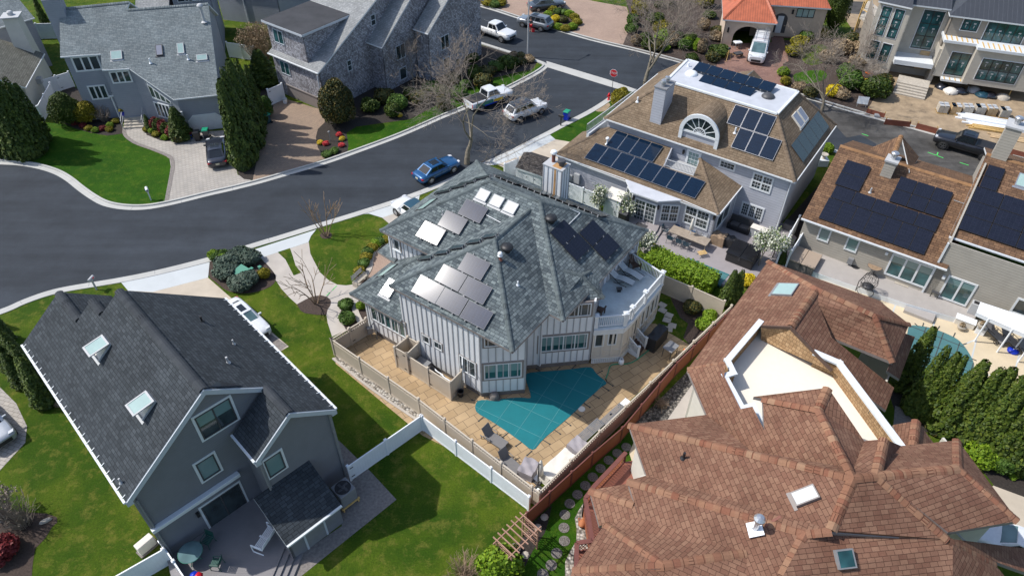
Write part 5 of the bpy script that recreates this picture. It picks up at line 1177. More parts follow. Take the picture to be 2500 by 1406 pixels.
# ---------------------------------------------------------------- greige house with mixed brown shingles at the right edge
def eave_plane(p,q,pitch):
 p=Vector(p);q=Vector(q);d=(q-p);d.z=0;d.normalize();n=Vector((-d.y,d.x,0))
 return lambda side:Pl(p,q,p+n*side+Vector((0,0,pitch)))
def right_house():
 h=thing('house','greige sided house with mixed brown shingles and black solar panels, behind a light deck','house',P(2220,560,0))
 ze=3.35;e0=P(1957,532,ze);e1=P(2291,650,ze);d=e1-e0;d.z=0;d.normalize();n=Vector((-d.y,d.x,0));e1=e0+d*(e1-e0).dot(d)
 k=.42;PM=Pl(e0,e1,e0+n+Vector((0,0,k)));r0=PM.hit(2048,354);run=(r0-e0).dot(n);r0=e0+n*run+Vector((0,0,k*run));L=(e1-e0).length+.6
 r1=r0+d*(L+1.5);b0=r0+n*run-Vector((0,0,k*run));b1=b0+d*(L+1.5)
 roof([[e0,e0+d*L,r0+d*L,r0],[r0,r0+d*L,b0+d*L,b0]],'sh_brown',h,'trim')
 caps([(r0,r0+d*L)],'sh_browncap',h,.2)
 zw=5.35;f0=P(2318,576,zw);W_=12.0;PW_=Pl(f0,f0+d,f0+n+Vector((0,0,k)));q0=PW_.hit(2416,377);rw=(q0-f0).dot(n);q0=f0+n*rw+Vector((0,0,k*rw));g0=q0+n*rw-Vector((0,0,k*rw))
 roof([[f0,f0+d*W_,q0+d*W_,q0],[q0,q0+d*W_,g0+d*W_,g0]],'sh_brown',h,'trim',name='wing_roof');caps([(q0,q0+d*W_)],'sh_browncap',h,.2)
 gutter(Z(e0,-.06)-n*.06,Z(e0+d*L,-.06)-n*.06,h);gutter(Z(f0,-.06)-n*.06,Z(f0+d*W_,-.06)-n*.06,h)
 c0,c1,c2=P(2112,367,4.2),P(2201,331,6.4),P(2244,384,4.2);cb=PM.hit(2170,410);cb2=cb+n*2.2
 roof([[c0,c1,Vector((cb.x,cb.y,6.3))],[c1,c2,Vector((cb.x,cb.y,6.3))+d*1.5]],'sh_brown',h,'trim',name='cross_roof');caps([(c1,Vector((cb.x,cb.y,6.3)))],'sh_browncap',h,.2)
 w0=e0+n*.35+d*.35;w0.z=0;zt=3.3
 A=w0;B=w0+d*(L-.35);Wc=Vector((f0.x,f0.y,0))+n*.35+d*.15;qn=(A.dot(n));Wc+=n*(qn-Wc.dot(n))
 walls([(A,B,0,zt),(A,A+n*(2*run-.7),0,[(0,zt),(run-.35,zt+k*(run-.4)),(-1,zt)]),(Wc,Wc+d*(W_-.5),0,zw-.05),(Wc,Wc+n*(2*rw-.7),0,[(0,zw-.05),(rw-.35,zw+k*(rw-.5)),(-1,zw-.05)]),(b0-n*.35,b0-n*.35+d*L,0,zt)],['sid_greige'],h)
 wm=wall_pl(A,B)
 cbd=MB();cbd.cbox(Wc-d*.02-n*.02,.14,.14,zw-.1,math.atan2(d.y,d.x));cbd.build('corner_board',M['trim'],h)
 for q in ([(2005,552),(2032,562),(2022,593),(1992,583)],[(2072,576),(2102,587),(2089,619),(2059,606)]):win(wm,q,h,nx=1,fw=.12,glass='blind')
 win(wm,[(2181,619),(2289,654),(2258,705),(2156,666)],h,nx=3,fw=.14,name='sliding_door',glass='glass_t',blind=.35)
 win(wm,[(2316,671),(2392,696),(2355,748),(2289,723)],h,nx=2,fw=.13,name='sliding_door',glass='glass_t',blind=.3);win(wm,[(2484,726),(2524,738),(2505,775),(2465,760)],h,nx=1,fw=.13)
 for x,y in ((2166,617),(2305,675),(2310,655)):u,v=wm.uv(wm.hit(x,y));m=MB();m.obox(wm.at(u-.1,v-.12,0),wm.u*.2,wm.v*.2,wm.n*.2);m.build('wall_lamp',M['white'],h)
 u,v=wm.uv(wm.hit(2080,628));m=MB();m.obox(wm.at(u-.2,.7,0),wm.u*.4,wm.v*.5,wm.n*.25);m.build('utility_box',M['mgrey'],h)
 def rows(pl,rws):
  for quad,nn,mm in rws:split_panels(pl,quad,nn,h,'solar_k','black',mm,feet=False,lift=.1)
 rows(PM,[([(2065,393),(2126,409),(2099,469),(2038,455)],1,2),([(2023,484),(2281,570),(2254,624),(1997,535)],7,1)])
 ub=rect_of(PM,[(2198,434),(2328,472),(2298,536),(2168,493)]);lb=rect_of(PM,[(2042,457),(2298,537),(2281,570),(2023,484)])
 for r_,nn,mm in ((ub,3,2),(lb,5,1)):
  du=(r_[1]-r_[0])/nn;dv=(r_[3]-r_[2])/mm
  for i in range(nn):
   for j in range(mm):panel(PM,(r_[0]+du*i+.02,r_[0]+du*(i+1)-.02,r_[2]+dv*j+.02,r_[2]+dv*(j+1)-.02),h,'solar_k','black',feet=False)
 u0,u1,v0,v1=rect_of(PW_,[(2412,406),(2454,415),(2430,471),(2389,459)])
 for j in range(2):panel(PW_,(u0,u1,v0+(v1-v0)*j/2+.02,v0+(v1-v0)*(j+1)/2-.02),h,'solar_k','black',feet=False)
 t0=PW_.uv(PW_.hit(2389,459));t1=PW_.uv(PW_.hit(2341,562));dv=(t0[1]-t1[1])/3
 for j in range(3):
  for i in range(4):panel(PW_,(t1[0]-.1+i*1.85+.02,t1[0]-.1+(i+1)*1.85-.02,t1[1]+dv*j+.02,t1[1]+dv*(j+1)-.02),h,'solar_k','black',feet=False)
 u,v=PW_.uv(PW_.hit(2493,442));skylight(PW_,(u-.3,u+1.2,v-.6,v+.6),h,'sky_glass','alu')
 vent(PM.hit(2124,470),h,.4,.06,'lgrey');pipe_run([Z(PM.hit(2327,490),.06),Z(PM.hit(2356,500),.06)],.02,'lgrey',h,'conduit')
 def chimney(pa,pb,pt_y,dp,pl):
  a_,b_=pl.hit(*pa),pl.hit(*pb);cw=(b_-a_).length;ct=b_.z+vtop(b_,pt_y);z0=min(a_.z,b_.z)-.6;m=MB();m.obox(Vector((a_.x,a_.y,z0)),d*cw,n*dp,(0,0,ct-z0));co=m.build('chimney',M['sid_greige'],h)
  m=MB();m.obox(Vector((a_.x,a_.y,ct))-d*.08-n*.08,d*(cw+.16),n*(dp+.16),(0,0,.14));m.build('chimney_top',M['lgrey'],co);c_=Vector((a_.x,a_.y,ct+.14))+d*cw/2+n*dp/2;m=MB();m.lathe(c_,[(.2,0),(.2,.3),(.28,.32),(.3,.5),(.2,.58),(.001,.6)],14);m.build('flue_cap',M['alu'],co)
 chimney((2147,429),(2174,437),402,1.0,PM)
 x0=q0+d*1.5;px,py=proj(x0)
 chimney((2418,384),(2455,396),322,1.3,PW_)
 zd=.5;dk=MB();fp=[P(1978,660,zd),P(2213,740,zd),P(2372,786,zd),P(2400,752,zd)];dk.prism([A+n*.0,fp[0],fp[1],fp[2],fp[3],Wc+d*3.6],.06,zd);dk.build('deck',M['deck_l'],h)
 fs=MB()
 for p,q in zip(fp[:2],fp[1:3]):fs.beam(Vector((p.x,p.y,.24)),Vector((q.x,q.y,.24)),.05,.46)
 fs.build('deck_fascia',M['vinyl_w'],h)
 bn=MB();p,q=P(2207,757,.25),P(2278,785,.25);dd=(q-p).normalized();nn=Vector((-dd.y,dd.x,0));bn.obox(Vector((p.x,p.y,.02)),q-p,nn*.9,(0,0,.25));bn.build('deck_step',M['deck_l'],h)
 return h,d,n,wm,zd,A,Wc
HR,RD,RN,RWALL,RZD,RA,RWC=right_house()
# ---------------------------------------------------------------- sprawling red brown hipped roof at the lower right
def brown_house():
 h=thing('house','house under a sprawling red brown hipped roof with a sunken cream terrace','house',P(1900,1100,0));ze=5.6
 E=lambda x,y,z=ze:P(x,y,z)
 def plane(p,q,pitch,inner):
  a,b=E(*p),E(*q);d=(b-a).normalized();n=Vector((-d.y,d.x,0));c=P(*inner,7);n=n if (c-a).dot(n)>0 else -n
  return Pl(a,b,a+n+Vector((0,0,pitch)))
 F=lambda pl,*pts:[pl.hit(*p) for p in pts]
 f1=plane((1535,1036),(1578,1160),.52,(1900,1150));K1=f1.hit(2084,1166);G1=E(1725,1012);L0=E(1535,1036)
 f0=Pl(L0,G1,K1);Kv=f0.hit(2084,1143);f2=Pl(E(1678,902),G1,Kv)
 RF=[]
 RF.append([L0,E(1578,1160),f1.hit(1840,1236),f1.hit(2012,1287),f1.hit(2030,1294),K1])
 RF.append([L0,K1,Kv,f0.hit(1834,1100),G1])
 H1=f2.hit(1999,999)
 RF.append([E(1678,902),f2.hit(1772,886),f2.hit(1768,918),f2.hit(1808,998),f2.hit(1837,992),f2.hit(1866,1050),f2.hit(1862,973),H1,f2.hit(2084,1143),f2.hit(1834,1100),G1])
 M1=f1.hit(1968,1300);M0=E(1532,1173);fm0=Pl(E(1578,1160),M0,M1);RF.append([E(1578,1160),f1.hit(1840,1236),f1.hit(2012,1287),f1.hit(2030,1294),M1,M0])
 fm=Pl(M0,E(1550,1232),M1);q2=fm.hit(1823,1349);RF.append([M0,M1,fm.hit(1911,1406),fm.hit(1895,1432),fm.hit(1823,1432),q2,fm.hit(1560,1262),E(1550,1232)])
 zn=4.6;N0=E(1439,1196,zn);Nt=fm.hit(1548,1230);RF.append([N0,Nt,E(1532,1180,5.0)]);nb=E(1463,1283,zn);nw=Pl(N0,nb,Nt);RF.append([N0,nb,nw.hit(1477,1280),fm.hit(1560,1262),Nt])
 Q0=E(1477,1278,5.0);Qb=E(1397,1393,5.0);qw=Pl(Q0,Qb,E(1621,1379,6.6));Q1=qw.hit(1621,1379);RF.append([Q0,Qb,qw.hit(1610,1388),Q1]);RF.append([Q0,fm.hit(1560,1262),q2,Q1])
 RF.append([Qb,E(1380,1440,5.0),Z(Q1,-1.2)+Vector((1.2,-3.5,0)),Q1]);RF.append([Q1,q2,fm.hit(1823,1432),Z(q2,-2.2)+Vector((-1.2,-4.6,0)),Z(Q1,-1.2)+Vector((1.2,-3.5,0))])
 K2=P(2140,1160,K1.z);mx=f1.hit(2030,1294);mz=M1
 fs=Pl(K1,K2,P(2100,1420,K1.z-2.1));RF.append([K1,K2,fs.hit(2315,1316),fs.hit(2326,1330),fs.hit(2326,1440),fs.hit(1895,1440),fs.hit(1911,1406),mz,mx])
 R0=P(2340,1142,K1.z-.5);sa=fs.hit(2315,1299);R2=P(2486,1271,sa.z);RF.append([K2,R0,R2,sa])
 RF.append([R0,P(2338,1074,K1.z-2.6),R2]);t0=P(2160,1071,K1.z-.6);RF.append([K2,t0,P(2200,1088,K1.z-2.2),P(2338,1074,K1.z-2.6),R0])
 RF.append([K2,K1,Kv,P(2110,1076,K1.z-1.4),t0])
 H0=P(2022,946,H1.z+.3);RF.append([H1,H0,P(2110,1076,K1.z-1.4),Kv]);RF.append([H1,f2.hit(1862,973),P(1840,968,H1.z-1.6),H0])
 RF.append([P(2180,1037,5.6),P(2238,1026,6.6),P(2230,1088,6.9),P(2197,1086,6.0)]);RF.append([P(2238,1026,6.6),P(2282,1084,5.6),P(2230,1088,6.9)])
 RF.append([fs.hit(2326,1330),P(2429,1376,5.9),P(2480,1440,5.2),fs.hit(2326,1440)]);RF.append([fs.hit(2318,1314),P(2520,1340,4.2),P(2540,1410,4.6),P(2435,1372,5.9),fs.hit(2326,1330)])
 roof(RF,'sh_red',h,'trim_t',th=.22)
 fu=plane((1876,637),(1678,902),.5,(1960,760));n0=fu.hit(1994,704);n1=fu.hit(1931,796);U0,U1=E(1876,637),E(1678,902)
 UF=[[U0,U1,fu.hit(1772,886),fu.hit(1862,784),fu.hit(1858,798),n1,n0]]
 rd=(n1-n0);rd.z=0;rd.normalize();sd=Vector((-rd.y,rd.x,0));sd=sd if sd.x>0 else -sd
 fe=Pl(n0,n0+rd,n0+sd-Vector((0,0,.58)))
 UF.append([n1,n0,fe.hit(1999,745),fe.hit(2031,824),fe.hit(2133,906),fe.hit(2183,946),fe.hit(2163,1001),fe.hit(2031,908),fe.hit(1994,863)])
 UF.append([U0,n0,P(2163,747,6.2),P(2150,735,5.6)])
 D0=P(2138,770,n0.z);a1,a2=P(2220,791,n0.z-1.6),P(2181,885,n0.z-1.6);fd=Pl(n0,D0,a2)
 UF+=[[n0,D0,a2,fd.hit(2031,824),fe.hit(1999,745)],[D0,a1,a2],[n0,P(2163,747,6.2),a1,D0]]
 UF.append([P(2196,925,4.2),P(2234,822,4.2),P(2205,812,5.0),P(2165,905,5.4)])
 roof(UF,'sh_red',h,'trim_t',th=.2,name='upper_roof')
 cp=[(K1,L0),(K1,H1),(M1,M0),(Nt,N0),(Q1,Q0),(Q1,q2),(Q1,Qb),(K1,mx),(M1,fm.hit(1911,1406)),(K1,K2),(K2,R0),(K2,t0),(K2,fs.hit(2315,1316)),(fs.hit(2315,1316),P(2429,1376,5.9)),(R0,R2),(R0,P(2338,1074,K1.z-2.6)),(H1,f2.hit(1862,973)),(H0,H1),(n0,n1),(n0,D0),(D0,a2),(D0,a1),(fu.hit(1772,887),U1),(P(2230,1088,6.9),P(2238,1026,6.6)),(n0,U0),(mx,M1)]
 caps(cp,'sh_redcap',h,.24,.075)
 zc=5.7;tz=zc+1.0
 cr=MB();cr.poly([P(*p,zc) for p in ((1862,800),(1775,885),(1772,915),(1810,1000),(1838,993),(1862,1050),(1862,975),(2022,948),(2110,1080),(2190,1110),(2150,1050),(2040,895),(1950,820))]);cr.build('terrace_floor',M['cream'],h)
 def para(path,z,wd,hgt,inner=None):
  pi_=0
  for (x0,y0),(x1,y1) in zip(path[:-1],path[1:]):
   p,q=P(x0,y0,z),P(x1,y1,z);m=MB();dd=(q-p).normalized();jj=.007*(pi_ % 3);pi_+=1;m.beam(Z(p,jj)-dd*wd*.45,Z(q,jj)+dd*wd*.45,wd-jj,.12);m.build('parapet_cap',M['trim'],h)
   m=MB();m.beam(Z(p,-hgt/2-.06),Z(q,-hgt/2-.06),wd*.7,hgt);m.build('parapet',M['cedar_br'],h)
 para([(1856,786),(1776,880),(1791,911),(1769,918),(1812,997),(1838,991),(1866,1046)],tz,.34,.95)
 para([(1994,863),(2048,886),(2196,1084)],tz,.42,.95)
 g=MB();wn=[n1,P(1858,800,tz+.1),P(1858,830,zc),P(2034,910,zc),P(2031,907,tz-.3),P(1994,864,tz+.1)];g.poly([wn[1],wn[2],wn[3],wn[4],wn[5],Z(n1,-.25)]);g.build('terrace_wall',M['cedar_br'],h)
 bt=MB();bt.beam(Z(n1,-.15),P(1858,797,tz+.15),.08,.2);bt.build('barge_board',M['brownwood'],h);bt=MB();bt.beam(Z(n1,-.15),P(2031,905,tz-.2),.08,.2);bt.build('barge_board',M['brownwood'],h)
 for x,y in ((2046,895),(2122,1007)):p=P(x,y,zc+.6);m=MB();m.cbox(p,.2,.2,.3);m.build('wall_lamp',M['black'],h)
 base=[E(1876,637,0),E(1678,902,0)]
 def wl(*pz):
  c=P(2080,1000,5.6);pts=[]
  for p in pz:q=E(*p);v=(Vector((c.x,c.y,0))-Vector((q.x,q.y,0))).normalized();pts.append(Vector((q.x,q.y,0))+v*.7)
  return [(a_,b_,0,5.45) for a_,b_ in zip(pts[:-1],pts[1:])]
 walls(wl((1876,637),(1678,902),(1725,1012),(1535,1036),(1578,1160),(1532,1173),(1550,1232))+wl((2338,1074),(2486,1271),(2330,1297),(2480,1440))+[(a_,b_,z_,3.8) for a_,b_,z_,t_ in wl((2150,760),(2215,835),(2180,920),(2175,1000))],['stucco_w'],h)
 m=MB();p=P(1712,985,1.5);m.cbox((p.x+.3,p.y,1.0),.2,1.2,1.3,R_(-8));m.build('window',M['util_green'],h)
 skylight(f1,rect_of(f1,[(1931,1205),(1987,1184),(2004,1217),(1944,1240)]),h,'sky_white','trim_t',h=.2)
 skylight(fs,rect_of(fs,[(2034,1343),(2078,1336),(2086,1384),(2046,1390)]),h,'glass_t','mgrey',h=.2,apron=False)
 skylight(fu,rect_of(fu,[(1900,695),(1953,694),(1934,722),(1882,723)]),h,'sky_glass','mgrey',h=.12)
 vent(f1.hit(1668,1118),h,.45,.07,'black');p=f1.hit(1844,1290);p=fm.hit(1842,1294);m=MB();m.obox(p+Vector((-.3,-.35,-.05)),(.6,0,.28),(0,.7,.0),(0,0,.05));m.build('vent_flashing',M['white'],h);vent(p,h,.9,.12,'alu',True,name='flue')
 m=MB();p=fm.hit(1868,1284);m.beam(p,Z(p,.12)+Vector((.7,.3,.2)),.12,.12);m.build('vent_elbow',M['rust'],h)
 vent(P(1663,1402,5.9),h,.3,.09,'white',True)
 zt_,zf_=1.9,.95;rp=[P(*q,zt_) for q in ((1528,1104),(1449,1188),(1429,1216),(1446,1319),(1408,1325),(1407,1374),(1400,1440))]
 fl=MB();fl.prism([drop_(p) for p in rp]+[P(1470,1440,zf_),P(1500,1300,zf_),P(1560,1200,zf_),P(1578,1120,zf_)],.1,zf_);fl.build('terrace',M['redfloor'],h)
 for p,q in zip(rp[:-1],rp[1:]):
  d=(q-p).normalized();nn=Vector((-d.y,d.x,0));L=(q-p).length;m=MB();m.beam(p,q,.24,.07,0);m.beam(Z(p,-.95),Z(q,-.95),.08,.12,0)
  k=int(L/.17)
  for i in range(k):a_=p+d*(i*L/k);m.beam(Z(a_,-.9),Z(a_,-.05)+d*min(.5,L-i*L/k),.035,.02,1);m.beam(Z(a_,-.05)+nn*.012,Z(a_,-.9)+d*min(.5,L-i*L/k)+nn*.012,.035,.02,1)
  for f_ in (0,1):m.cbox(drop_(p.lerp(q,f_)),.12,.12,zt_-.03)
  m.beam(Vector((p.x,p.y,.5)),Vector((q.x,q.y,.5)),.03,.75,1)
  m.build('lattice_rail',[M['redtrim'],M['redwood']],h)
 return h
drop_=lambda p:Vector((p.x,p.y,0))
HB=brown_house()
# ---------------------------------------------------------------- houses across the street
def drop(p,z=0):return Vector((p.x,p.y,z))
def north_house():
 h=thing('house','pale blue grey house with one big light grey roof plane and a slanting window','house',P(350,240,0))
 a0,a1=P(424,243,3.8),P(536,231,3.8);d=Vector((math.cos(R_(15)),math.sin(R_(15)),0));n=Vector((-d.y,d.x,0));pl=Pl(a0,a0+d,a0+n+Vector((0,0,.65)));H=pl.hit
 v={k:H(*q) for k,q in dict(A=(310,24),B=(508,9),C=(536,231),D=(424,243),E=(306,161),F=(314,168),G=(249,171),I=(246,132),J=(147,139),K=(145,22),L=(316,5)).items()}
 roof([[v['A'],v['B'],v['C'],v['D'],v['E']],[v['K'],v['L'],v['A'],v['E'],v['F'],v['G'],v['I'],v['J']]],'sh_grey',h,'trim')
 bk=lambda p:p+n*5-Vector((0,0,3))
 roof([[v['B'],v['A'],bk(v['A']),bk(v['B'])],[v['L'],v['K'],bk(v['K']),bk(v['L'])]],'sh_grey',h,'trim',name='rear_roof');caps([(v['A'],v['B']),(v['K'],v['L'])],'sh_grey',h,.2)
 gutter(Z(v['D'],-.06),Z(v['C'],-.06),h);gutter(Z(v['J'],-.06),Z(v['I'],-.06),h);gutter(Z(v['G'],-.06),Z(v['F'],-.06),h)
 ins=lambda p,dx,dn:drop(p)+d*dx+n*dn
 g0,g1=ins(v['D'],.2,.35),ins(v['C'],-.3,.35);e0=ins(v['E'],.25,.1)
 zt=lambda p:pl.z(p.x,p.y)-.2
 L_=(e0-g0).length;R1=ins(v['B'],-.3,0);rb=R1+n*4.5
 walls([(g0,g1,0,zt(g0)),(g0,e0,0,[(0,zt(g0)),(L_,zt(e0))]),(g1,rb,0,[(0,zt(g1)),((R1-g1).length,zt(R1)),(-1,zt(R1)-2.6)])],['sid_blue'],h)
 i0,i1=ins(v['J'],.3,.3),ins(v['I'],.1,.3);j0,j1=ins(v['G'],.1,.3),ins(v['F'],.8,.3);k0=ins(v['K'],.3,0)
 walls([(i0,i1,0,zt(i0)),(i1,drop(j0) ,0,zt(j0)),(j0,j1,0,zt(j0)),(i0,k0+n*4,0,[(0,zt(i0)),((k0-i0).length,zt(k0)),(-1,zt(k0)-2.4)])],['sid_blue'],h)
 w=wall_pl(i0,i1);win(w,[(170,140),(242,133),(247,170),(188,178)],h,nx=3,fw=.16);win(w,[(202,212),(262,205),(262,240),(236,245)],h,nx=3,fw=.14)
 w=wall_pl(j0,j1);win(w,[(265,176),(316,170),(324,200),(276,206)],h,nx=3,fw=.14)
 w=wall_pl(g0,e0);win(w,[(374,245),(418,262),(421,293),(387,284)],h,nx=4,fw=.12)
 q=[w.hit(*p) for p in ((357,200),(417,249),(419,255),(373,240))];mb=MB();mb.hexa([p-w.n*.02 for p in q],[p+w.n*.05 for p in q]);f=mb.build('window',M['trim'],h);f['label']='slanting window under the roof edge'
 ce=sum(q,Vector())/4;g=MB()
 for i in range(4):
  s0,s1=i/4+.03,(i+1)/4-.03;top=lambda s:q[0].lerp(q[1],s);bot=lambda s:q[3].lerp(q[2],s);qq=[bot(s0).lerp(top(s0),.15),bot(s1).lerp(top(s1),.15),top(s1).lerp(bot(s1),.15),top(s0).lerp(bot(s0),.15)];g.poly([p+w.n*.06 for p in qq])
 g.build('pane',M['glass'],f)
 w=wall_pl(g0,g1);u0,u1,v0,v1=rect_of(w,[(462,283),(540,279),(551,325),(472,333)]);v0=.02;c=.45
 mb=MB();mb.hexa([w.at(u0-.15,v0,0),w.at(u1+.15,v0,0),w.at(u1+.15,v1-c,0),w.at(u1-c,v1+.12,0),w.at(u0+c,v1+.12,0),w.at(u0-.15,v1-c,0)],[w.at(u0-.15,v0,.06),w.at(u1+.15,v0,.06),w.at(u1+.15,v1-c,.06),w.at(u1-c,v1+.12,.06),w.at(u0+c,v1+.12,.06),w.at(u0-.15,v1-c,.06)])
 gd=mb.build('garage_door',M['trim'],h);mb=MB();mb.hexa([w.at(u0,v0,.05),w.at(u1,v0,.05),w.at(u1,v1-c,.05),w.at(u1-c,v1,.05),w.at(u0+c,v1,.05),w.at(u0,v1-c,.05)],[w.at(u0,v0,.075),w.at(u1,v0,.075),w.at(u1,v1-c,.075),w.at(u1-c,v1,.075),w.at(u0+c,v1,.075),w.at(u0,v1-c,.075)]);mb.build('door_panel',M['sid_white'],gd)
 for u in (u0-.45,u1+.35):m=MB();m.obox(w.at(u-.08,1.9,0),w.u*.16,w.v*.4,w.n*.15);m.build('wall_lamp',M['trim'],h)
 p0,p1=P(265,234,2.9),P(331,228,2.9);t0,t1=P(284,207,3.6),P(325,203,3.6);roof([[p0,p1,t1,t0]],'sh_grey',h,'trim',name='porch_roof');gutter(Z(p0,-.06),Z(p1,-.06),h)
 m=MB();m.tube(drop(p0)+d*.15+n*.2,p0+d*.15+n*.2,.09);m.build('porch_post',M['trim'],h)
 dd_=drop(p0.lerp(p1,.5))+n*1.2;m=MB();m.cbox(dd_,2.2,.1,2.5,R_(15));m.build('front_door',M['brownwood'],h)
 s0,s1=P(302,316),P(352,313);sd=(s1-s0);nn=Vector((-sd.y,sd.x,0)).normalized();st=MB()
 for i in range(5):st.obox(s0+nn*(.34*i)+Vector((0,0,.01)),sd,nn*.34,(0,0,.16*(i+1)))
 st.obox(s0+nn*1.7+Vector((0,0,.01)),sd,nn*1.8,(0,0,.82));st.build('front_steps',M['stone'],h)
 for p in (s0,s1):m=MB();q=p+nn*1.7;m.beam(Z(p,.9),Z(q,1.75),.05,.05);m.tube(p,Z(p,.9),.03);m.tube(q,Z(q,1.75),.03);m.beam(Z(p,.5),Z(q,1.3),.03,.03);m.build('handrail',M['lgrey'],h)
 for q,g_ in (([(270,127),(298,125),(299,146),(272,148)],'sky_glass'),([(380,112),(397,111),(398,136),(382,138)],'sky_grey'),([(432,108),(448,107),(451,132),(434,133)],'sky_glass'),([(479,136),(506,134),(507,148),(481,150)],'sky_glass')):skylight(pl,rect_of(pl,q),h,g_,'dgrey' if g_=='sky_grey' else 'lgrey')
 vent(H(368,155),h,.5,.07,'white');vent(H(460,146),h,.5,.07,'white');vent(H(499,54),h,1.5,.14,'lgrey',True,name='flue')
 m=MB();p=H(140,30);m.cbox(drop(p,3),1.6,1.2,p.z+1.4-3,R_(15));m.build('chimney',M['sid_blue'],h)
 return h
north_house()
def cedar_house():
 h=thing('house','weathered cedar shingle house with a flat black dormer roof and brown garage door','house',P(800,180,0))
 ze=4.6;e0,e1=P(654,129,ze),P(777,179,ze);d=(e1-e0);d.z=0;L=d.length;d.normalize();n=Vector((-d.y,d.x,0));k=.52;pl=Pl(e0,e1,e0+n+Vector((0,0,k)));H=pl.hit
 up=lambda p,s:p+n*s+Vector((0,0,k*s));S=13.5
 roof([[e0,e1,up(e1,S),up(e0,S)],[up(e0,S),up(e1,S),up(e1,S)+n*6-Vector((0,0,3)),up(e0,S)+n*6-Vector((0,0,3))]],'sh_greyl',h,'trim');gutter(Z(e0,-.06)-n*.06,Z(e1,-.06)-n*.06,h)
 A,B=drop(e0)+n*.35+d*.3,drop(e1)+n*.35-d*.3
 zt=lambda s:ze+k*s-.2
 walls([(A,B,0,ze-.1),(B,B+n*(S+5),0,[(0,zt(.35)),(S-.3,zt(S)),(-1,zt(S)-2.6)]),(A,A+n*(S+5),0,[(0,zt(.35)),(S-.3,zt(S)),(-1,zt(S)-2.6)])],['cedar'],h)
 q1,q0=H(752,155),H(667,121);d1=drop(q1);d0=d1+d*(q0-q1).dot(d);zb=q1.z+vtop(q1,84);dep=7.0
 walls([(d0,d1,q0.z-.4,zb-.1),(d1,d1+n*dep,q1.z-.4,zb-.1),(d0,d0+n*dep,q0.z-.4,zb-.1)],['cedar'],h,name='dormer_wall')
 m=MB();m.obox(drop(d0,zb-.1)-d*.4-n*.4,d*((d1-d0).length+.8),n*(dep+.6),(0,0,.22));m.build('dormer_fascia',M['trim_g'],h);m=MB();m.obox(drop(d0,zb+.121)-d*.36-n*.36,d*((d1-d0).length+.72),n*(dep+.5),(0,0,.03));m.build('dormer_roof',M['blackroof'],h)
 w=wall_pl(d0,d1);win(w,[(665,68),(691,80),(694,112),(671,101)],h,nx=2,fr='trim_g',glass='glass_t');w=wall_pl(A,B);win(w,[(681,144),(707,158),(709,188),(688,176)],h,nx=2,fr='trim_g',glass='glass_t')
 u0,u1,v0,v1=rect_of(w,[(697,206),(781,240),(783,277),(711,249)]);m=MB();m.obox(w.at(u0,.01,-.02),w.u*(u1-u0),w.v*(v1-.05),w.n*.035);gd=m.build('garage_door',M['trim_t'],h);m=MB();m.obox(w.at(u0,v1-.05,0),w.u*(u1-u0),w.v*.12,w.n*.1);m.build('door_header',M['trim_t'],gd)
 wg=wall_pl(B,B+n);win(wg,[(903,37),(916,34),(917,62),(906,64)],h,nx=1,ny=2,fr='trim_g');win(wg,[(846,149),(857,145),(860,172),(849,176)],h,nx=1,ny=2,fr='trim_g')
 m=MB();m.tube(drop(B,.1)-n*.4+d*.1,drop(B,ze-.3)-n*.4+d*.1,.06);m.build('downpipe',M['trim'],h)
 for i,(lo,hi,lo2,top_,wd) in enumerate((((896,104),(983,1),(919,112),0,2.2),((1008,71),(1047,21),(1027,77),0,2.2))):
  off=0 if i==0 else 2.2;wq=wall_pl(B+d*off,B+d*off+n);l=wq.hit(*lo);s=(l-B).dot(n);kk=.75
  a=l;b=l+d*wd;sl=6.5-i*1.2
  tp=lambda p:p+n*sl+Vector((0,0,kk*sl));rd=lambda p:tp(p)+n*sl*.8-Vector((0,0,kk*sl*.8))
  roof([[a,b,tp(b),tp(a)],[tp(a),tp(b),rd(b),rd(a)]],'sh_greyl',h,'trim_g',name='bay_roof');gutter(Z(a,-.05),Z(b,-.05),h)
  c0=drop(a)+n*.3;c1=drop(b)+n*.3-d*.3
  walls([(c0,c1,0,a.z-.1),(c1,c1+n*(sl*1.7),0,[(0,a.z),(sl-.3,a.z+kk*sl-.3),(-1,a.z+.6)])],['cedar'],h,name='bay_wall')
  ww=wall_pl(c1,c1+n);u=ww.uv(c1+n*2.6)[0];win_uv(ww,u-.7,u+.7,2.9,4.5,h,nx=2,fr='trim_g',glass='glass');win_uv(ww,u-.5,u+.6,.5,1.9,h,nx=1,fr='trim_g')
 return h
cedar_house()
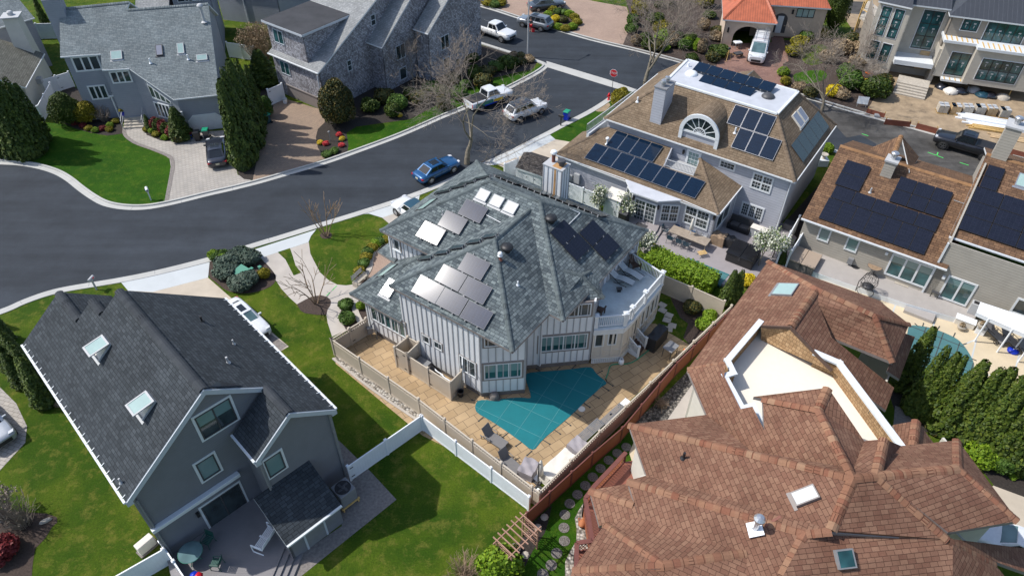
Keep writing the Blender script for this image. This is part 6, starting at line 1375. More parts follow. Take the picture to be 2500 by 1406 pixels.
def block(name_label,eave,ze,depth,kslope,wallm,roofm,zback=None,cat='house',overh=.35,wins=(),back=True,trim='trim'):
 """plain gable house from the two ends of its near eave (photo pixels)"""
 e0,e1=P(*eave[0],ze),P(*eave[1],ze);h=thing('house',name_label,cat,drop(e0.lerp(e1,.5)));d=(e1-e0);d.z=0;L=d.length;d.normalize();n=Vector((-d.y,d.x,0))
 n=n if n.dot(drop(e0))>0 else -n
 r0,r1=e0+n*depth+Vector((0,0,depth*kslope)),e1+n*depth+Vector((0,0,depth*kslope));b0,b1=e0+n*2*depth,e1+n*2*depth
 roof([[e0,e1,r1,r0],[r0,r1,b1,b0]],roofm,h,trim);caps([(r0,r1)],roofm,h)
 A,B=drop(e0)+n*overh+d*overh,drop(e1)+n*overh-d*overh;s=2*depth-2*overh;g=[(0,ze-.05),(s/2,ze+kslope*depth-.3),(s,ze-.05)]
 walls([(A,B,0,ze-.1),(A,A+n*s,0,g),(B,B+n*s,0,g),(A+n*s,B+n*s,0,ze-.1)],[wallm],h);gutter(Z(e0,-.06),Z(e1,-.06),h)
 return h,d,n,A,B
h,d,n,A,B=block('cream stucco house with an olive grey roof and a tall tapering chimney',((62,214),(108,131)),3.0,4.2,.55,'stucco_w','sh_olive')
cb_=P(96,196,0);ct_=vtop(cb_,40);m=MB();b_=[(-1.3,-.9),(1.3,-.9),(1.3,.9),(-1.3,.9)];rz=math.atan2(d.y,d.x);rot=lambda x,y:Vector((x*math.cos(rz)-y*math.sin(rz),x*math.sin(rz)+y*math.cos(rz),0));base=cb_-n*.2
m.hexa([base+rot(x*1.0,y) for x,y in b_],[drop(base+rot(x*.62,y*.9),ct_*.55) for x,y in b_]);m.hexa([drop(base+rot(x*.62,y*.9),ct_*.55) for x,y in b_],[drop(base+rot(x*.5,y*.8),ct_) for x,y in b_]);co=m.build('chimney',M['stucco_w'],h)
m=MB();m.cbox(drop(base,ct_),1.7,1.8,.12,rz);m.lathe(drop(base,ct_+.12),[(.3,0),(.3,.3),(.2,.4),(.001,.42)],14);m.build('chimney_top',M['lgrey'],co)
wq=wall_pl(A,B);u=(wq.uv(A)[0]+wq.uv(B)[0])/2;m=MB();m.obox(wq.at(u-.2,1.5,0),wq.u*.7,wq.v*.55,wq.n*.5);m.build('window_air_conditioner',M['lgrey'],h)
hh_,d,n,A,B=block('blue grey house glimpsed beyond the white fence in the top left corner',((-40,78),(84,44)),5.6,5.0,.45,'sid_blue','sh_grey')
h2,d,n,A,B=block('grey sided house half hidden behind the cedar house, at the top edge',((505,-70),(668,-52)),6.2,5.0,.45,'sid_blue','sh_greyl')
w=wall_pl(A,B);u0,u1=sorted((w.uv(A)[0],w.uv(B)[0]));win_uv(w,u1-2.6,u1-.8,3.6,5.2,h2,nx=2);win_uv(w,u0+1,u0+2.6,3.6,5.2,h2,nx=2)
m=MB();m.tube(w.at(u0+3.6,.2,.08),w.at(u0+3.6,6,.08),.06);m.build('downpipe',M['trim'],h2)
h3,d,n,A,B=block('pale grey roofed house peeping over the ridge at the top edge',((330,22),(412,16)),6.0,4.0,.4,'sid_blue','sh_greyl')
h4,d,n,A,B=block('narrow blue grey house with white framed windows at the top edge',((400,-42),(508,-52)),8.6,4.0,.4,'sid_blue','sh_greyl');w=wall_pl(A,B);u0,u1=sorted((w.uv(A)[0],w.uv(B)[0]));win_uv(w,u0+.4,u0+2.0,6.2,7.6,h4,nx=2);win_uv(w,u1-2.4,u1-.8,6.2,7.6,h4,nx=2,glass='sky_glass')
def tile_house():
 h=thing('house','beige stucco house with orange clay tile roofs and an arched garage','house',P(1840,110,0));z=3.3
 e0,e1=P(1765,48,z),P(1898,59,z);d=e1-e0;d.z=0;L=d.length;d.normalize();n=Vector((-d.y,d.x,0));e1=e0+d*L;dep=3.6
 t0,t1=e0+d*dep*.75+n*dep+Vector((0,0,1.9)),e1-d*dep*.45+n*dep+Vector((0,0,1.9));b0,b1=e0+n*7.2,e1+n*7.2
 roof([[e0,e1,t1,t0],[b0,e0,t0],[e1,b1,t1],[b1,b0,t0,t1]],'tile',h,'trim');caps([(t0,e0),(t1,e1),(t0,t1)],'tile',h,.2,.1)
 A,B=drop(e0)+d*.4+n*.35,drop(e1)-d*.4+n*.35;w=wall_pl(A,B);U=(B-A).dot(w.u);ua=w.uv(A)[0];sg=1 if U>0 else -1;L2=(B-A).length
 c=ua+sg*L2*.52;r=L2*.30;mb=MB();zs=1.15;pts=[(ua,0),(c-sg*r,0),(c-sg*r,zs)]+[(c-sg*r*math.cos(t),zs+r*.85*math.sin(t)) for t in np.linspace(0,math.pi,14)[1:-1]]+[(c+sg*r,zs),(c+sg*r,0),(ua+sg*L2,0),(ua+sg*L2,3.2),(ua,3.2)]
 mb.poly([w.at(x,y,0) for x,y in pts]);mb.poly([w.at(x,y,-.3) for x,y in reversed(pts)])
 for (x0,y0),(x1,y1) in zip(pts[1:17],pts[2:18]):mb.poly([w.at(x0,y0,0),w.at(x1,y1,0),w.at(x1,y1,-.3),w.at(x0,y0,-.3)])
 mb.build('garage_front',M['stucco'],h)
 walls([(A,A+n*6.4,0,3.2),(B,B+n*6.4,0,3.2),(A+n*6.4,B+n*6.4,0,3.2)],['stucco'],h)
 m=MB();m.obox(w.at(c-sg*r*1.05,0.01,-5),w.u*sg*r*2.1,w.v*3,w.n*.1);m.build('garage_back',M['dgrey'],h)
 for x in (ua+sg*L2*.09,ua+sg*L2*.93):m=MB();m.obox(w.at(x-.1,1.7,0),w.u*.2,w.v*.55,w.n*.2);m.build('wall_lamp',M['black'],h)
 f0,f1=P(1934,16,4.1),P(2030,22,4.1);d2=f1-f0;d2.z=0;d2.normalize();n2=Vector((-d2.y,d2.x,0));roof([[f0,f1,f1-d2*1.5+n2*3+Vector((0,0,1.7)),f0-d2*6+n2*3+Vector((0,0,1.7)),f0-d2*7],[f1,f1+n2*6,f1-d2*1.5+n2*3+Vector((0,0,1.7))]],'tile',h,'trim',name='main_roof')
 C,D=drop(f0)-d2*4.2+n2*.4,drop(f1)-d2*.4+n2*.4;walls([(C,D,0,4.05),(D,D+n2*5,0,4.05)],['stucco'],h);w2=wall_pl(C,D);win(w2,[(1947,21),(1992,24),(1985,44),(1942,43)],h,nx=3,fr='dgrey',glass='sky_glass')
 q=w2.uv(w2.hit(1908,40));mb=MB();rr=.85;mb.poly([w2.at(q[0]-rr,.6,.02),w2.at(q[0]+rr,.6,.02)]+[w2.at(q[0]+rr*math.cos(t),2.2+rr*math.sin(t),.02) for t in np.linspace(0,math.pi,12)]);mb.build('entry_arch',M['dgrey'],h);mb=MB();mb.obox(w2.at(q[0]-.35,.6,.03),w2.u*.7,w2.v*2.1,w2.n*.04);mb.build('front_door',M['trim'],h)
 q=w2.uv(w2.hit(1936,28));m=MB();m.obox(w2.at(q[0]-.1,q[1]-.3,0),w2.u*.2,w2.v*.5,w2.n*.18);m.build('wall_lamp',M['black'],h)
 s0,s1=P(1888,92),P(1946,95);sd=s1-s0;nn=Vector((-sd.y,sd.x,0)).normalized();st=MB()
 for i in range(5):st.obox(s0+nn*(.4*i)-sd*.0+Vector((0,0,.01)),sd*(1-.06*i),nn*.4,(0,0,.16*(i+1)))
 st.build('front_steps',M['paver_r'],h)
 return h
tile_house()
def new_house():
 h=thing('house','unfinished greige house with black framed windows, stickers still on the panes','house',P(2350,200,0))
 p0,p1=P(2277,193,1.2),P(2484,223,1.2);d=p1-p0;d.z=0;d.normalize();n=Vector((-d.y,d.x,0));A=drop(p0);wl=wall_pl(A,A+d);wid=11.0
 zt=wl.uv(wl.hit(2311,110))[1];x1=wl.uv(wl.hit(2386,122))[0];x0=wl.uv(A)[0];sg=1
 xa,xb=sorted((x0,x1));B=lambda x,y,z=0:A+d*x+n*y+Vector((0,0,z));xs=(x1-x0)
 m=MB();m.prism([B(0,.9),B(xs,.9),B(xs,0),B(wid,0),B(wid,4),B(0,4)],1.2,zt);m.build('projecting_bay',M['panelwall'],h)
 m=MB();m.prism([B(-.35,.55),B(xs-.1,.55),B(xs-.1,-.35),B(wid,-.35),B(wid,3.5),B(-.35,3.5)],zt,zt+.28);m.build('bay_roof',M['trim'],h)
 st=MB()
 for i in range(22):x=-.1+i*.5;y=.7 if x<xs else -.2;st.obox(B(x,y,zt+.285),d*.12,n*1.5,(0,0,.03))
 st.build('roof_batten',M['lumber'],h)
 wf=wall_pl(B(xs,0),B(wid,0));wr_=wall_pl(B(0,.9),B(xs,.9))
 def stick(pl,r,nx,ny,par):
  mb=MB();u0,u1,v0,v1=r;iw=(u1-u0)/nx;ih=(v1-v0)/ny
  for i in range(nx):
   for j in range(ny):
    uc=u0+iw*(i+.5);vc=v0+ih*(j+.5);mb.obox(pl.at(uc-.12,vc+.12,.02),pl.u*.24,pl.v*.14,pl.n*.006);mb.obox(pl.at(uc-.035,vc-.3,.02),pl.u*.07,pl.v*.3,pl.n*.006)
  mb.build('sticker',M['lgrey'],par)
 def bw(pl,quad,nx,ny):
  r=rect_of(pl,quad);f=win_uv(pl,*r,h,nx=nx,ny=ny,fr='black',out='trim',ow=.08,fw=.07,glass='glass_t');stick(pl,r,nx,ny,f);return f
 bw(wf,[(2399,145),(2500,154),(2479,205),(2378,195)],4,2);bw(wr_,[(2326,128),(2372,132),(2351,186),(2301,182)],2,1)
 m=MB();q0,q1=wr_.hit(2296,189),wr_.hit(2360,200);m.obox(q0-n*.7-Vector((0,0,.1)),d*(q1-q0).dot(d),n*.7,(0,0,.22));m.build('window_ledge',M['trim'],h)
 m=MB();q0=q0+Vector((0,0,.122))-n*.7
 for i in range(5):m.obox(q0+d*(.25+i*.55),d*.1,n*.65,(0,0,.03))
 m.build('ledge_batten',M['lumber'],h)
 back=2.0;wu=wall_pl(B(-.5,back),B(wid,back));ztop=wu.uv(wu.hit(2400,44))[1]
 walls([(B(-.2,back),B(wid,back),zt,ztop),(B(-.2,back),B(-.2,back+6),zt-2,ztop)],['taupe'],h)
 bw(wu,[(2355,47),(2396,51),(2383,77),(2343,74)],2,1);bw(wu,[(2415,54),(2512,62),(2490,112),(2393,102)],4,1)
 wt=wall_pl(B(-4.4,back+1.2),B(-.2,back+1.2));m=MB();m.obox(B(-4.4,back+1.2,0),d*4.2,n*.2,(0,0,ztop));m.build('entry_wall',M['panelwall'],h)
 bw(wt,[(2258,26),(2309,28),(2272,122),(2221,117)],2,3)
 m=MB();q0=wt.hit(2288,146);zc=q0.z;m.obox(B(-4.3,back-1.2,zc-.2),d*4.0,n*2.5,(0,0,.5));m.build('canopy',M['trim'],h)
 m=MB();m.obox(B(-3.6,back+1.18,.8),d*2.9,n*.03,(0,0,zc-1.1));m.build('doorway_shade',M['dgrey'],h);m=MB();m.obox(B(-1.6,back+1.1,.8),d*1.0,n*.05,(0,0,2.1));m.build('door_board',M['ply'],h)  # dark sheet on the entry wall stands in for shade inside the opening
 m=MB();m.obox(B(-.25,1.2,0),d*.5,n*2.6,(0,0,zt-1));m.build('entry_pier',M['panelwall'],h)
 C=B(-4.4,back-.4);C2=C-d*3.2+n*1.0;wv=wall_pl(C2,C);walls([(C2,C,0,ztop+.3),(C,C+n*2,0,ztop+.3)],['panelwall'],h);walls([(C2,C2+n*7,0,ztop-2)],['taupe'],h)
 Lw=(C-C2).length;ua=wv.uv(C2)[0];sg=1 if wv.uv(C)[0]>ua else -1
 for f0,f1 in ((.16,.44),(.56,.84)):
  u0,u1=sorted((ua+sg*Lw*f0,ua+sg*Lw*f1))
  for z0,z1,ny in ((1.6,3.6,1),(4.3,ztop-.2,3)):f=win_uv(wv,u0,u1,z0,z1,h,nx=1,ny=ny,fr='black',out='trim',ow=.07,glass='glass_t');stick(wv,(u0,u1,z0,z1),1,ny,f)
 r0,r1=B(-.6,back-.5,ztop),B(wid,back-.5,ztop);roof([[r0,r1,r1+n*6+Vector((0,0,2.6)),r0+n*6+d*4+Vector((0,0,2.6))],[r0+n*8,r0,r0+n*6+d*4+Vector((0,0,2.6))]],'seam',h,'trim')
 s0,s1=B(-4.6,back+.6,ztop+.25),B(-.4,back+.6,ztop+.25);roof([[s0,s1,s1+n*5+Vector((0,0,2)),s0+n*5+Vector((0,0,2))]],'seam',h,'trim',name='entry_roof');t0=Z(C2,ztop+.3)-n*.3-d*.2;t1=Z(C,ztop+.3)-n*.3;roof([[t0,t1,t1+n*5+Vector((0,0,2.2)),t0+n*5+d*1.5+Vector((0,0,2.2))]],'seam',h,'trim',name='wing_roof')
 a,b=P(2179,229),P(2256,246);sd=b-a;nn=Vector((-sd.y,sd.x,0)).normalized();st=MB()
 for i in range(5):st.obox(a+nn*(.36*i)+Vector((0,0,.01)),sd,nn*.36,(0,0,.16*(i+1)))
 st.obox(a+nn*1.8+Vector((0,0,.01)),sd,nn*1.6,(0,0,.8));st.build('front_steps',M['stone'],h)
 m=MB();m.obox(B(.2,3.9,0),d*(wid-.4),n*.2,(0,0,1.3));m.build('foundation_wall',M['found'],h)
 for x in (wid-3.0,wid-.4):m=MB();m.beam(B(x,.4,0),B(x+.3,1.4,1.25),.12,.12);m.build('prop',M['lumber'],h)
 return h,d,n,B
HN,ND,NN_,NB=new_house()
# ---------------------------------------------------------------- fences
tp=lambda z,*q:[drop(P(x,y,z)) for x,y in q]
fence('fence','tan vinyl fence with slotted top along the grey house side of the pool patio',tp(1.6,(809,828),(1021,974),(1298,1188),(1316,1201)),1.6,pm='vinyl_t',tm='tan',picket=.28)
fence('fence','tan vinyl fence with slotted top running just inside the long red wooden fence',tp(1.6,(1318,1200),(1464,1053),(1644,881),(1786,747)),1.6,pm='vinyl_t',tm='tan',picket=.28)
fence('gated_fence','short tan fence with a gate beside the gas meter and curved walk',tp(1.6,(809,828),(893,778)),1.6,pm='vinyl_t',tm='tan',picket=.28,every=1.7,gate={(0,1)})
fence('fence','plain tan privacy fence behind the stepping stones and lime hedge',pix((1607,712),(1680,743),(1757,778)),1.75,pm='vinyl_t',tm='tan',every=2.6)
fence('fence','white vinyl fence crossing the back lawn from the dark grey house, with a gate',pix((857,1172),(1032,1049)),1.42,every=2.6,gate={(0,0)})
fence('fence','white vinyl fence running along the outside of the tan patio fence',pix((1034,1050),(1290,1245)),1.42,every=2.5)
fence('fence','white vinyl gate fence at the bottom edge beside the mini split unit',pix((285,1452),(420,1374)),1.5,every=2.3,gate={(0,0)})
fence('red_fence','long red stained wooden fence with post caps beside the stepping stone lawn',pix((1285,1285),(1442,1140),(1513,1079),(1644,921),(1795,772)),1.45,pm='redwood',tm='redtrim',every=2.2,post=.11)
fence('fence','white fence between the two back decks, nearer the blossom tree',pix((1938,570),(1893,650)),1.8)
fence('fence','white fence between the two back decks, beside the tan covered hot tub',pix((1962,585),(1917,655)),1.8)
fence('gated_fence','white gate fence beside the rust streaked chimney',pix((1382,484),(1460,515)),1.7,every=1.6,gate={(0,0),(0,1)})
fence('fence','short white fence piece left of the small shingled shed',pix((1232,440),(1264,426)),1.7)
fence('fence','white fence beside the tall dark evergreens at the far left',pix((108,298),(138,240)),1.7)
fence('gated_fence','white gate fence between the cream stucco house and the pale blue grey house',pix((118,232),(182,212)),1.7,every=1.3,gate={(0,1)})
fence('fence','long white fence behind the tall tapering chimney',pix((8,98),(150,95)),1.9)
fence('fence','white fence between the pale blue grey house and the dry hydrangea',pix((562,140),(628,150)),1.8)
fence('gated_fence','white gate left of the brown garage door',pix((662,258),(696,243)),1.8,gate={(0,0)})
fence('fence','tan pump enclosure fence with black hinged gates on the patio',tp(1.75,(992,866),(1098,934),(1127,905)),1.75,pm='vinyl_t',tm='tan',every=1.9,gate={(0,0),(0,1)})
fence('shower_stall','tan outdoor shower stall with a gate against the white wall',tp(1.95,(992,864),(963,848),(995,823),(1021,837),(993,864)),1.95,parent_cat='stall',pm='vinyl_t',tm='tan',every=1.5,gate={(0,0)})
fence('deck_railing','white deck railing run left of the green glass table',[Vector((*P(404,1342,.45).xy,.45)),Vector((*P(470,1440,.45).xy,.45))],.9,parent_cat='railing',every=2.0,z0=.45)
# ---------------------------------------------------------------- evergreens,shrubs,hedges
ARB=[arb_mesh(1,.16,4200,11+i,'arb',sp,.035) for i,sp in enumerate((1,3))];ARBL=[arb_mesh(1,.16,4600,21+i,'arb_l',sp,.035) for i,sp in enumerate((1,2))]
CORE=core_mesh(1,.16,'arb');COREL=core_mesh(1,.16,'arb_l')
def arbs(label,group,items,light=False,wide=1.0,multi=0):
 for i,(bx,by,ty) in enumerate(items):
  b=P(bx,by);H=vtop(b,ty);me=(ARBL if light else ARB)[(i+multi) % 2 if multi != 2 else 1]
  w_=H*wide*random.Random(i*7+bx).uniform(.9,1.12)
  lb=label[i] if isinstance(label,(list,tuple)) else label
  plant('arborvitae',lb,'evergreen tree',b,me,group,random.Random(i+by).uniform(0,6.28),(w_,w_,H),COREL if light else CORE)
arbs('tall dark evergreen in the clump shading the lawn at the far left','evergreens at the far left',[(48,384,212),(68,388,196),(84,380,188),(98,364,190),(106,345,205),(30,372,215),(58,372,205),(12,380,222)],wide=.78)
arbs('tall dark column evergreen between the paver drive and the brown drive','evergreens between the drives',[(597,408,194),(606,392,166),(616,362,147),(626,335,146),(637,305,160),(588,398,205),(622,320,168)],wide=.68)
arbs('tall dark evergreen behind the tapering chimney at the top edge','evergreens behind the chimney',[(112,62,-14),(134,58,-8)],wide=.7)
arbs('dark evergreen against the dark grey house at the left edge','evergreens beside the dark grey house',[(22,832,772),(42,866,800),(62,895,812),(84,925,835),(104,952,850),(124,976,868),(4,800,760),(30,905,830),(60,940,862),(112,984,905)],wide=1.15,multi=2)
arbs('bright green evergreen in the row beside the oval pool cover','evergreen row beside the oval pool',[(2198,945,800),(2222,1000,846),(2246,1012,862),(2262,1020,870),(2296,1048,882),(2328,1068,899),(2350,1072,899),(2374,1092,919),(2388,1098,925),(2424,1118,944),(2450,1130,956),(2492,1150,970)],light=True,wide=.74)
arbs(['slim evergreen at the end of the lime hedge, left of a pair','slim evergreen at the end of the lime hedge, right of a pair','small evergreen beside the tan covered hot tub'],None,[(1772,744,660),(1790,742,659),(1905,648,606)],wide=1.0)
for i,x in enumerate(range(168,340,20)):plant('arborvitae','evergreen tip showing over the big grey roof at the top edge','evergreen tree',P(x,-38),ARB[i % 2],'evergreens behind the grey roof',i,(6.2,6.2,5.6+(i % 3)*.4),CORE)
BM={}
def bm(kind,n=2):
 return [bush_mesh(1,1,1,1500,40+i+sum(map(ord,kind)) % 50,kind,.17,7) for i in range(n)]
BC={}
def bush(label,x,y,r,h,kind='shrub',group=None,name='shrub',cat='shrub',dense=False,ry=None):
 if kind not in BM:BM[kind]=bm(kind);BC[kind]=core_mesh(1.45,1.0,kind,cone=False)
 rnd=random.Random(int(x*3+y));z=h/1.62
 return plant(name,label,cat,P(x,y),BM[kind][rnd.randint(0,1)],group,rnd.uniform(0,6.28),(r,ry or r,z),BC[kind])
def ball(label,x,y,r,h,kind,name='shrub',n=5200,seed=3,sz=.13,group=None):
 me=bush_mesh(r,r,h/1.6,n,seed,kind,sz,14);return plant(name,label,'shrub',P(x,y),me,group,0,1,core_mesh(h*.92,r,kind,cone=False))
ball('big dark clipped shrub left of the golden one by the pale blue grey house',174,300,1.65,3.4,'arb',seed=5)
ball('golden clipped shrub in front of the pale blue grey house',216,297,1.25,2.5,'gold',n=3600,seed=6)
for i,(x,y,k) in enumerate(((184,304,'redleaf'),(204,312,'redleaf'),(218,318,'gold'),(235,322,'lime'),(253,318,'redleaf'),(268,320,'gold'),(270,310,'lime'),(284,300,'gold'),(360,320,'gold'),(372,324,'lime'),(382,332,'gold'),(404,340,'lime'),(440,338,'shrub'))):
 bush('low colourful border plant in the beds by the pale blue grey house steps',x,y,.45,.5,k,'low border plants by the steps')
for i,(x,y,k) in enumerate(((383,318,'redleaf'),(393,322,'arb'),(404,325,'redleaf'),(412,330,'arb'),(424,336,'redleaf'))):ball('clipped dark red globe shrub by the slanting windows' if k=='redleaf' else 'clipped green cone between red globe shrubs',x,y,.62,1.5,k,n=1500,seed=i,group='clipped shrubs by the slanting windows')
arbs(['dwarf dark conifer beside the garage of the pale blue grey house','small topiary evergreen beside the front steps'],None,[(446,338,262),(366,318,280)],wide=1.5)
bush('dark holly at the foot of the dwarf conifer',440,345,.7,1.0,'holly')
ball('huge egg shaped holly at the corner of the brown garage',830,303,1.85,5.1,'holly',n=9000,seed=8,sz=.15)
ball('bright green clipped shrub left of the brown garage',655,285,.75,2.4,'shrub',n=2000,seed=9)
arbs(['dark evergreen beside the white gate of the cedar house'],None,[(646,205,122)],wide=2.0)
rnd=random.Random(5)
for i,(x,y) in enumerate(((905,270),(940,250),(975,262),(1000,238),(1030,250),(1055,222),(1082,232),(1105,206),(1135,215),(1160,192),(1190,182),(1215,170),(1150,150),(1110,160),(1060,180),(1240,165),(1085,265),(1120,240),(960,285),(1180,212))):bush('dark green shrub in the planting under the big bare tree',x,y,rnd.uniform(.8,1.35),rnd.uniform(.9,1.7),('arb','holly','shrub')[i % 3],'shrubs under the big bare tree')
for i,(x,y) in enumerate(((1252,142),(1272,144),(1290,150),(1270,156))):bush('brownish shrub on the street corner',x,y,.8,.8,('drystalk','holly')[i % 2],'brownish corner shrubs')
for i,(x,y,k) in enumerate(((828,332,'fl_red'),(836,343,'fl_yel'),(796,354,'fl_red'),(782,352,'fl_yel'),(834,358,'fl_red'),(976,285,'fl_yel'))):bush('small patch of red and yellow tulips in the dark bed',x,y,.35,.45,k,'tulips in the dark bed','tulips','flowers')
bush('low green shrub at the kerb end of the dark bed',800,380,.6,.5,'shrub','low shrubs at the kerb');bush('low green shrub at the kerb end of the dark bed',816,372,.55,.5,'shrub','low shrubs at the kerb')
bush('dark red leafed tree top beside the cedar house at the top edge',1098,66,2.2,4.6,'redleaf',name='red_tree',cat='tree')
for i,(x,y,k) in enumerate(((1345,66,'gold'),(1362,72,'lime'),(1380,76,'gold'),(1398,72,'lime'),(1408,60,'gold'),(1402,48,'gold'),(1390,40,'lime'),(1378,36,'shrub'),(1362,34,'shrub'),(1350,30,'gold'),(1374,54,'holly'),(1358,52,'forsyth'),(1338,42,'lime'))):bush('clipped golden green shrub in the round drive island',x,y,.75,.8,k,'drive island shrubs')
for i,(x,y,k) in enumerate(((1192,14,'gold'),(1210,18,'shrub'),(1222,14,'gold'),(1205,5,'gold'))):bush('golden shrub in the bed at the top edge by the brick drive',x,y,1.0,1.0,k,'golden shrubs at the top edge')
for i in range(34):
 x,y=rnd.uniform(1540,1755),0;y=rnd.uniform(-5,118+(x-1540)*.2);k=('arb','holly','shrub','drystalk','gold','lime','arb')[i % 7]
 bush('mixed shrub in the deep bed left of the arched garage',x,y,rnd.uniform(.7,1.5),rnd.uniform(.8,2.0),k,'shrubs left of the arched garage')
ball('tall dark cypress right of the orange tiled house',2030,75,1.6,6.5,'arb',n=5000,seed=12);bush('green bush under the window of the orange tiled house',1977,78,.9,2.4,'shrub')
for i,(x,y,r,k) in enumerate(((1950,120,1.3,'gold'),(1935,135,1.1,'gold'),(1965,100,1.0,'shrub'),(2005,90,.9,'gold'),(1912,185,.8,'lime'),(1915,205,.7,'gold'),(2075,215,1.6,'shrub'),(2060,190,1.3,'shrub'),(2128,235,1.8,'arb'),(2145,215,1.4,'holly'),(2050,240,1.0,'drystalk'),(1975,235,1.0,'holly'),(1950,222,.9,'drystalk'),(2020,150,1.2,'drystalk'),(2050,130,1.4,'drystalk'),(2070,110,1.3,'holly'),(2095,130,1.2,'drystalk'),(2090,165,1.2,'drystalk'),(1935,60,1.0,'gold'))):bush('garden shrub between the orange tiled house and the building site',x,y,r,r*1.3,k,'shrubs beside the building site')
bush('yellow forsythia nearest the kerb',2032,233,1.0,1.3,'forsyth');bush('smaller yellow forsythia beside the dark shrub',2106,212,.7,1.1,'forsyth')
for i,(x,y,r) in enumerate(((556,672,1.15),(590,702,1.1),(612,640,1.0),(572,645,1.0),(547,655,.9),(612,690,.9),(590,632,.9))):bush('blue green juniper mound around the green utility box',x,y,r,1.1,'juniper','junipers around the utility box')
for i,(x,y,k) in enumerate(((530,634,'shrub'),(546,628,'shrub'),(565,632,'shrub'),(548,640,'lime'),(594,622,'shrub'),(646,676,'gold'),(524,630,'lime'))):bush('bright green shrub at the edge of the juniper bed',x,y,.55,.8,k,'bright shrubs at the juniper bed')
bush('leafy shrub between the curved walk and the wall, farther one',846,752,.65,.8,'shrub');bush('leafy shrub between the curved walk and the wall, nearer one',851,782,.7,.85,'shrub');bush('low yellow green plant against the wall beside the curved walk',880,752,.4,.6,'lime')
for i,(x,y,k) in enumerate(((928,596,'shrub'),(911,610,'gold'),(900,620,'shrub'),(895,634,'gold'),(890,648,'shrub'),(880,668,'gold'),(946,590,'gold'),(918,600,'lime'))):bush('small clipped shrub in the border of the round lawn',x,y,.55,.65,k,'border shrubs of the round lawn')
ball('clipped yellow green egg shrub beside the stop sign',1513,262,1.1,2.4,'gold',n=4200,seed=14)
hd=P(1580,640);he=P(1742,708);L=(he-hd).length;me=box_bush_mesh(L,1.9,1.25,9000,3,'lime',.14);r=plant('hedge','bright lime green hedge above the tan privacy fence','hedge',(hd+he)/2,me,None,math.atan2((he-hd).y,(he-hd).x));mb=MB();mb.cbox((0,0,0),L-.3,1.6,1.1);c_=bpy.data.meshes.new('core');c_.from_pydata(mb.v,[],mb.f);c_.materials.append(M['lime']);put(c_,'inner_foliage',r)
def blossom(label,x,y,H,W_,seed):
 t=Tree(seed);t.branch(Vector((0,0,0)),Vector((0,0,1)),H*.42,.06,0,3,.85,.1,(4,6));r=thing('blossom_tree',label,'tree',P(x,y));put(t.mesh('trunk',0,3,'bark'),'trunk',r)
 rs=np.random.RandomState(seed);ends=np.array([list(s[2]) for s in t.seg if s[0] >= 2]);k=ends[rs.randint(0,len(ends),2600)]+rs.normal(size=(2600,3))*.2;k[:,2]=np.maximum(k[:,2],.5)
 put(cards_mesh('blossom',cards(k,rs.normal(size=(2600,3)),np.full(2600,.14),rs,1,.2),['blossom','shrub'],(rs.rand(2600)<.22).astype(int)),'crown',r)
blossom('white blossom tree in front of the white gate fence, left one',1463,525,3.2,1.2,1);blossom('white blossom tree in front of the white gate fence, right one',1508,540,3.1,1.2,2);blossom('slim white blossom tree at the corner of the roof deck',1556,632,2.8,.8,3);blossom('large white blossom tree beside the black hot tub',1850,655,4.4,2.2,4);blossom('white blossom tree in front of the boundary fence',1882,632,3.4,2.0,6)
bush('yellow shrub beside the slim evergreens',1822,690,.8,.8,'forsyth')
bush('sparse shrub in the mulch corner, against the tan privacy fence',1686,757,.8,.9,'holly');bush('sparse shrub in the mulch corner, farther along the slotted fence',1732,778,.6,.9,'lime');bush('sparse shrub in the mulch corner, nearer along the slotted fence',1722,800,.8,.9,'lime')
bush('round bright green bush below the evergreen row',2388,1118,1.2,1.7,'lime');bush('feathery bush right of the round bright green bush',2432,1140,.9,1.5,'shrub');bush('low dark plant under the evergreen row',2280,1045,.8,.7,'holly');bush('small green plant in the dark bed at the right edge',2470,1165,.3,.3,'lime')
bush('yellow green bush beside the wooden arbor',1218,1392,1.15,1.9,'lime',ry=1.4);bush('dark red maple at the bottom left corner',15,1352,1.0,1.3,'redleaf',name='red_maple',cat='tree');bush('spiky blue green plant under the dark grey eave',76,962,.35,.5,'juniper');bush('dry yellow grass clump beside the dark evergreens',148,985,.4,.4,'drystalk')
bush('green potted shrub behind the right house roof',2020,372,.7,1.0,'lime')
# ---------------------------------------------------------------- bare trees
def bare_tree(label,x,y,H,seed,r0=.32,limb=5.0,maxlev=5,kids_=(4,5),up=.03,lean=(0,0,1),spread=.95,trunk=.24,ratio=.64,wander=.16,mats=('bark','twig')):
 t=Tree(seed);t.limb=limb;t.branch(Vector((0,0,-.1)),Vector(lean),H*trunk,r0,0,maxlev,spread,up,kids_,wander,ratio);r=thing('bare_tree',label,'tree',P(x,y))
 put(t.mesh('trunk',0,2,mats[0]),'trunk',r);put(t.mesh('twigs',3,maxlev,mats[1]),'crown',r);return r
bare_tree('large bare tree leaning over the street behind the middle house',1140,400,11.0,4,.30,5.6,6,(3,5),.03,(.05,.1,1),1.1)
bare_tree('large bare tree on the corner beyond the stop sign',1576,212,11.5,9,.30,5.4,6,(3,5),.04,(0,0,1),1.0)
bare_tree('bare tree by the kerb in front of the building site',2006,272,8.5,12,.2,4.0,5,(4,5),.03,(.25,0,1),1.05)
bare_tree('spindly bare tree in the planting beside the cedar house',1010,215,6.0,15,.09,2.2,5,(3,4),.06,(0,0,1),.9,.35)
bare_tree('bare tree in the deep bed left of the arched garage',1640,90,7.0,18,.12,3.2,5,(4,5),.04)
bare_tree('bare tree among the garden shrubs beside the building site',2075,175,5.0,19,.10,2.6,5,(4,5),.05)
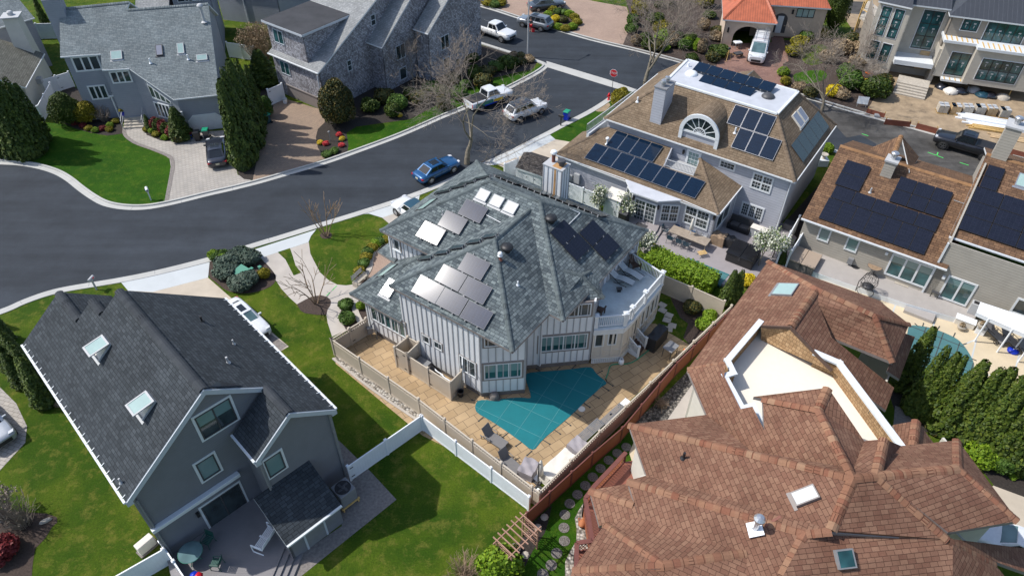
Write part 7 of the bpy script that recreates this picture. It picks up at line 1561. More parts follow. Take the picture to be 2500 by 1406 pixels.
bare_tree('slim bare tree in the deep bed at the top edge',1560,60,6.0,23,.09,2.8,5,(3,5),.05)
def crape(label,x,y,H,seed):
 rnd=random.Random(seed);t=Tree(seed)
 for k in range(5):
  a_=k*1.256+rnd.uniform(-.3,.3);d_=Vector((math.cos(a_)*.33,math.sin(a_)*.33,1));t.branch(Vector((math.cos(a_)*.12,math.sin(a_)*.12,-.05)),d_,H*.52,.058,0,2,.75,.03,(2,4),.07,.62,.018,3)
 r=thing('pruned_tree',label,'tree',P(x,y));me=t.mesh('trunk',0,2,'bark_t');put(me,'trunk',r)
crape('hard pruned bare tree on the round lawn',797,576,3.9,3);crape('hard pruned bare tree in the mulch by the curved walk',772,740,4.0,8)
def stalks(label,x,y,H,R_b,n,seed,mat='drystalk',heads=True):
 rs=random.Random(seed);mb=MB();r=thing('dry_shrub',label,'shrub',P(x,y));pts=[]
 for i in range(n):
  a_=rs.uniform(0,6.283);q=rs.random() ** .6;p0=Vector((math.cos(a_)*q*R_b*.3,math.sin(a_)*q*R_b*.3,0));p2=Vector((math.cos(a_)*q*R_b,math.sin(a_)*q*R_b,H*rs.uniform(.6,1)*(1-.3*q*q)));p1=p0.lerp(p2,.5)+Vector((rs.gauss(0,.1),rs.gauss(0,.1),.15));mb.tube(p0,p1,.018,.014,3,0,False);mb.tube(p1,p2,.014,.008,3,0,False);pts.append(list(p2))
  for k in range(2):e=p2+Vector((rs.gauss(0,.18),rs.gauss(0,.18),rs.uniform(-.1,.25)));mb.tube(p1.lerp(p2,.6),e,.009,.006,3,0,False);pts.append(list(e))
 me=bpy.data.meshes.new('stems');me.from_pydata(mb.v,[],mb.f);me.materials.append(M['bark_t' if mat=='drystalk' else 'twig']);put(me,'stems',r)
 if heads:k=np.repeat(np.array(pts),5,0);g_=np.random.RandomState(seed);k=k+g_.normal(size=k.shape)*.07;put(cards_mesh('heads',cards(k,g_.normal(size=k.shape),np.full(len(k),.11),g_,1,.2),mat),'flower_heads',r)
stalks('big dry hydrangea between the pale blue grey house and the cedar house',640,150,4.6,2.4,260,3)
stalks('brown bare shrub by the stones at the bottom left',60,1280,2.6,1.2,90,5,'twig',False);stalks('brown bare shrub at the left edge, behind the stones',12,1262,2.4,1.1,70,6,'twig',True);stalks('pale bare shrub at the bottom edge beside the yellow green bush',1132,1408,1.6,1.0,110,7,'drystalk',False);stalks('leafless shrub beside the porch steps of the pale blue grey house',258,296,1.8,1.0,60,8,'twig',False)
stalks('low dry grass clump in the dark gravel strip',1612,990,.35,.5,60,9,'drystalk',False)
# ---------------------------------------------------------------- vehicles on the streets and drives
def car_wheels(front,rear,vis,hw,wb):
 a,b=P(*front),P(*rear);d=(a-b);rz=math.atan2(d.y,d.x);d=d.normalized();l=Vector((-d.y,d.x,0));c=(a+b)/2-l*vis*(hw-.08);return c,rz
c,rz=car_wheels((1109,421),(1051,449),-1,.89,2.65);car('parked_car','bright blue sedan parked on the street behind the middle house','sedan',c,rz,'p_blue',4.6,1.78,1.46,2.65,sun=True)
c,rz,L=car_at((648,838),(556,752));car('parked_car','white car with a sunroof beside the dark grey house','sedan',c,rz,'p_white',4.75,1.84,1.48,2.8,sun=True,glassw='carglass_b')
c,rz,L=car_at((972,505),(1052,560));car('parked_car','white car with a dark patterned roof, half hidden by the middle house','suv',c,rz,'p_white',4.5,1.85,1.66,2.65,roofm='p_teal')
c,rz,L=car_at((530,348),(536,421));car('parked_car','dark sedan seen from behind on the grey paver drive','sedan',c,rz,'p_dnavy',4.7,1.83,1.46,2.8,sun=True,glassw='carglass')
c,rz=car_wheels((1321,279),(1268,299),-1,.93,2.8);car('parked_car','white crossover with a black roof on the side street','suv',c,rz,'p_white',4.7,1.88,1.66,2.8,roofm='p_black',rails=True)
c,rz=car_wheels((1238,250),(1172,274),-1,.98,3.3);wt=car('work_truck','wrapped white, blue and yellow pickup truck under the bare tree','pickup',c,rz,'p_white',5.4,1.96,1.9,3.3,tyre=.38)
wm_=MB()
for sy in (1,-1):wm_.cbox((-1.2,sy*.985,.62),2.2,.02,.42,0,0);wm_.cbox((.6,sy*.985,.62),1.2,.02,.3,0,1);wm_.cbox((-.4,sy*.987,.5),1.6,.02,.14,0,2)
wk=bpy.data.meshes.new('wrap');wk.from_pydata(wm_.v,[],wm_.f);[wk.materials.append(M[k]) for k in ('p_lblue','yellow','blue')] if 'p_lblue' in M else [wk.materials.append(M[k]) for k in ('util_green','yellow','blue')];wk.polygons.foreach_set('material_index',wm_.m);put(wk,'wrap',wt)
c,rz,L=car_at((1256,106),(1164,74));car('pickup_truck','white pickup truck on the cross street beside the red leafed tree','pickup',c,rz,'p_white',5.6,2.0,1.92,3.5,tyre=.4)
c,rz=car_wheels((1276,67),(1321,78),1,.92,2.7);car('parked_car','grey sport utility car on the cross street with a person beside it','suv',c,rz,'p_lgrey',4.65,1.84,1.70,2.7,rails='black',sun=True)
c,rz=car_wheels((1367,24),(1311,31),-1,.93,3.0);car('parked_car','grey sedan on the brick drive at the top edge','sedan',c,rz,'p_grey',5.1,1.88,1.46,3.0)
c,rz=car_wheels((2297,364),(2400,394),1,1.0,3.67);car('pickup_truck','black pickup truck parked in front of the building site','pickup',c,rz,'p_black',5.85,2.05,1.97,3.67,rimm='dgrey',tyre=.41,sun=True)
c,rz,L=car_at((1836,182),(1860,96));vn=car('van','white work van with a ladder rack in front of the arched garage','van',c,rz,'p_white',5.6,2.0,2.35,3.4,glassw='carglass_b',tyre=.36)
rk=MB()
for y in (-.75,.75):rk.beam((1.0,y,2.52),(-2.6,y,2.52),.05,.05)
for x in (.8,-.8,-2.4):rk.beam((x,-.8,2.52),(x,.8,2.52),.05,.05);rk.tube((x,-.75,2.3),(x,-.75,2.52),.025);rk.tube((x,.75,2.3),(x,.75,2.52),.025)
for y in (.2,.6):rk.beam((1.2,y,2.6),(-2.5,y,2.6),.06,.05)
for i in range(11):rk.beam((1.1-i*.34,.2,2.6),(1.1-i*.34,.6,2.6),.04,.03)
rkm=bpy.data.meshes.new('roof_rack');rkm.from_pydata(rk.v,[],rk.f);rkm.materials.append(M['alu']);put(rkm,'roof_rack',vn)
c,rz,L=car_at((20,1094),(-62,1006));car('parked_car','silver car with a dark front nosing in at the left edge','suv',c,rz,'p_silver',4.6,1.82,1.6,2.65)
c,rz,L=car_at((-58,345),(12,374));car('parked_car','dark blue car on the pale pad cut by the left edge','sedan',c,rz,'p_teal',4.6,1.8,1.46,2.65)
c,rz,L=car_at((2405,1312),(2540,1372));car('parked_car','white car in the shade of the red brown roof at the right edge','sedan',c,rz,'p_white',4.7,1.84,1.46,2.7,glassw='carglass_b')
# ---------------------------------------------------------------- street furniture
def local(name,label,cat,loc,rz=0.0,group=None):
 o=thing(name,label,cat,(0,0,0),group);o.rotation_euler=(0,0,rz);o['_l']=1;del o['_l'];FIN.append((o,Vector(loc)));return o
FIN=[]
def fin():
 for o,l in FIN:o.location=l
 FIN.clear()
def part(name,par,mat,fn,smooth=False,bevel=0):
 mb=MB();fn(mb);return mb.build(name,M[mat] if isinstance(mat,str) else [M[k] for k in mat],par,smooth,bevel)
def text_mesh(txt,size,mat,par,o,u,v,name='lettering',depth=.006):
 c=bpy.data.curves.new('t','FONT');c.body=txt;c.size=size;c.align_x='CENTER';c.align_y='CENTER';c.extrude=depth
 ob=bpy.data.objects.new('t',c);COL.objects.link(ob);bpy.context.view_layer.update();me=bpy.data.meshes.new_from_object(ob.evaluated_get(bpy.context.evaluated_depsgraph_get()));bpy.data.objects.remove(ob)
 u=Vector(u).normalized();v=Vector(v).normalized();n=u.cross(v);o=Vector(o)
 for q in me.vertices:q.co=o+u*q.co.x+v*q.co.y+n*q.co.z
 me.name=name;me.materials.clear();me.materials.append(M[mat]);k=bpy.data.objects.new(name,me);COL.objects.link(k);k.parent=par;return k
def bin_(label,x,y,rz,body,lid,group=None):
 o=local('wheelie_bin',label,'bin',P(x,y),rz,group)
 part('body',o,body,lambda m:m.hexa([(-.24,-.26,.06),(.24,-.26,.06),(.24,.22,.06),(-.24,.22,.06)],[(-.30,-.36,.98),(.30,-.36,.98),(.30,.30,.98),(-.30,.30,.98)]),bevel=.03)
 part('lid',o,lid,lambda m:m.hexa([(-.32,-.40,.98),(.32,-.40,.98),(.32,.36,.98),(-.32,.36,.98)],[(-.26,-.34,1.09),(.26,-.34,1.09),(.28,.34,1.05),(-.28,.34,1.05)]),bevel=.02)
 for s in (-1,1):part('wheel',o,'rubber',lambda m:m.lathe((s*.26,.26,.13),[(.001,0),(.13,0),(.13,.07),(.001,.07)],14,0,(s,0,0)))
 return o
bin_('bright blue wheelie bin with a green lid on the kerb',1383,293,R_(-30),'blue','green');bin_('black wheelie bin in front of the white garage door',485,343,R_(10),'black','black');bin_('dark blue wheelie bin with a green lid beside the black bin',507,338,R_(10),'p_dnavy','green');bin_('dark blue wheelie bin in the shade left of the brown drive',655,301,R_(-40),'p_teal','green')
def mailbox(label,x,y,rz,col,h=1.05):
 o=local('mailbox',label,'mailbox',P(x,y),rz);part('post',o,col,lambda m:m.cbox((0,0,0),.10,.10,h))
 def f(m):
  r=[Vector((0,math.cos(t)*.12,math.sin(t)*.12+.13)) for t in np.linspace(0,math.pi,8)]+[Vector((0,-.12,0)),Vector((0,.12,0))]
  m.hexa([p+Vector((-.28,0,h)) for p in r],[p+Vector((.28,0,h)) for p in r])
 part('box',o,col,f);part('flag',o,'red' if col != 'trim' else 'blue',lambda m:m.cbox((.1,-.13,h+.1),.16,.02,.08));part('door',o,'mgrey',lambda m:m.cbox((.285,0,h+.02),.01,.2,.18))
mailbox('white mailbox on a post at the edge of the curved lawn',369,489,R_(-60),'trim');mailbox('grey mailbox on a post in front of the dark grey house',236,707,R_(80),'lgrey',1.0);mailbox('black mailbox on a post beside the blue bin',1369,307,R_(150),'black',1.0)
def stop_sign():
 o=local('stop_sign','red octagonal stop sign on a dark post at the street corner','sign',P(1493,229),R_(0));H=2.05
 part('post',o,'dgrey',lambda m:m.beam((0,0,0),(0,0,H+.5),.07,.05));v=Vector((-.40,-.92,0)).normalized();u=Vector((-v.y,v.x,0));up=Vector((0,0,1));c=Vector((0,0,H+.35))+v*.05
 oc=lambda r,d:[c+v*d+u*math.cos(t)*r+up*math.sin(t)*r for t in [math.pi/8+k*math.pi/4 for k in range(8)]]
 part('sign_border',o,'trim',lambda m:m.hexa(oc(.46,-.01),oc(.46,.01)));part('sign_face',o,'red',lambda m:m.hexa(oc(.42,.0105),oc(.42,.016)));text_mesh('STOP',.34,'trim',o,c+v*.02,u,up)
stop_sign()
def hydrant():
 o=local('fire_hydrant','red fire hydrant beside the clipped egg shrub','hydrant',P(1486,244));part('body',o,'red',lambda m:m.lathe((0,0,0),[(.17,0),(.17,.06),(.11,.08),(.11,.52),(.15,.54),(.15,.60),(.12,.70),(.06,.76),(.04,.82),(.001,.83)],14),True)
 for s in (-1,1):part('nozzle',o,'red',lambda m:m.lathe((s*.09,0,.44),[(.06,0),(.06,.1),(.075,.1),(.075,.14),(.001,.14)],10,0,(s,0,0)))
 part('front_nozzle',o,'red',lambda m:m.lathe((0,-.09,.36),[(.085,0),(.085,.1),(.1,.1),(.1,.15),(.001,.15)],10,0,(0,-1,0)))
hydrant()
o=local('street_light','tall grey street light pole on the corner island','street light',P(1288,140));part('pole',o,'lgrey',lambda m:m.tube((0,0,0),(0,0,7.4),.10,.06,10));part('arm',o,'lgrey',lambda m:m.tube((0,0,7.2),(.9,1.3,7.6),.045,.035));part('lamp_head',o,'lgrey',lambda m:m.cbox((1.0,1.45,7.54),.28,.6,.12,R_(-35)),bevel=.03)
o=local('utility_box','green utility box among the juniper mounds','utility box',P(594,676),R_(-35));part('cabinet',o,'util_green',lambda m:m.cbox((0,0,0),1.05,.9,.55),bevel=.02);part('lid',o,'util_green',lambda m:m.hexa([(-.56,-.5,.55),(.56,-.5,.55),(.56,.48,.55),(-.56,.48,.55)],[(-.56,-.5,.6),(.56,-.5,.6),(.56,.48,.72),(-.56,.48,.72)]))
for x,y in ((618,668),(638,664)):
 o=local('utility_post','small green utility post right of the green utility box','utility post',P(x,y),R_(-35),'small green utility posts');part('post',o,'util_green',lambda m:m.cbox((0,0,0),.24,.2,.52),bevel=.02);part('cap',o,'util_green',lambda m:m.cbox((0,0,.52),.28,.24,.07),bevel=.02)
o=local('path_light','slim post light in the dark bed with tulips','light',P(807,345));part('post',o,'mgrey',lambda m:m.tube((0,0,0),(0,0,1.0),.035));part('lamp_shade',o,'mgrey',lambda m:m.lathe((0,0,1.0),[(.1,0),(.13,.05),(.08,.12),(.001,.14)],12))
def bench(x,y,rz):
 o=local('bench','slatted metal and stone bench by the front door of the middle house','bench',P(x,y),rz)
 part('seat',o,'stone',lambda m:[m.cbox((0,-.22+i*.1,.42),1.3,.08,.05) for i in range(5)]);part('backrest',o,'mgrey',lambda m:[m.beam((-.62,.3,.55+i*.09),(.62,.32,.57+i*.09),.03,.04) for i in range(5)])
 for s in (-.6,.6):part('leg',o,'stone',lambda m:m.cbox((s,0,0),.12,.5,.42));part('armrest',o,'mgrey',lambda m:m.path([Vector((s,.32,1.0)),Vector((s,.28,.62)),Vector((s,-.25,.62)),Vector((s,-.25,.42))],.025))
bench(881,690,R_(60))
for i,(x,y,c) in enumerate(((466,338,'blue'),(301,283,'blue'))):
 o=local('plant_pot',('blue pot left of the white garage door','blue pot on the front steps of the pale blue grey house')[i],'pot',P(x,y,.0 if i==0 else .85));part('pot',o,c,lambda m:m.lathe((0,0,0),[(.14,0),(.24,.4),(.26,.45),(.2,.44),(.001,.38)],14));put(bush_mesh(.28,.28,.3,200,3,'gold' if i else 'redleaf',.1),'plant',o).location=(0,0,.4)
o=local('bucket','white bucket at the left end of the brown garage door','bucket',P(697,252));part('bucket',o,'white',lambda m:m.lathe((0,0,0),[(.001,0),(.2,0),(.26,.5),(.24,.5),(.19,.05)],14));part('rim',o,'lgrey',lambda m:m.lathe((0,0,.47),[(.265,0),(.265,.035),(.25,.035)],14))
def person(loc,rz):
 o=local('person','person in a dark blue top and red shorts standing at the grey car door','person',loc,rz)
 vs=[((0,0,.95),.135),((0,0,1.15),.125),((0,.0,1.38),.15),((0,0,1.50),.07),((0,.02,1.60),.085),((0,.03,1.72),.095),((.09,0,.90),.10),((.10,.02,.50),.065),((.10,0,.09),.05),((.10,.14,.05),.045),((-.09,0,.90),.10),((-.11,-.02,.50),.065),((-.12,-.04,.09),.05),((-.12,.10,.05),.045),
          ((.20,0,1.40),.06),((.27,.10,1.16),.045),((.22,.32,1.10),.036),((.21,.40,1.10),.04),((-.20,0,1.40),.06),((-.27,.06,1.14),.045),((-.20,.30,1.14),.036),((-.19,.38,1.14),.04)]
 es=[(0,1),(1,2),(2,3),(3,4),(4,5),(0,6),(6,7),(7,8),(8,9),(0,10),(10,11),(11,12),(12,13),(2,14),(14,15),(15,16),(16,17),(2,18),(18,19),(19,20),(20,21)]
 def skin(name,idx,ee,mat,grow=1.0):
  me=bpy.data.meshes.new(name);mp={k:i for i,k in enumerate(idx)};me.from_pydata([vs[k][0] for k in idx],[(mp[a_],mp[b_]) for a_,b_ in ee],[]);me.materials.append(M[mat]);ob=put(me,name,o);md=ob.modifiers.new('s','SKIN');me.skin_vertices or None
  for i,k in enumerate(idx):r=vs[k][1]*grow;me.skin_vertices[0].data[i].radius=(r,r)
  me.skin_vertices[0].data[0].use_root=True;md.use_smooth_shade=True;ob.modifiers.new('d','SUBSURF').render_levels=2;return ob
 skin('body',list(range(22)),es,'skin');skin('shirt',[0,1,2,3,14,15,18,19],[(0,1),(1,2),(2,3),(2,14),(14,15),(2,18),(18,19)],'p_dnavy',1.16);skin('shorts',[0,6,7,10,11],[(0,6),(6,7),(0,10),(10,11)],'red',1.2)
 part('hair',o,'brownwood',lambda m:m.lathe((0,.01,1.70),[(.105,-.02),(.11,.04),(.08,.1),(.001,.125)],12),True)
 for s in (-1,1):
  for k in range(4):part('finger',o,'skin',lambda m:m.tube((s*.20+(k-1.5)*.018,.42,1.10),(s*.20+(k-1.5)*.02,.48+.01*(k % 2),1.08),.009,.007,6))
  part('thumb',o,'skin',lambda m:m.tube((s*.20-s*.03,.40,1.11),(s*.20-s*.05,.45,1.12),.01,.008,6))
 return o
person(P(1296,78),R_(150))
o=local('bag','red bag at the feet of the person beside the grey car','bag',P(1302,79));part('bag',o,'red',lambda m:m.hexa([(-.16,-.12,0),(.16,-.12,0),(.16,.12,0),(-.16,.12,0)],[(-.2,-.08,.42),(.2,-.08,.42),(.2,.08,.42),(-.2,.08,.42)]),bevel=.04);part('handle',o,'red',lambda m:m.path([Vector((-.1,0,.4)),Vector((-.08,0,.55)),Vector((.08,0,.55)),Vector((.1,0,.4))],.015))
fin()
# ---------------------------------------------------------------- pool and patio of the middle house
def q2(pts):return [(x*.24889+1160,y*.24889+820) for x,y in pts]
out=crom(pix(*q2([(25,640),(160,630),(240,622),(330,612),(450,606),(530,612),(545,590),(520,500),(500,440),(506,372),(640,352),(800,340),(950,326),(1130,308),(1190,372),(1288,460),(1235,505),(1160,575),(1080,645),(985,740),(880,832),(780,918),(700,985),(640,1045),(562,1118),(440,1032),(300,932),(150,832),(10,742)])),3,True)
o=thing('pool_cover','teal safety cover over the angular pool','pool cover',P(1320,980));mb=MB();mb.poly([Vector((p[0],p[1],.035)) for p in ccw([(p.x,p.y) for p in out])]);mb.build('cover',M['cover_teal'],o)
def inside(p,poly):
 c=False;n=len(poly)
 for i in range(n):
  a,b=poly[i],poly[i-1]
  if (a.y>p.y) != (b.y>p.y) and p.x<(b.x-a.x)*(p.y-a.y)/(b.y-a.y)+a.x:c=not c
 return c
def web(poly,o,dirs,ctr,step,z,mat,par,wv=.035):
 for d in dirs:
  n=Vector((-d.y,d.x,0))
  for k in range(-8,9):
   run=[];
   for s in np.arange(-14,14,.12):
    p=ctr+n*(k*step)+d*s
    if inside(p,poly):run.append(p)
    elif run:break
   if len(run)>4:m=MB();m.obox(Vector((run[0].x,run[0].y,z))-n*wv/2,run[-1]-run[0],n*wv,(0,0,.006));m.build('webbing',M[mat],par)
wd=(P(1160+890*.24889,820+830*.24889)-P(1160+160*.24889,820+630*.24889));d1=(P(1160+780*.24889,820+915*.24889)-P(1160+165*.24889,820+630*.24889)).normalized();d2=Vector((-d1.y,d1.x,0));web(out,o,(d1,d2),P(1160+550*.24889,820+740*.24889),1.5,.037,'webbing',o)
for i,(a,b) in enumerate((((80,795),(35,835)),((210,868),(155,905)),((325,950),(265,997)),((455,1042),(400,1080)),((560,1125),(510,1170)),((665,1020),(730,1060)),((775,920),(835,962)),((875,835),(935,878)),((970,745),(1030,790)),((1065,660),(1125,700)),((1155,575),(1215,612)),((1245,495),(1310,535)),((1290,450),(1350,490)),((1190,375),(1245,345)),((20,640),(-30,630)),((640,350),(600,325)),((800,335),(830,310)),((950,322),(985,290)))):
 p,q=[P(*k) for k in q2([a,b])];part('strap',o,'strapb',lambda m:m.beam(Z(p,.03),Z(q,.03),.05,.02));part('anchor',o,'strapb',lambda m:m.cbox(q,.1,.1,.03))
hp=[P(*k,.06) for k in q2([(1280,420),(1300,370),(1330,290),(1400,275),(1500,270),(1580,235),(1700,140),(1740,100)])];o=thing('garden_hose','green garden hose curling from the grill across the patio','hose',hp[3]);part('hose',o,'green',lambda m:m.path(crom(hp,6),.035));part('nozzle',o,'black',lambda m:m.tube(hp[0],hp[0]+Vector((.05,-.2,0)),.04,.03))
def sling(label,head,foot,z=0.0,fab='mesh_g',fr='mgrey',back=60,L=1.95,Wd=.66):
 a,b=P(*head,z),P(*foot,z);d=b-a;rz=math.atan2(d.y,d.x);o=local('sun_lounger',label,'lounger',(a+b)/2,rz);hh=.34;x0=-L*.5+.72;e=R_(back)
 def seat(m):m.obox((x0,-Wd/2,hh),(L-.72,0,0),(0,Wd,0),(0,0,.03))
 part('seat',o,fab,seat);part('backrest',o,fab,lambda m:m.obox((x0,-Wd/2,hh+.01),(-math.cos(e)*.80,0,math.sin(e)*.80),(0,Wd,0),(math.sin(e)*.03,0,math.cos(e)*.03)))
 for s in (-1,1):
  part('rail',o,fr,lambda m:m.beam((x0-.5,s*Wd/2,hh-.02),(L*.5,s*Wd/2,hh-.02),.04,.05));part('armrest',o,fr,lambda m:m.path([Vector((x0-.25,s*(Wd/2+.03),hh)),Vector((x0-.15,s*(Wd/2+.03),hh+.24)),Vector((x0+.3,s*(Wd/2+.03),hh+.22)),Vector((x0+.34,s*(Wd/2+.03),hh))],.025))
  for x in (x0-.42,x0+.1,L*.5-.2):part('leg',o,fr,lambda m:m.beam((x,s*Wd/2,0),(x,s*Wd/2,hh),.04,.04))
sling('grey sling lounger with raised back, farther from the arbor',(1168,1052),(1240,1100));sling('grey sling lounger with raised back, nearer the arbor',(1214,1110),(1268,1158),back=66)
def slat(label,x,y,ang,L=2.0,Wd=.68):
 o=local('slatted_lounger',label,'lounger',P(x,y,0),ang);part('slats',o,'mgrey',lambda m:[m.obox((-L/2,-Wd/2+i*Wd/7+.01,.36),(L,0,0),(0,Wd/7-.03,0),(0,0,.03)) for i in range(7)]);part('frame',o,'dgrey',lambda m:[m.beam((x_,-Wd/2,.33),(x_,Wd/2,.33),.05,.05) for x_ in (-L/2+.03,0,L/2-.03)])
 for x_ in (-L/2+.1,L/2-.1):
  for s in (-1,1):part('leg',o,'dgrey',lambda m:m.beam((x_,s*(Wd/2-.05),0),(x_,s*(Wd/2-.05),.34),.05,.05))
fa=math.atan2(15.6,15.2);slat('flat slatted grey lounger by the slotted fence, nearer the covered cube',1441,1058,fa);o_=slat('flat slatted grey lounger by the slotted fence, beside the white side table',1497,1020,fa)
o=local('side_table','white cube side table at the end of the slatted loungers','table',P(1527,994),fa);part('top',o,'white',lambda m:m.cbox((0,0,.42),.58,.58,.04));[part('leg',o,'dgrey',lambda m:m.cbox((sx*.25,sy*.25,0),.04,.04,.42)) for sx in (-1,1) for sy in (-1,1)]
o=local('phone','small dark phone lying on the slatted lounger','phone',P(1491,1011,.40),fa);part('case',o,'blackg',lambda m:m.cbox((0,0,0),.16,.09,.015));part('screen',o,'carglass',lambda m:m.cbox((0,0,.016),.14,.075,.002))
def draped(name,label,cat,x,y,rz,L,Wd,H,mat,z=0,seed=1,sag=.06):
 o=local(name,label,cat,P(x,y,z),rz);rs=random.Random(seed);n=7;rows=[]
 for i in range(n+1):
  r=[]
  for j in range(n+1):
   u,v=i/n*2-1,j/n*2-1;edge=max(abs(u),abs(v));zz=H*(1-sag*math.sin(u*5+seed)*math.cos(v*4))+rs.uniform(-.015,.015);r.append(Vector((u*L/2*(1-.04*(edge<.99)),v*Wd/2,zz)))
  rows.append(r)
 def f(m):
  m.grid(rows)
  for loop in ([r[0] for r in rows],rows[-1],[r[-1] for r in rows][::-1],rows[0][::-1]):
   m.grid([loop,[Vector((p.x*1.05,p.y*1.05+rs.uniform(-.03,.03),H*.5)) for p in loop],[Vector((p.x*1.09+rs.uniform(-.04,.04),p.y*1.09,.02)) for p in loop]])
 part('cover',o,mat,f,True);part('hem',o,mat,lambda m:m.path([Vector((sx*L*.54,sy*Wd*.54,.03)) for sx,sy in ((-1,-1),(1,-1),(1,1),(-1,1),(-1,-1))],.02));return o
draped('covered_chair','square lilac grey furniture cover beside the slotted fence','covered furniture',1409,1098,fa,.95,.95,.62,'canvas_g',seed=2,sag=.12);draped('covered_table','long cream furniture cover beside the slotted fence','covered furniture',1362,1150,fa,2.3,1.0,.78,'canvas',seed=3,sag=.05)
draped('covered_sofa','lilac grey covered seat with a sunken top beside the closed umbrella','covered furniture',1290,1150,fa+.3,1.15,.95,.55,'canvas_g',seed=5,sag=.25)
o=local('patio_umbrella','closed cantilever umbrella with a dark pole at the patio corner','umbrella',P(1313,1185),fa);part('pole',o,'dgrey',lambda m:m.tube((0,0,0),(0,0,2.3),.045,.04));part('base',o,'dgrey',lambda m:[m.beam((-.5,0,.05),(.5,0,.05),.1,.08),m.beam((0,-.5,.05),(0,.5,.05),.1,.08)]);part('arm',o,'dgrey',lambda m:m.beam((0,0,2.25),(.45,.2,1.5),.06,.06));part('canopy',o,'canvas',lambda m:m.lathe((.35,.15,.45),[(.06,0),(.2,.25),(.16,.9),(.07,1.55),(.001,1.65)],10),True)
for sx,sy in ((-.33,-.33),(.33,.33)):part('base_weight',o,'white',lambda m:m.cbox((sx,sy,0),.44,.42,.1),bevel=.03)
o=local('propane_tank','white propane tank at the corner of the screened porch','gas tank',P(1516,888));part('tank',o,'white',lambda m:m.lathe((0,0,0),[(.13,0),(.14,.04),(.19,.08),(.19,.34),(.13,.42),(.05,.43)],16),True);part('collar',o,'white',lambda m:m.lathe((0,0,.42),[(.12,0),(.12,.12),(.11,.12),(.11,0)],14));part('valve',o,'dgrey',lambda m:m.tube((0,0,.42),(0,0,.52),.03))
draped('covered_grill','black covered grill behind the porch steps','covered grill',1600,838,fa+.1,1.7,.75,1.15,'black',seed=7,sag=.06)
def table4(name,label,x,y,rz,L,Wd,H,top,leg,z=0):
 o=local(name,label,'table',P(x,y,z),rz);part('top',o,top,lambda m:m.cbox((0,0,H-.04),L,Wd,.04));[part('leg',o,leg,lambda m:m.beam((sx*(L/2-.06),sy*(Wd/2-.06),0),(sx*(L/2-.08),sy*(Wd/2-.08),H-.04),.04,.04)) for sx in (-1,1) for sy in (-1,1)];return o
table4('high_table','small high grey table near the slotted fence and the covered grill',1633,868,fa,.95,.75,.95,'mgrey','dgrey')
o=local('ball','orange ball on the patio by the slotted fence','ball',P(1671,858));part('ball',o,'orange',lambda m:m.lathe((0,0,0),[(.001,0)]+[(.13*math.sin(t),.13-.13*math.cos(t)) for t in np.linspace(.2,3.0,8)]+[(.001,.26)],14),True);part('seam',o,'dgrey',lambda m:m.lathe((0,0,.125),[(.131,0),(.131,.01)],14))
o=local('skimmer_lid','round white skimmer lid set in the patio paving','lid',P(1420,998,.014));part('lid',o,'canvas',lambda m:m.lathe((0,0,0),[(.22,0),(.22,.012),(.001,.014)],20));part('rim',o,'stone',lambda m:m.lathe((0,0,0),[(.25,0),(.25,.008),(.22,.008)],20))
o=local('utility_dome','brown rounded utility cover at the corner of the white wall','cover',P(1207,970),0);part('dome',o,'found',lambda m:m.lathe((0,0,0),[(.34,0),(.33,.3),(.22,.46),(.001,.5)],14),True);part('base',o,'found',lambda m:m.cbox((0,0,0),.75,.6,.05))
o=local('waste_basket','black waste basket at the end of the pump enclosure','bin',P(1125,966));part('body',o,'black',lambda m:m.lathe((0,0,0),[(.001,0),(.16,0),(.22,.5),(.2,.5),(.15,.03)],14));part('liner',o,'dgrey',lambda m:m.lathe((0,0,.46),[(.235,0),(.23,.06),(.19,.03)],14))
o=local('pool_heater','grey pool heater inside the tan pump enclosure','heater',P(1033,907),R_(-36));part('cabinet',o,'found',lambda m:m.cbox((0,0,0),.9,.75,.85),bevel=.03);part('top',o,'mgrey',lambda m:m.cbox((0,0,.85),.95,.8,.06));part('control_panel',o,'black',lambda m:m.cbox((.1,-.2,.912),.4,.2,.02))
o=local('pool_filter','round black pool filter tank beside the heater','filter',P(1053,918));part('tank',o,'black',lambda m:m.lathe((0,0,0),[(.28,0),(.31,.1),(.31,.7),(.22,.9),(.08,.95),(.08,1.0),(.001,1.0)],18),True);part('band',o,'dgrey',lambda m:m.lathe((0,0,.5),[(.325,0),(.325,.06)],18))
for i,(x,y) in enumerate(((1072,930),(1090,945))):
 o=local('pool_pump',('black pool pump with white pipes, nearer the filter tank','black pool pump with white pipes, at the far end of the enclosure')[i],'pump',P(x,y),R_(-36));part('motor',o,'black',lambda m:m.tube((-.3,0,.3),(.15,0,.3),.13,.13,12));part('strainer',o,'black',lambda m:m.tube((.3,0,.1),(.3,0,.55),.14,.14,12));part('pipe',o,'white',lambda m:m.path([Vector((.3,0,.5)),Vector((.3,.1,.75)),Vector((-.2,.1,.75)),Vector((-.6,.2,.75)),Vector((-.6,.2,.1))],.045));part('return_pipe',o,'white',lambda m:m.path([Vector((0,-.1,.4)),Vector((0,-.2,.65)),Vector((.6,-.2,.65)),Vector((.6,-.2,.05))],.045))
for i,q in enumerate(((1617,745),(1617,758),(1633,770),(1628,782),(1641,795),(1632,804))):o=local('paving_stone','square stepping stone in the shady corner lawn by the screened porch','stepping stone',P(*q,0),R_(-40+i*5),'square stepping stones');part('stone',o,'stone',lambda m:m.cbox((0,0,.0),.58,.5,.05),bevel=.01)
STN=gravelmat('stepping stone pebbles',(.20,.18,.16),(.32,.29,.26),(.45,.42,.38),30);M['stepst']=STN
st_proto=None
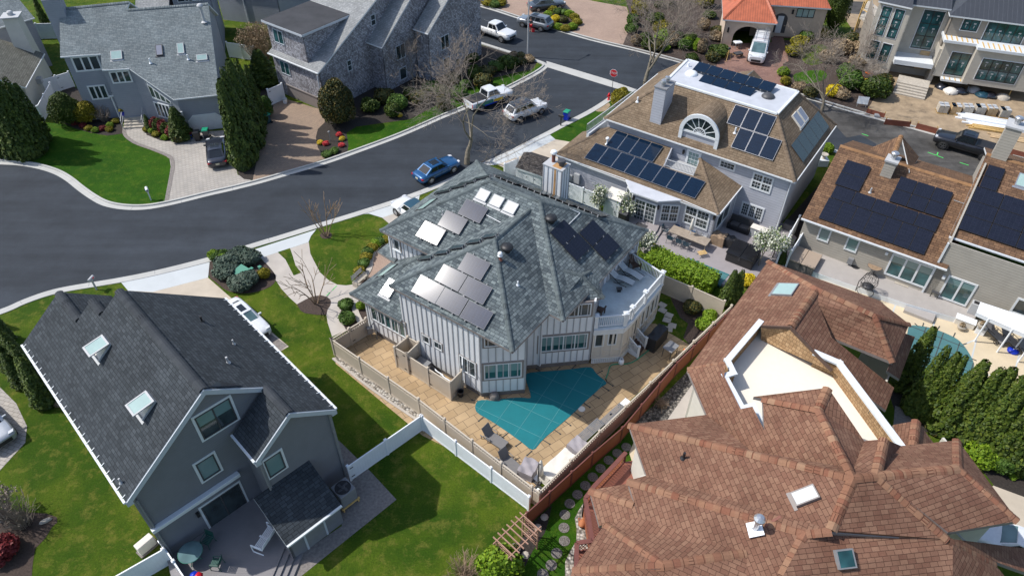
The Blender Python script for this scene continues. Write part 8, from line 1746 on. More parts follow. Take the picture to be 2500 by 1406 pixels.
for i,q in enumerate(((1529,1091),(1507,1106),(1486,1123),(1466,1143),(1447,1164),(1429,1185),(1410,1207),(1391,1229),(1379,1256),(1377,1288),(1378,1320),(1359,1350),(1346,1379),(1325,1401))):
 o=local('stepping_stone','round pebble stepping stone on the lawn strip beside the red fence','stepping stone',P(*q,.006),0,'round stepping stones');part('stone',o,'stepst',lambda m:m.lathe((0,0,0),[(.285,0),(.285,.035),(.001,.04)],20));part('rim',o,'conc_d',lambda m:m.lathe((0,0,0),[(.305,0),(.305,.03),(.285,.03)],20))
for i,q in enumerate(((1329,1263),(1313,1288),(1262,1372),(1283,1355))):o=local('rock','small pale rock in the dark mulch beside the wooden arbor','rock',P(*q),i,'rocks by the arbor');put(bush_mesh(.001,.001,.001,3,1,'shrub') if False else (lambda mb:(mb.lathe((0,0,0),[(.2,0),(.24,.06),(.17,.14),(.001,.17)],8),(lambda me:(me.from_pydata(mb.v,[],mb.f),me.materials.append(M['stone']),me)[2])(bpy.data.meshes.new('rock')))[1])(MB()),'stone',o)
for i,(q,a,b,r) in enumerate((((112,1272),.75,.3,.6),((64,1272),.4,.3,.4),((50,1284),.28,.25,0),((4,1268),.7,.4,.8))):
 o=local('rock',('long pale stone lying in the mulch bed at the bottom left','pale stone in front of the brown bare shrub','smallest pale stone in the mulch bed','grey stone at the left edge of the mulch bed')[i],'rock',P(*q),r);part('stone',o,'stone',lambda m:m.hexa([(a*.5*math.cos(t),b*.5*math.sin(t),0) for t in np.linspace(0,6.28,9)[:-1]],[(a*.4*math.cos(t),b*.4*math.sin(t),.14) for t in np.linspace(0,6.28,9)[:-1]]),bevel=.03)
o=local('clay_jug','terracotta jug lying on the pebbles by the lattice rail','jug',P(1421,1280),R_(70));part('jug',o,'terracotta',lambda m:m.lathe((-.3,0,.2),[(.06,0),(.2,.12),(.22,.3),(.12,.48),(.07,.54),(.1,.6),(.001,.58)],14,0,(1,0,0)),True);part('handle',o,'terracotta',lambda m:m.path([Vector((.2,.1,.25)),Vector((.15,.28,.3)),Vector((0,.22,.25))],.025))
def arbor():
 o=local('garden_arbor','pale wooden arbor with an open slatted top at the end of the red fence','arbor',P(1262,1352),math.atan2(15.6,15.2));L,Wd,H=2.0,1.1,2.05
 for sy in (-1,1):part('beam',o,'arborwood',lambda m:m.beam((-L/2-.25,sy*Wd/2,H),(L/2+.25,sy*Wd/2,H),.05,.12))
 for i in range(7):part('rafter',o,'arborwood',lambda m:m.beam((-L/2+i*L/6,-Wd/2-.25,H+.1),(-L/2+i*L/6,Wd/2+.25,H+.1),.05,.09))
 for sx in (-1,1):
  for sy in (-1,1):part('post',o,'arborwood',lambda m:m.beam((sx*L/2,sy*Wd/2,0),(sx*L/2,sy*Wd/2,H),.08,.08))
  part('trellis',o,'arborwood',lambda m:([m.beam((sx*L/2,-Wd/2,.3+.24*k),(sx*L/2,Wd/2,.3+.24*k),.025,.03) for k in range(8)],[m.beam((sx*L/2,-Wd/2+.22*k,.2),(sx*L/2,-Wd/2+.22*k,H),.03,.025) for k in range(1,6)]))
arbor()
o=local('plant_pot','dark round pot under the wooden arbor','pot',P(1257,1345));part('pot',o,'conc_d',lambda m:m.lathe((0,0,0),[(.2,0),(.32,.3),(.3,.36),(.24,.34),(.001,.3)],14));put(bush_mesh(.25,.25,.15,120,3,'holly',.1),'plant',o).location=(0,0,.3)
fin()
# ---------------------------------------------------------------- roof deck furniture
zd=CEN['zd']
def folder(label,head,foot):
 a,b=P(*head,zd),P(*foot,zd);d=b-a;o=local('folding_lounger',label,'lounger',(a+b)/2,math.atan2(d.y,d.x));L=max(1.75,d.length);pts=[(-L/2,.78),(-L*.16,.36),(L*.12,.42),(L/2,.34)]
 part('sling',o,'mesh_l',lambda m:m.grid([[Vector((x,-.29,z)),Vector((x,.29,z))] for x,z in pts]) and m.grid([[Vector((x,.29,z-.015)),Vector((x,-.29,z-.015))] for x,z in pts]))
 for s in (-1,1):part('frame',o,'black',lambda m:(m.path([Vector((x,s*.31,z)) for x,z in pts],.022),m.path([Vector((-L*.22,s*.31,.4)),Vector((.1,s*.31,.02)),Vector((L*.3,s*.31,.02))],.022),m.path([Vector((L*.2,s*.31,.4)),Vector((-.15,s*.31,.02)),Vector((-.4,s*.31,.02))],.022)))
folder('pale folding lounger on the roof deck, nearer the wooden chair',(1506,655),(1566,688));folder('pale folding lounger on the roof deck, nearer the bay roof',(1484,676),(1546,700))
def adiron(label,x,y,rz):
 o=local('wooden_chair',label,'chair',P(x,y,zd),rz);part('seat',o,'brownwood',lambda m:[m.cbox((-.2+i*.1,0,.36-i*.008+.04),.085,.56,.03) for i in range(6)]);part('backrest',o,'brownwood',lambda m:[m.beam((-.24,-.24+i*.12,.38),(-.5,-.26+i*.13,1.0),.09,.025,0,(1,0,0)) for i in range(5)])
 for s in (-1,1):part('armrest',o,'brownwood',lambda m:m.cbox((0,s*.34,.58),.75,.11,.03));part('leg',o,'brownwood',lambda m:m.cbox((.3,s*.31,0),.08,.06,.58));part('leg',o,'brownwood',lambda m:m.cbox((-.3,s*.31,0),.08,.06,.58))
adiron('dark wooden chair on the roof deck by the far railing',1549,655,R_(-70));adiron('dark wooden chair on the roof deck behind the bay roof',1461,766,R_(60))
o=local('small_table','low dark side table under the folding loungers','table',P(1511,711,zd));part('top',o,'dgrey',lambda m:m.cbox((0,0,.25),.4,.3,.03));part('base',o,'black',lambda m:m.cbox((0,0,0),.25,.2,.25))
# ---------------------------------------------------------------- deck and yard of the dark grey house
gz=GREY_DECK
def ac():
 o=local('air_conditioner','large grey air conditioner on a wooden stand by the dark grey house','air conditioner',P(846,1222),R_(45));s=.52
 part('cabinet',o,'mgrey',lambda m:m.cbox((0,0,.35),1.04,1.04,1.05),bevel=.06);part('fan_grille',o,'black',lambda m:m.lathe((0,0,1.38),[(.46,0),(.46,.04),(.42,.05),(.40,.03),(.001,.03)],24));part('fan_hub',o,'dgrey',lambda m:m.lathe((0,0,1.42),[(.13,0),(.1,.03),(.001,.035)],14));part('fan_blades',o,'dgrey',lambda m:[m.obox((math.cos(a_)*.1,math.sin(a_)*.1,1.415),(math.cos(a_)*.26,math.sin(a_)*.26,0),(-math.sin(a_)*.14,math.cos(a_)*.14,.0),(0,0,.006)) for a_ in (0,1.57,3.14,4.71)])
 part('stand',o,'lumber',lambda m:(m.cbox((0,-.5,.22),1.2,.09,.13),m.cbox((0,.5,.22),1.2,.09,.13),[m.cbox((sx*.5,sy*.5,0),.09,.09,.22) for sx in (-1,1) for sy in (-1,1)]))
ac()
def glider():
 o=local('porch_glider','white two seat slatted glider on the grey deck','glider',P(652,1322,gz),R_(160))
 for i,y in enumerate((-.36,.36)):
  part('seat',o,'white',lambda m:[m.cbox((-.22+k*.09,y,.42),.06,.6,.025) for k in range(6)]);part('backrest',o,'white',lambda m:[m.beam((-.3-k*.03,y-.28,.5+k*.1),(-.3-k*.03,y+.28,.5+k*.1),.03,.06) for k in range(6)])
 part('frame',o,'white',lambda m:[m.path([Vector((-.5,y,1.05)),Vector((-.28,y,.42)),Vector((.36,y,.44))],.025) for y in (-.68,-.03,.03,.68)]);[part('armrest',o,'white',lambda m:m.path([Vector((-.3,s*.72,.68)),Vector((.36,s*.72,.68)),Vector((.36,s*.72,0)),Vector((-.3,s*.72,.02))],.035)) for s in (-1,1)]
glider()
o=local('glass_table','oval green glass patio table on the grey deck','table',P(474,1363,gz));part('glass_top',o,'carglass_b',lambda m:m.lathe((0,0,.72),[(.62,0),(.62,.012),(.001,.013)],28));part('rim',o,'util_green',lambda m:m.lathe((0,0,.70),[(.62,0),(.64,.02),(.62,.04)],28));[part('leg',o,'util_green',lambda m:m.path([Vector((math.cos(a_)*.1,math.sin(a_)*.1,.3)),Vector((math.cos(a_)*.5,math.sin(a_)*.5,.7))],.02) and m.path([Vector((math.cos(a_)*.1,math.sin(a_)*.1,.3)),Vector((math.cos(a_)*.45,math.sin(a_)*.45,0))],.02)) for a_ in (0,1.57,3.14,4.71)]
M['dgreen']=plain('dark green metal',(.012,.075,.06),.5,var=.06)
def gchair(name,label,x,y,rz,mat,z,seatm=None,H=.9,grp=None):
 o=local(name,label,'chair',P(x,y,z),rz,grp);part('seat',o,seatm or mat,lambda m:[m.cbox((-.2+k*.08,0,.42),.06,.48,.025) for k in range(6)]);part('backrest',o,seatm or mat,lambda m:[m.beam((-.26-k*.015,-.22,.48+k*.075),(-.26-k*.015,.22,.48+k*.075),.025,.05) for k in range(6)])
 for s in (-1,1):part('leg',o,mat,lambda m:m.path([Vector((-.32,s*.25,H)),Vector((-.24,s*.25,.42)),Vector((-.3,s*.25,0))],.022));part('leg',o,mat,lambda m:m.path([Vector((.26,s*.25,0)),Vector((.22,s*.25,.42)),Vector((.2,s*.25,.62)),Vector((-.27,s*.25,.64))],.022))
 return o
gchair('patio_chair','dark green patio chair against the dark grey wall',511,1328,R_(-110),'dgreen',gz);gchair('patio_chair','dark green patio chair right of the glass table',532,1382,R_(175),'dgreen',gz)
gchair('patio_chair','white patio chair piled with red and blue towels at the bottom edge',482,1428,R_(60),'white',gz)
for i,(dx,dy,z,c) in enumerate(((0,.05,.95,'red'),(-.2,.1,.9,'blue'))):
 o=local('towel',('bunched red towel on the white patio chair','bunched blue towel on the white patio chair')[i],'towel',P(484,1412,gz+.55)+Vector((dx,dy,0)),i);part('towel',o,c,lambda m:m.lathe((0,0,0),[(.001,-.05),(.24,0),(.28,.12),(.2,.24),(.001,.3)],7),True)
o=local('mini_split_unit','pale outdoor mini split unit on the lawn by the dark grey house','air conditioner',P(362,1338),R_(-36));part('cabinet',o,'canvas',lambda m:m.cbox((0,0,.1),.42,.95,.72),bevel=.04);part('fan_guard',o,'lgrey',lambda m:m.lathe((-.215,-.1,.46),[(.3,0),(.28,.02),(.001,.02)],18,0,(-1,0,0)));part('base',o,'conc_d',lambda m:m.cbox((0,0,0),.55,1.1,.1))
fin()
# ---------------------------------------------------------------- back deck of the tan roofed house
td=.28
o=thing('deck','grey purple back deck beside the tan roofed house','deck',P(1690,600));part('deck_floor',o,'deck_p',lambda m:m.prism([P(*q,td) for q in ((1500,515),(1572,612),(1600,616),(1690,656),(1765,694),(1835,694),(1912,655),(1945,580),(1900,535),(1740,500),(1600,500))],.03,td));part('upper_deck',o,'deck_p',lambda m:m.prism([P(*q,td+.3) for q in ((1505,512),(1560,500),(1612,545),(1605,562),(1574,602))],td,td+.3));part('step',o,'deck_p',lambda m:m.prism([P(*q,td+.15) for q in ((1612,548),(1622,554),(1584,612),(1574,604))],td,td+.15))
o=thing('pool_cover','small teal covered pool behind the lime hedge','pool cover',P(1725,660));part('cover',o,'cover_teal2',lambda m:m.prism([P(*q,td) for q in ((1684,632),(1780,671),(1758,697),(1668,652))],td-.2,td+.03));part('edge',o,'cover_teal',lambda m:m.beam(P(1684,632,td+.04),P(1780,671,td+.04),.08,.04))
TA=math.atan2(-.569,.823)
o=table4('dining_table','long weathered wooden dining table on the grey purple deck',1680,592,TA,3.3,1.05,.76,'teak','teak',td);part('apron',o,'teak',lambda m:m.cbox((0,0,.60),3.0,.8,.1))
for i,(x,y,rz,mt,lb) in enumerate(((1636,592,TA+math.pi/2,'p_teal','teal backed folding chair on the near side of the wooden table'),(1657,600,TA+math.pi/2,'p_teal',None),(1674,607,TA+math.pi/2,'p_teal',None),(1655,561,TA-math.pi/2,'p_blue','bright teal chair on the house side of the wooden table'),(1692,572,TA-math.pi/2,'p_blue',None),(1623,572,TA,'p_teal','folding chair at the left end of the wooden table'),(1718,585,TA-math.pi/2,'lgrey','pale chair at the right end of the wooden table'))):
 gchair('folding_chair',lb or ('teal backed folding chair on the near side of the wooden table' if i<3 else 'bright teal chair on the house side of the wooden table'),x,y,rz,'mgrey',td,mt,grp=('near side dining chairs' if i<3 else ('far side dining chairs' if i<5 else None)))
o=local('garden_umbrella','closed pale umbrella standing through the wooden table','umbrella',P(1681,590,td));part('pole',o,'white',lambda m:m.tube((0,0,.7),(0,0,2.5),.025));part('canopy',o,'canvas',lambda m:m.lathe((0,0,1.2),[(.03,0),(.17,.1),(.13,.6),(.09,1.1),(.001,1.25)],10),True)
o=local('folded_chair','slatted wooden folding chair lying near the teal pool','chair',P(1713,624,td),.3);part('slats',o,'lumber',lambda m:[m.cbox((-.3+i*.12,0,.3),.07,.5,.03) for i in range(6)]);[part('leg',o,'mgrey',lambda m:m.beam((-.35,s*.26,0),(.35,s*.26,.32),.03,.04)) for s in (-1,1)]
def sofa(label,x,y,rz,L,mat,z):
 o=local('sofa',label,'sofa',P(x,y,z),rz);part('base',o,mat,lambda m:m.cbox((0,0,0),.85,L,.42),bevel=.04);part('backrest',o,mat,lambda m:m.hexa([(-.42,-L/2,.42),(-.22,-L/2,.42),(-.22,L/2,.42),(-.42,L/2,.42)],[(-.55,-L/2,.95),(-.42,-L/2,.95),(-.42,L/2,.95),(-.55,L/2,.95)]));[part('armrest',o,mat,lambda m:m.cbox((.02,s*(L/2-.07),.42),.8,.14,.22),bevel=.03) for s in (-1,1)];[part('cushion',o,'dgrey',lambda m:m.cbox((.06,s*L*.21,.42),.6,L*.38,.1),bevel=.03) for s in (-1,1)]
sofa('black wicker sofa against the blue grey wall',1803,560,TA-math.pi/2,1.9,'black',td)
draped('covered_chair','brown covered armchair at the corner of the sunroom','covered furniture',1752,592,TA,1.1,.9,.8,'bark_t',td,4,.15);draped('covered_chair','black covered armchair beside the black hot tub','covered furniture',1778,598,TA,.85,.8,.75,'black',td,6,.15)
def tub(label,x,y,rz,L,Wd,H,top,side,z):
 o=local('hot_tub',label,'hot tub',P(x,y,z),rz);part('shell',o,side,lambda m:m.cbox((0,0,0),L-.1,Wd-.1,H),bevel=.08);part('cover',o,top,lambda m:m.cbox((-L/4-.005,0,H),L/2-.01,Wd,.12),bevel=.04);part('cover',o,top,lambda m:m.cbox((L/4+.005,0,H),L/2-.01,Wd,.12),bevel=.04);part('strap',o,'dgrey',lambda m:m.cbox((0,-Wd/2-.01,H-.3),.08,.03,.35))
tub('black covered hot tub behind the white blossom tree',1812,632,TA,2.3,2.1,.8,'blackg','black',td);tub('hot tub with a tan cover at the end of the light deck',1958,648,math.atan2(RD.y,RD.x),2.15,2.05,.8,'trim_t','found',.05)
for o in [q for q in bpy.data.objects if q.name.startswith('hot_tub')][-1:]:
 for ch in o.children:
  if ch.name.startswith('cover'):ch.data.materials.clear();ch.data.materials.append(plain('tan tub cover',(.34,.27,.21),.7,var=.06))
o=local('storage_cabinet','low pale storage cabinet right of the black wicker sofa','cabinet',P(1852,578,td),TA);part('body',o,'lgrey',lambda m:m.cbox((0,0,0),1.5,.6,.8),bevel=.02);part('lid',o,'canvas',lambda m:m.cbox((0,0,.8),1.6,.7,.07),bevel=.02);part('door_gap',o,'dgrey',lambda m:m.cbox((0,-.302,.05),.02,.01,.7))
o=local('locker','tall white storage locker beside the left blossom trees','locker',P(1497,530),TA);part('body',o,'white',lambda m:m.cbox((0,0,0),1.5,1.2,2.3),bevel=.02);part('roof',o,'canvas',lambda m:m.hexa([(-.85,-.72,2.3),(.85,-.72,2.3),(.85,.72,2.3),(-.85,.72,2.3)],[(-.8,-.66,2.38),(.8,-.66,2.38),(.8,.66,2.5),(-.8,.66,2.5)]));part('door',o,'trim',lambda m:m.cbox((0,-.61,.1),.9,.02,2.05));part('handle',o,'dgrey',lambda m:m.cbox((.35,-.63,1.0),.05,.04,.15))
o=local('storage_bin','black upright storage bin beside the white blossom tree','storage bin',P(1520,548,td),TA);part('body',o,'black',lambda m:m.cbox((0,0,0),.75,.7,1.25),bevel=.05);part('lid',o,'dgrey',lambda m:m.cbox((0,0,1.25),.8,.75,.07),bevel=.02)
o=local('condenser','round topped condenser behind the white gate fence','air conditioner',P(1424,482));part('cabinet',o,'lgrey',lambda m:m.cbox((0,0,0),.8,.8,.8),bevel=.05);part('fan_grille',o,'black',lambda m:m.lathe((0,0,.80),[(.36,0),(.36,.03),(.3,.04),(.001,.03)],20))
o=local('door_mat','dark mat in front of the white sliding door','mat',P(1566,551,td+.31),TA);part('mat',o,'dgrey',lambda m:m.cbox((0,0,0),.95,.55,.02));part('border',o,'black',lambda m:m.cbox((0,-.26,.021),.9,.03,.004))
o=local('condenser','dark condenser in the gap between the two back decks','air conditioner',P(1921,563),TA);part('cabinet',o,'dgrey',lambda m:m.cbox((0,0,0),.8,.8,.85),bevel=.05);part('fan_grille',o,'black',lambda m:m.lathe((0,0,.85),[(.34,0),(.34,.03),(.001,.03)],20))
for x,y,c in ((1594,612,'terracotta'),):
 o=local('plant_pot','terracotta pot with flowers at the corner of the lime hedge','pot',P(x,y,.02));part('pot',o,c,lambda m:m.lathe((0,0,0),[(.16,0),(.24,.34),(.22,.36),(.001,.3)],14));put(bush_mesh(.28,.28,.2,160,4,'fl_yel',.1),'plant',o).location=(0,0,.34)
def shed():
 o=thing('shed','small white sided shed with a mottled shingle roof behind the chimney','shed',P(1300,440));ze=2.1;a,b,c=P(1258,409,ze),P(1345,438,ze),P(1292,374,ze+.75);d=(b-a);d.z=0;L=d.length;d.normalize();n=Vector((-d.y,d.x,0));r0=a+n*1.5+Vector((0,0,.8));roof([[a,a+d*L,r0+d*L,r0],[r0,r0+d*L,r0+d*L+n*1.5-Vector((0,0,.8)),r0+n*1.5-Vector((0,0,.8))]],'sh_shed',o,'trim');A=drop(a)+n*.12+d*.1;B=A+d*(L-.2)
 g_=[(0,2.05),(1.4,2.75),(2.8,2.05)];walls([(A,B,0,2.0),(A,A+n*2.8,0,g_),(B,B+n*2.8,0,g_)],['sid_white'],o);w=wall_pl(A,B);u0,u1=sorted((w.uv(A)[0],w.uv(B)[0]))
 for f0,f1 in ((.28,.5),(.52,.74)):part('door',o,'trim',lambda m:m.obox(w.at(u0+(u1-u0)*f0,.1,0),w.u*(u1-u0)*(f1-f0),w.v*1.8,w.n*.03));part('hinge',o,'black',lambda m:m.obox(w.at(u0+(u1-u0)*f0,1.4,.03),w.u*.12,w.v*.06,w.n*.02))
shed()
# ---------------------------------------------------------------- light deck,pool and awning of the greige house
rz=math.atan2(RD.y,RD.x);z=RZD
o=local('parasol_weight','round dark umbrella base on the light deck','umbrella base',P(2089,650,z));part('base',o,'black',lambda m:m.lathe((0,0,0),[(.36,0),(.34,.05),(.1,.1),(.05,.14),(.001,.14)],20));part('tube',o,'black',lambda m:m.tube((0,0,.1),(0,0,.45),.035))
o=local('bistro_table','round tan topped bistro table on the light deck','table',P(2128,668,z));part('top',o,'bark_t',lambda m:m.lathe((0,0,.72),[(.5,0),(.52,.03),(.001,.035)],24));part('rim',o,'dgrey',lambda m:m.lathe((0,0,.71),[(.52,0),(.54,.02),(.52,.05)],24));[part('leg',o,'dgrey',lambda m:m.path([Vector((math.cos(a_)*.44,math.sin(a_)*.44,0)),Vector((math.cos(a_)*.16,math.sin(a_)*.16,.4)),Vector((math.cos(a_)*.36,math.sin(a_)*.36,.72))],.02)) for a_ in (.4,1.97,3.54,5.1)]
def egg():
 o=local('egg_chair','black wire egg chair at the edge of the light deck','chair',P(2112,712,z));
 def f(m):
  for k in range(14):
   t=k/14*6.283;m.path([Vector((math.cos(t)*r,math.sin(t)*r*.9,h)) for r,h in ((.1,.42),(.5,.55),(.62,.95),(.55,1.35),(.3,1.65),(.03,1.75))],.012,4)
  for r,h in ((.5,.55),(.62,.95),(.55,1.35),(.3,1.65)):m.path([Vector((math.cos(t)*r,math.sin(t)*r*.9,h)) for t in np.linspace(0,6.283,18)],.012,4)
 part('basket',o,'black',f);part('stand',o,'black',lambda m:m.path([Vector((-.7,.1,0)),Vector((-.75,.1,1.0)),Vector((-.45,.05,1.85)),Vector((0,0,2.0)),Vector((0,0,1.75))],.03));part('foot',o,'black',lambda m:m.path([Vector((math.cos(t)*.6,math.sin(t)*.6,.03)) for t in np.linspace(0,6.283,18)],.025));part('cushion',o,'dgrey',lambda m:m.lathe((0,0,.5),[(.001,0),(.4,.02),(.45,.1),(.001,.14)],14),True)
egg();table4('side_table','small black side table by the sliding door of the greige house',2280,722,rz,.6,.6,.5,'dgrey','black',z)
o=local('door_mat','tan mat in front of the triple sliding door','mat',P(2202,692,z+.005),rz);part('mat',o,'stone',lambda m:m.cbox((0,0,0),1.0,.6,.02));part('border',o,'conc_d',lambda m:m.cbox((0,-.28,.021),.95,.03,.004))
oc=crom(pix((2215,812),(2222,796),(2252,797),(2287,806),(2327,823),(2350,841),(2372,875),(2376,897),(2355,924),(2300,940),(2240,915),(2208,870)),4,True);o=thing('pool_cover','faded teal cover over the oval pool beside the evergreen row','pool cover',P(2290,860));mb=MB();mb.poly([Vector((p[0],p[1],.04)) for p in ccw([(p.x,p.y) for p in oc])]);mb.build('cover',M['cover_teal2'],o);web(oc,o,(RD,Vector((-RD.y,RD.x,0))),P(2290,850),1.15,.042,'strapb',o,.06)
for a,b in (((2287,806),(2294,796)),((2327,823),(2332,812)),((2350,841),(2360,838)),((2372,875),(2384,880)),((2376,897),(2386,902)),((2252,797),(2255,788)),((2242,797),(2233,789))):part('strap',o,'strapb',lambda m:m.beam(P(*a,.03),P(*b,.03),.06,.03));
jt=MB()
for a,b in (((2186,745),(2170,790)),((2282,785),(2275,805)),((2350,842),(2384,828)),((2384,828),(2372,875)),((2376,897),(2468,940)),((2468,940),(2490,860))):jt.beam(P(*a,.013),P(*b,.013),.1,.006)
o=jt.build('deck_joint',M['conc_w']);o['kind']='structure'
def awning():
 o=thing('awning','white fabric awning over the loungers at the right edge','awning',P(2440,790));zt=2.5;a,b,c,d=P(2394,737,zt+.2),P(2540,785,zt+.2),P(2530,828,zt-.15),P(2384,763,zt-.15);part('canopy',o,'white',lambda m:m.hexa([Z(p,-.05) for p in (a,b,c,d)],[a,b,c,d]))
 for t in (.22,.62,.98):p=d.lerp(c,t);part('post',o,'white',lambda m:m.tube(drop(p),Z(p,-.05),.06))
 part('valance',o,'white',lambda m:m.hexa([Z(d,-.3),Z(c,-.3),Z(c,-.3)+RN*.03,Z(d,-.3)+RN*.03],[Z(d,-.02),Z(c,-.02),Z(c,-.02)+RN*.03,Z(d,-.02)+RN*.03]))
awning()
def wlounge(label,x,y,ang):
 o=local('wheeled_lounger',label,'lounger',P(x,y),ang);part('seat',o,'mesh_g',lambda m:m.obox((-.4,-.32,.38),(1.3,0,0),(0,.64,0),(0,0,.03)));part('backrest',o,'mesh_g',lambda m:m.obox((-.4,-.32,.39),(-.55,0,.55),(0,.64,0),(.02,0,.02)))
 for s in (-1,1):part('wheel',o,'black',lambda m:(m.lathe((.6,s*.36,.22),[(.22,0),(.22,.03),(.19,.03),(.19,0)],18,0,(0,s,0)),[m.beam((.6-math.cos(t)*.2,s*.375,.22-math.sin(t)*.2),(.6+math.cos(t)*.2,s*.375,.22+math.sin(t)*.2),.02,.02) for t in (0,1.05,2.1)]));part('frame',o,'black',lambda m:m.path([Vector((.9,s*.32,.38)),Vector((-.4,s*.32,.38)),Vector((-.45,s*.32,0)),Vector((-.4,s*.34,.6)),Vector((.2,s*.34,.6))],.022))
wlounge('wheeled sling lounger under the white awning, left one',2424,824,R_(-75));wlounge('wheeled sling lounger under the white awning, right one',2462,838,R_(-75));wlounge('wheeled sling lounger cut by the right edge',2505,870,R_(-70))
for i,(x,y) in enumerate(((2344,804),(2394,800))):
 o=local('planter',('round planter with dry plants on the pool deck','dry potted plant on the white box')[i],'pot',P(x,y,.0 if i==0 else .6));part('pot',o,'stone',lambda m:m.lathe((0,0,0),[(.16,0),(.28,.2),(.3,.34),(.26,.35),(.001,.3)],16));put(bush_mesh(.22,.22,.2,120,3,'drystalk',.1),'plant',o).location=(0,0,.33)
o=local('patio_box','white box beside the wheeled loungers','box',P(2390,812),rz);part('box',o,'white',lambda m:m.cbox((0,0,0),.6,.5,.52),bevel=.02);part('lid',o,'lgrey',lambda m:m.cbox((0,0,.52),.64,.54,.06))
o=local('umbrella_stand','bright blue umbrella stand with a white pole','umbrella',P(2472,858));part('base',o,'blue',lambda m:m.lathe((0,0,0),[(.36,0),(.38,.12),(.3,.22),(.001,.24)],20),True);part('pole',o,'white',lambda m:m.tube((0,0,.2),(.5,.4,1.7),.05))
o=local('deck_box','pale storage chest at the end of the light deck','box',P(2352,792),rz);part('chest',o,'canvas',lambda m:m.cbox((0,0,0),1.3,.6,.5),bevel=.03);part('lid',o,'white',lambda m:m.cbox((0,0,.5),1.36,.66,.07),bevel=.02)
o=local('cabinet','small grey outdoor cabinet by the wall of the greige house','cabinet',P(2372,762,z),rz);part('body',o,'lgrey',lambda m:m.cbox((0,0,0),.6,.55,.95),bevel=.02);part('vent_panel',o,'black',lambda m:m.cbox((0,0,.951),.4,.35,.01))
bush('purple leafed shrub in the white planter at the right edge',2512,952,.8,1.6,'redleaf')
o=local('stone_urn','pale stone urn on a white pedestal beside the tan roofed house','urn',P(2005,402));part('pedestal',o,'trim',lambda m:m.cbox((0,0,0),.9,.9,.7),bevel=.03);part('urn',o,'stone',lambda m:m.lathe((0,0,.7),[(.2,0),(.1,.1),(.28,.4),(.36,.46),(.3,.48),(.001,.4)],16))
# ---------------------------------------------------------------- building site
for i,(x,y) in enumerate(((2297,274),(2327,276),(2356,277),(2386,278),(2414,280),(2446,285))):
 o=local('wrapped_pallet','plastic wrapped pallet of stone in the row on the sandy lot','pallet',P(x,y),R_(-14+i),'wrapped pallets');part('load',o,('stone','ply','stone')[i % 3],lambda m:[m.cbox((sx*.24,sy*.24,.14),.46,.46,.75+.04*((sx+sy+i) % 2)) for sx in (-1,1) for sy in (-1,1)]);part('wrap',o,'lgrey',lambda m:[m.cbox((sx*.24,0,.93+.02*sx),.40,.95,.02) for sx in (-1,1)]);part('tape',o,'p_blue',lambda m:m.cbox((0,0,.97),.9,.06,.012));part('base',o,'lumber',lambda m:[m.cbox((0,k,0),1.0,.12,.12) for k in (-.42,0,.42)])
def stack(name,label,a,b,rows,mat,n=5,wv=.16,hv=.1,seed=1):
 p,q=P(*a),P(*b);d=q-p;rs=random.Random(seed)
 for r in range(rows):
  for k in range(n):
   o=thing(name,label,'board',p+Vector((0,0,.02)),label.replace('in the','of the'));nn=Vector((-d.y,d.x,0)).normalized();off=nn*(k-n/2)*(wv+.03)+d.normalized()*rs.uniform(-.4,.4);tag(o,label,'board');mb=MB();mb.beam(p+off+Vector((0,0,.08+r*(hv+.012))),q+off+nn*rs.uniform(-.1,.1)+Vector((0,0,.08+r*(hv+.012))),wv,hv);mb.build('board',M[mat],o)
stack('long_board','long white board in the stack beside the kerb of the sandy lot',(2338,283),(2540,318),2,'white',5,.22,.14);stack('long_board','long white board in the second stack nearer the black pickup',(2356,298),(2560,330),1,'white',4,.2,.12,2);stack('lumber','yellow lumber length in the pile behind the black pickup',(2368,309),(2450,322),2,'lumber',6,.12,.09,3);stack('lumber','loose plank lying on the sand right of the black pickup',(2420,330),(2520,345),1,'ply',3,.3,.04,4)
def board(label,quad,txt=None):
 p,q=P(*quad[0]),P(*quad[1]);o=thing('site_board',label,'board',p);d=(q-p);L=d.length;d.normalize();n=Vector((d.y,-d.x,0));H=.62;up=(Vector((0,0,1))-n*.25).normalized() if False else Vector((0,0,1));mb=MB();mb.obox(p,d*L,n*.03,up*H);mb.build('sheet',M['osb'],o)
 for f in (.04,.96):mb=MB();mb.cbox(p+d*L*f-n*.06,.09,.06,.8,math.atan2(d.y,d.x));mb.build('stake',M['lumber'],o)
 if txt:text_mesh(txt,.34,'black',o,p+d*L*.5+n*.036+Vector((0,0,H*.5)),d,(0,0,1))
board('red brown sheathing board along the kerb, left of three',((2113,278),(2157,291)));board('red brown sheathing board along the kerb, middle of three',((2157,304),(2220,311)));board('red brown sheathing board along the kerb with black lettering',((2234,314),(2284,327)),'ZIP System');board('red brown sheathing board with a spray painted number at the right edge',((2462,377),(2510,390)),'74')
o=local('yard_sign','white site sign standing on the sand behind the kerb','sign',P(2102,262),R_(-15));part('sign_face',o,'trim',lambda m:m.obox((-.55,0,.35),(1.1,0,0),(0,.03,0),(0,.2,.75)));[part('leg',o,'lgrey',lambda m:m.beam((s*.45,.03,0),(s*.45,.06,.5),.04,.04)) for s in (-1,1)]
o=local('barrier','small dark barrier leaning on the left sheathing board','barrier',P(2140,287),R_(-15));part('panel',o,'lgrey',lambda m:m.obox((-.3,-.12,0),(.6,0,0),(0,.03,0),(0,.15,.4)));part('stripe',o,'mgrey',lambda m:m.obox((-.3,-.135,.12),(.6,0,0),(0,.01,0),(0,.05,.12)))
rs=random.Random(9)
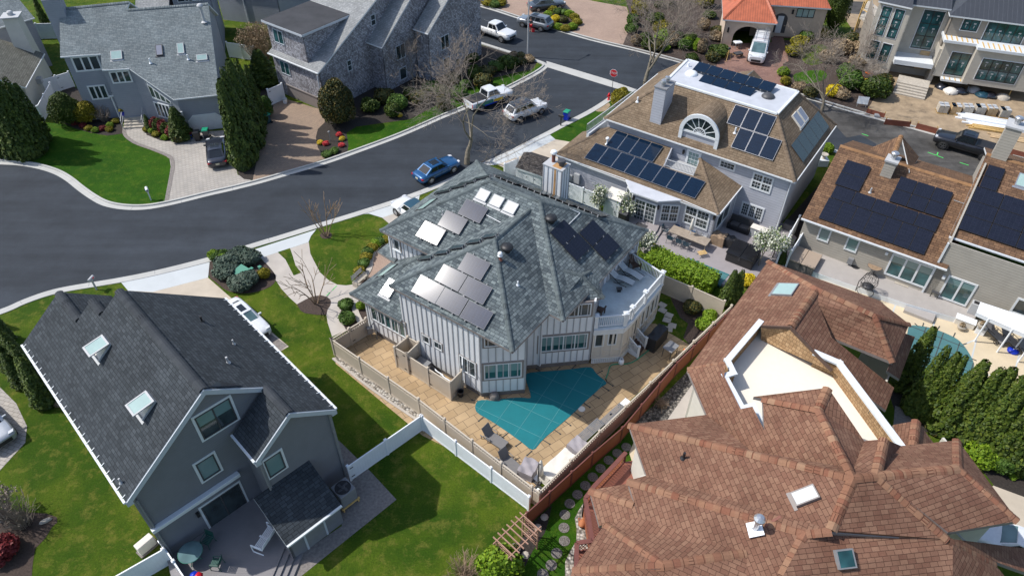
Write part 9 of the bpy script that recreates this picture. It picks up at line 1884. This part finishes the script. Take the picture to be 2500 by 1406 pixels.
for i in range(7):
 x,y=2300+i*24+rs.uniform(-6,6),216+i*4+rs.uniform(-6,8);m_=('p_dnavy','canvas','p_dnavy','lgrey','p_teal','p_dnavy','stone')[i]
 o=local('tarp','crumpled tarp bundle in the shade under the projecting bay','tarp',P(x,y),i,'tarp bundles');part('tarp',o,m_,lambda m:m.lathe((0,0,0),[(.75,0),(.7+.1*(i % 3),.2),(.45,.45),(.001,.55)],7),True);part('fold',o,m_,lambda m:m.beam((-.8,.2,.1),(.6,-.3,.25),.35,.2))
o=local('netting_heap','heap of orange safety netting at the foot of the strip windows','netting',P(2152,168));put(bush_mesh(.8,1.2,.4,500,4,'drystalk',.2),'scraps',o);q=o.children[0];q.data.materials.clear();q.data.materials.append(M['orange'])
for i,(x,y) in enumerate(((2120,180),(2108,160),(2128,150),(2100,190),(2136,190))):o=local('netting_scrap','loose scrap of orange netting on the dirt beside the bare trees','netting',P(x,y),i,'netting scraps');put(bush_mesh(.5,.35,.1,60,i,'drystalk',.14),'scraps',o).data.materials[0]=M['orange']
o=thing('timber_deck','unfinished timber deck on tall yellow posts left of the building site house','deck',P(2110,85));dz=2.6;c0,c1,c2,c3=P(2098,42,dz),P(2140,70,dz),P(2160,30,dz),P(2120,2,dz);part('platform',o,'stone',lambda m:m.prism([c0,c1,c2,c3],dz-.2,dz));[part('post',o,'lumber',lambda m:m.beam(drop(p),Z(p,1.9),.14,.14)) for p in (c0,c1,c2,c3,c0.lerp(c1,.5),c3.lerp(c0,.5))];[part('rail',o,'lumber',lambda m:m.beam(Z(p,1.0),Z(q,1.0),.08,.1)) for p,q in ((c3,c0),(c0,c1))]
for i in range(6):o=local('debris','scrap of lumber on the dirt below the timber deck','lumber scrap',P(2105+rs.uniform(0,45),90+rs.uniform(0,50)),rs.uniform(0,3),'lumber scraps');part('scrap',o,('lumber','ply','osb')[i % 3],lambda m:m.cbox((0,0,.02),rs.uniform(.8,1.6),.25,.05))
o=local('tripod','yellow legged survey tripod on the red brick drive','tripod',P(1775,148));[part('leg',o,'lumber',lambda m:m.beam((math.cos(a_)*.45,math.sin(a_)*.45,0),(0,0,1.35),.05,.03)) for a_ in (0,2.1,4.2)];part('head',o,'dgrey',lambda m:m.cbox((0,0,1.35),.25,.25,.25),bevel=.03)
o=local('wheelbarrow','dark cart on the red brick drive beside the white van','cart',P(1800,140),.4);part('tray',o,'dgrey',lambda m:m.hexa([(-.4,-.25,.3),(.4,-.25,.3),(.4,.25,.3),(-.4,.25,.3)],[(-.55,-.35,.55),(.55,-.35,.55),(.55,.35,.55),(-.55,.35,.55)]));part('wheel',o,'rubber',lambda m:m.lathe((.6,-.04,.18),[(.001,0),(.18,0),(.18,.08),(.001,.08)],14,0,(0,1,0)));part('handle',o,'lumber',lambda m:(m.beam((-1.0,-.25,.55),(.6,-.15,.2),.04,.04),m.beam((-1.0,.25,.55),(.6,.15,.2),.04,.04)))
o=local('power_saw','white table saw in the mouth of the arched garage','saw',P(1798,118),.3);part('table',o,'white',lambda m:m.cbox((0,0,.7),.9,.7,.12));[part('leg',o,'mgrey',lambda m:m.beam((sx*.4,sy*.3,0),(sx*.36,sy*.28,.7),.05,.05)) for sx in (-1,1) for sy in (-1,1)]
mk=MB()
for a,b in (((2265,372),(2303,386)),((2287,381),(2290,372)),((2343,397),(2365,404)),((2104,327),(2120,332))):mk.beam(P(*a,.028),P(*b,.028),.10,.006)
for a,b in (((797,722),(806,713)),((811,709),(822,697))):mk.beam(P(*a,.026),P(*b,.026),.05,.006)
o=mk.build('spray_marking',plain('green spray paint',(.08,.55,.12),.8,var=.1));o['kind']='structure'
fin()
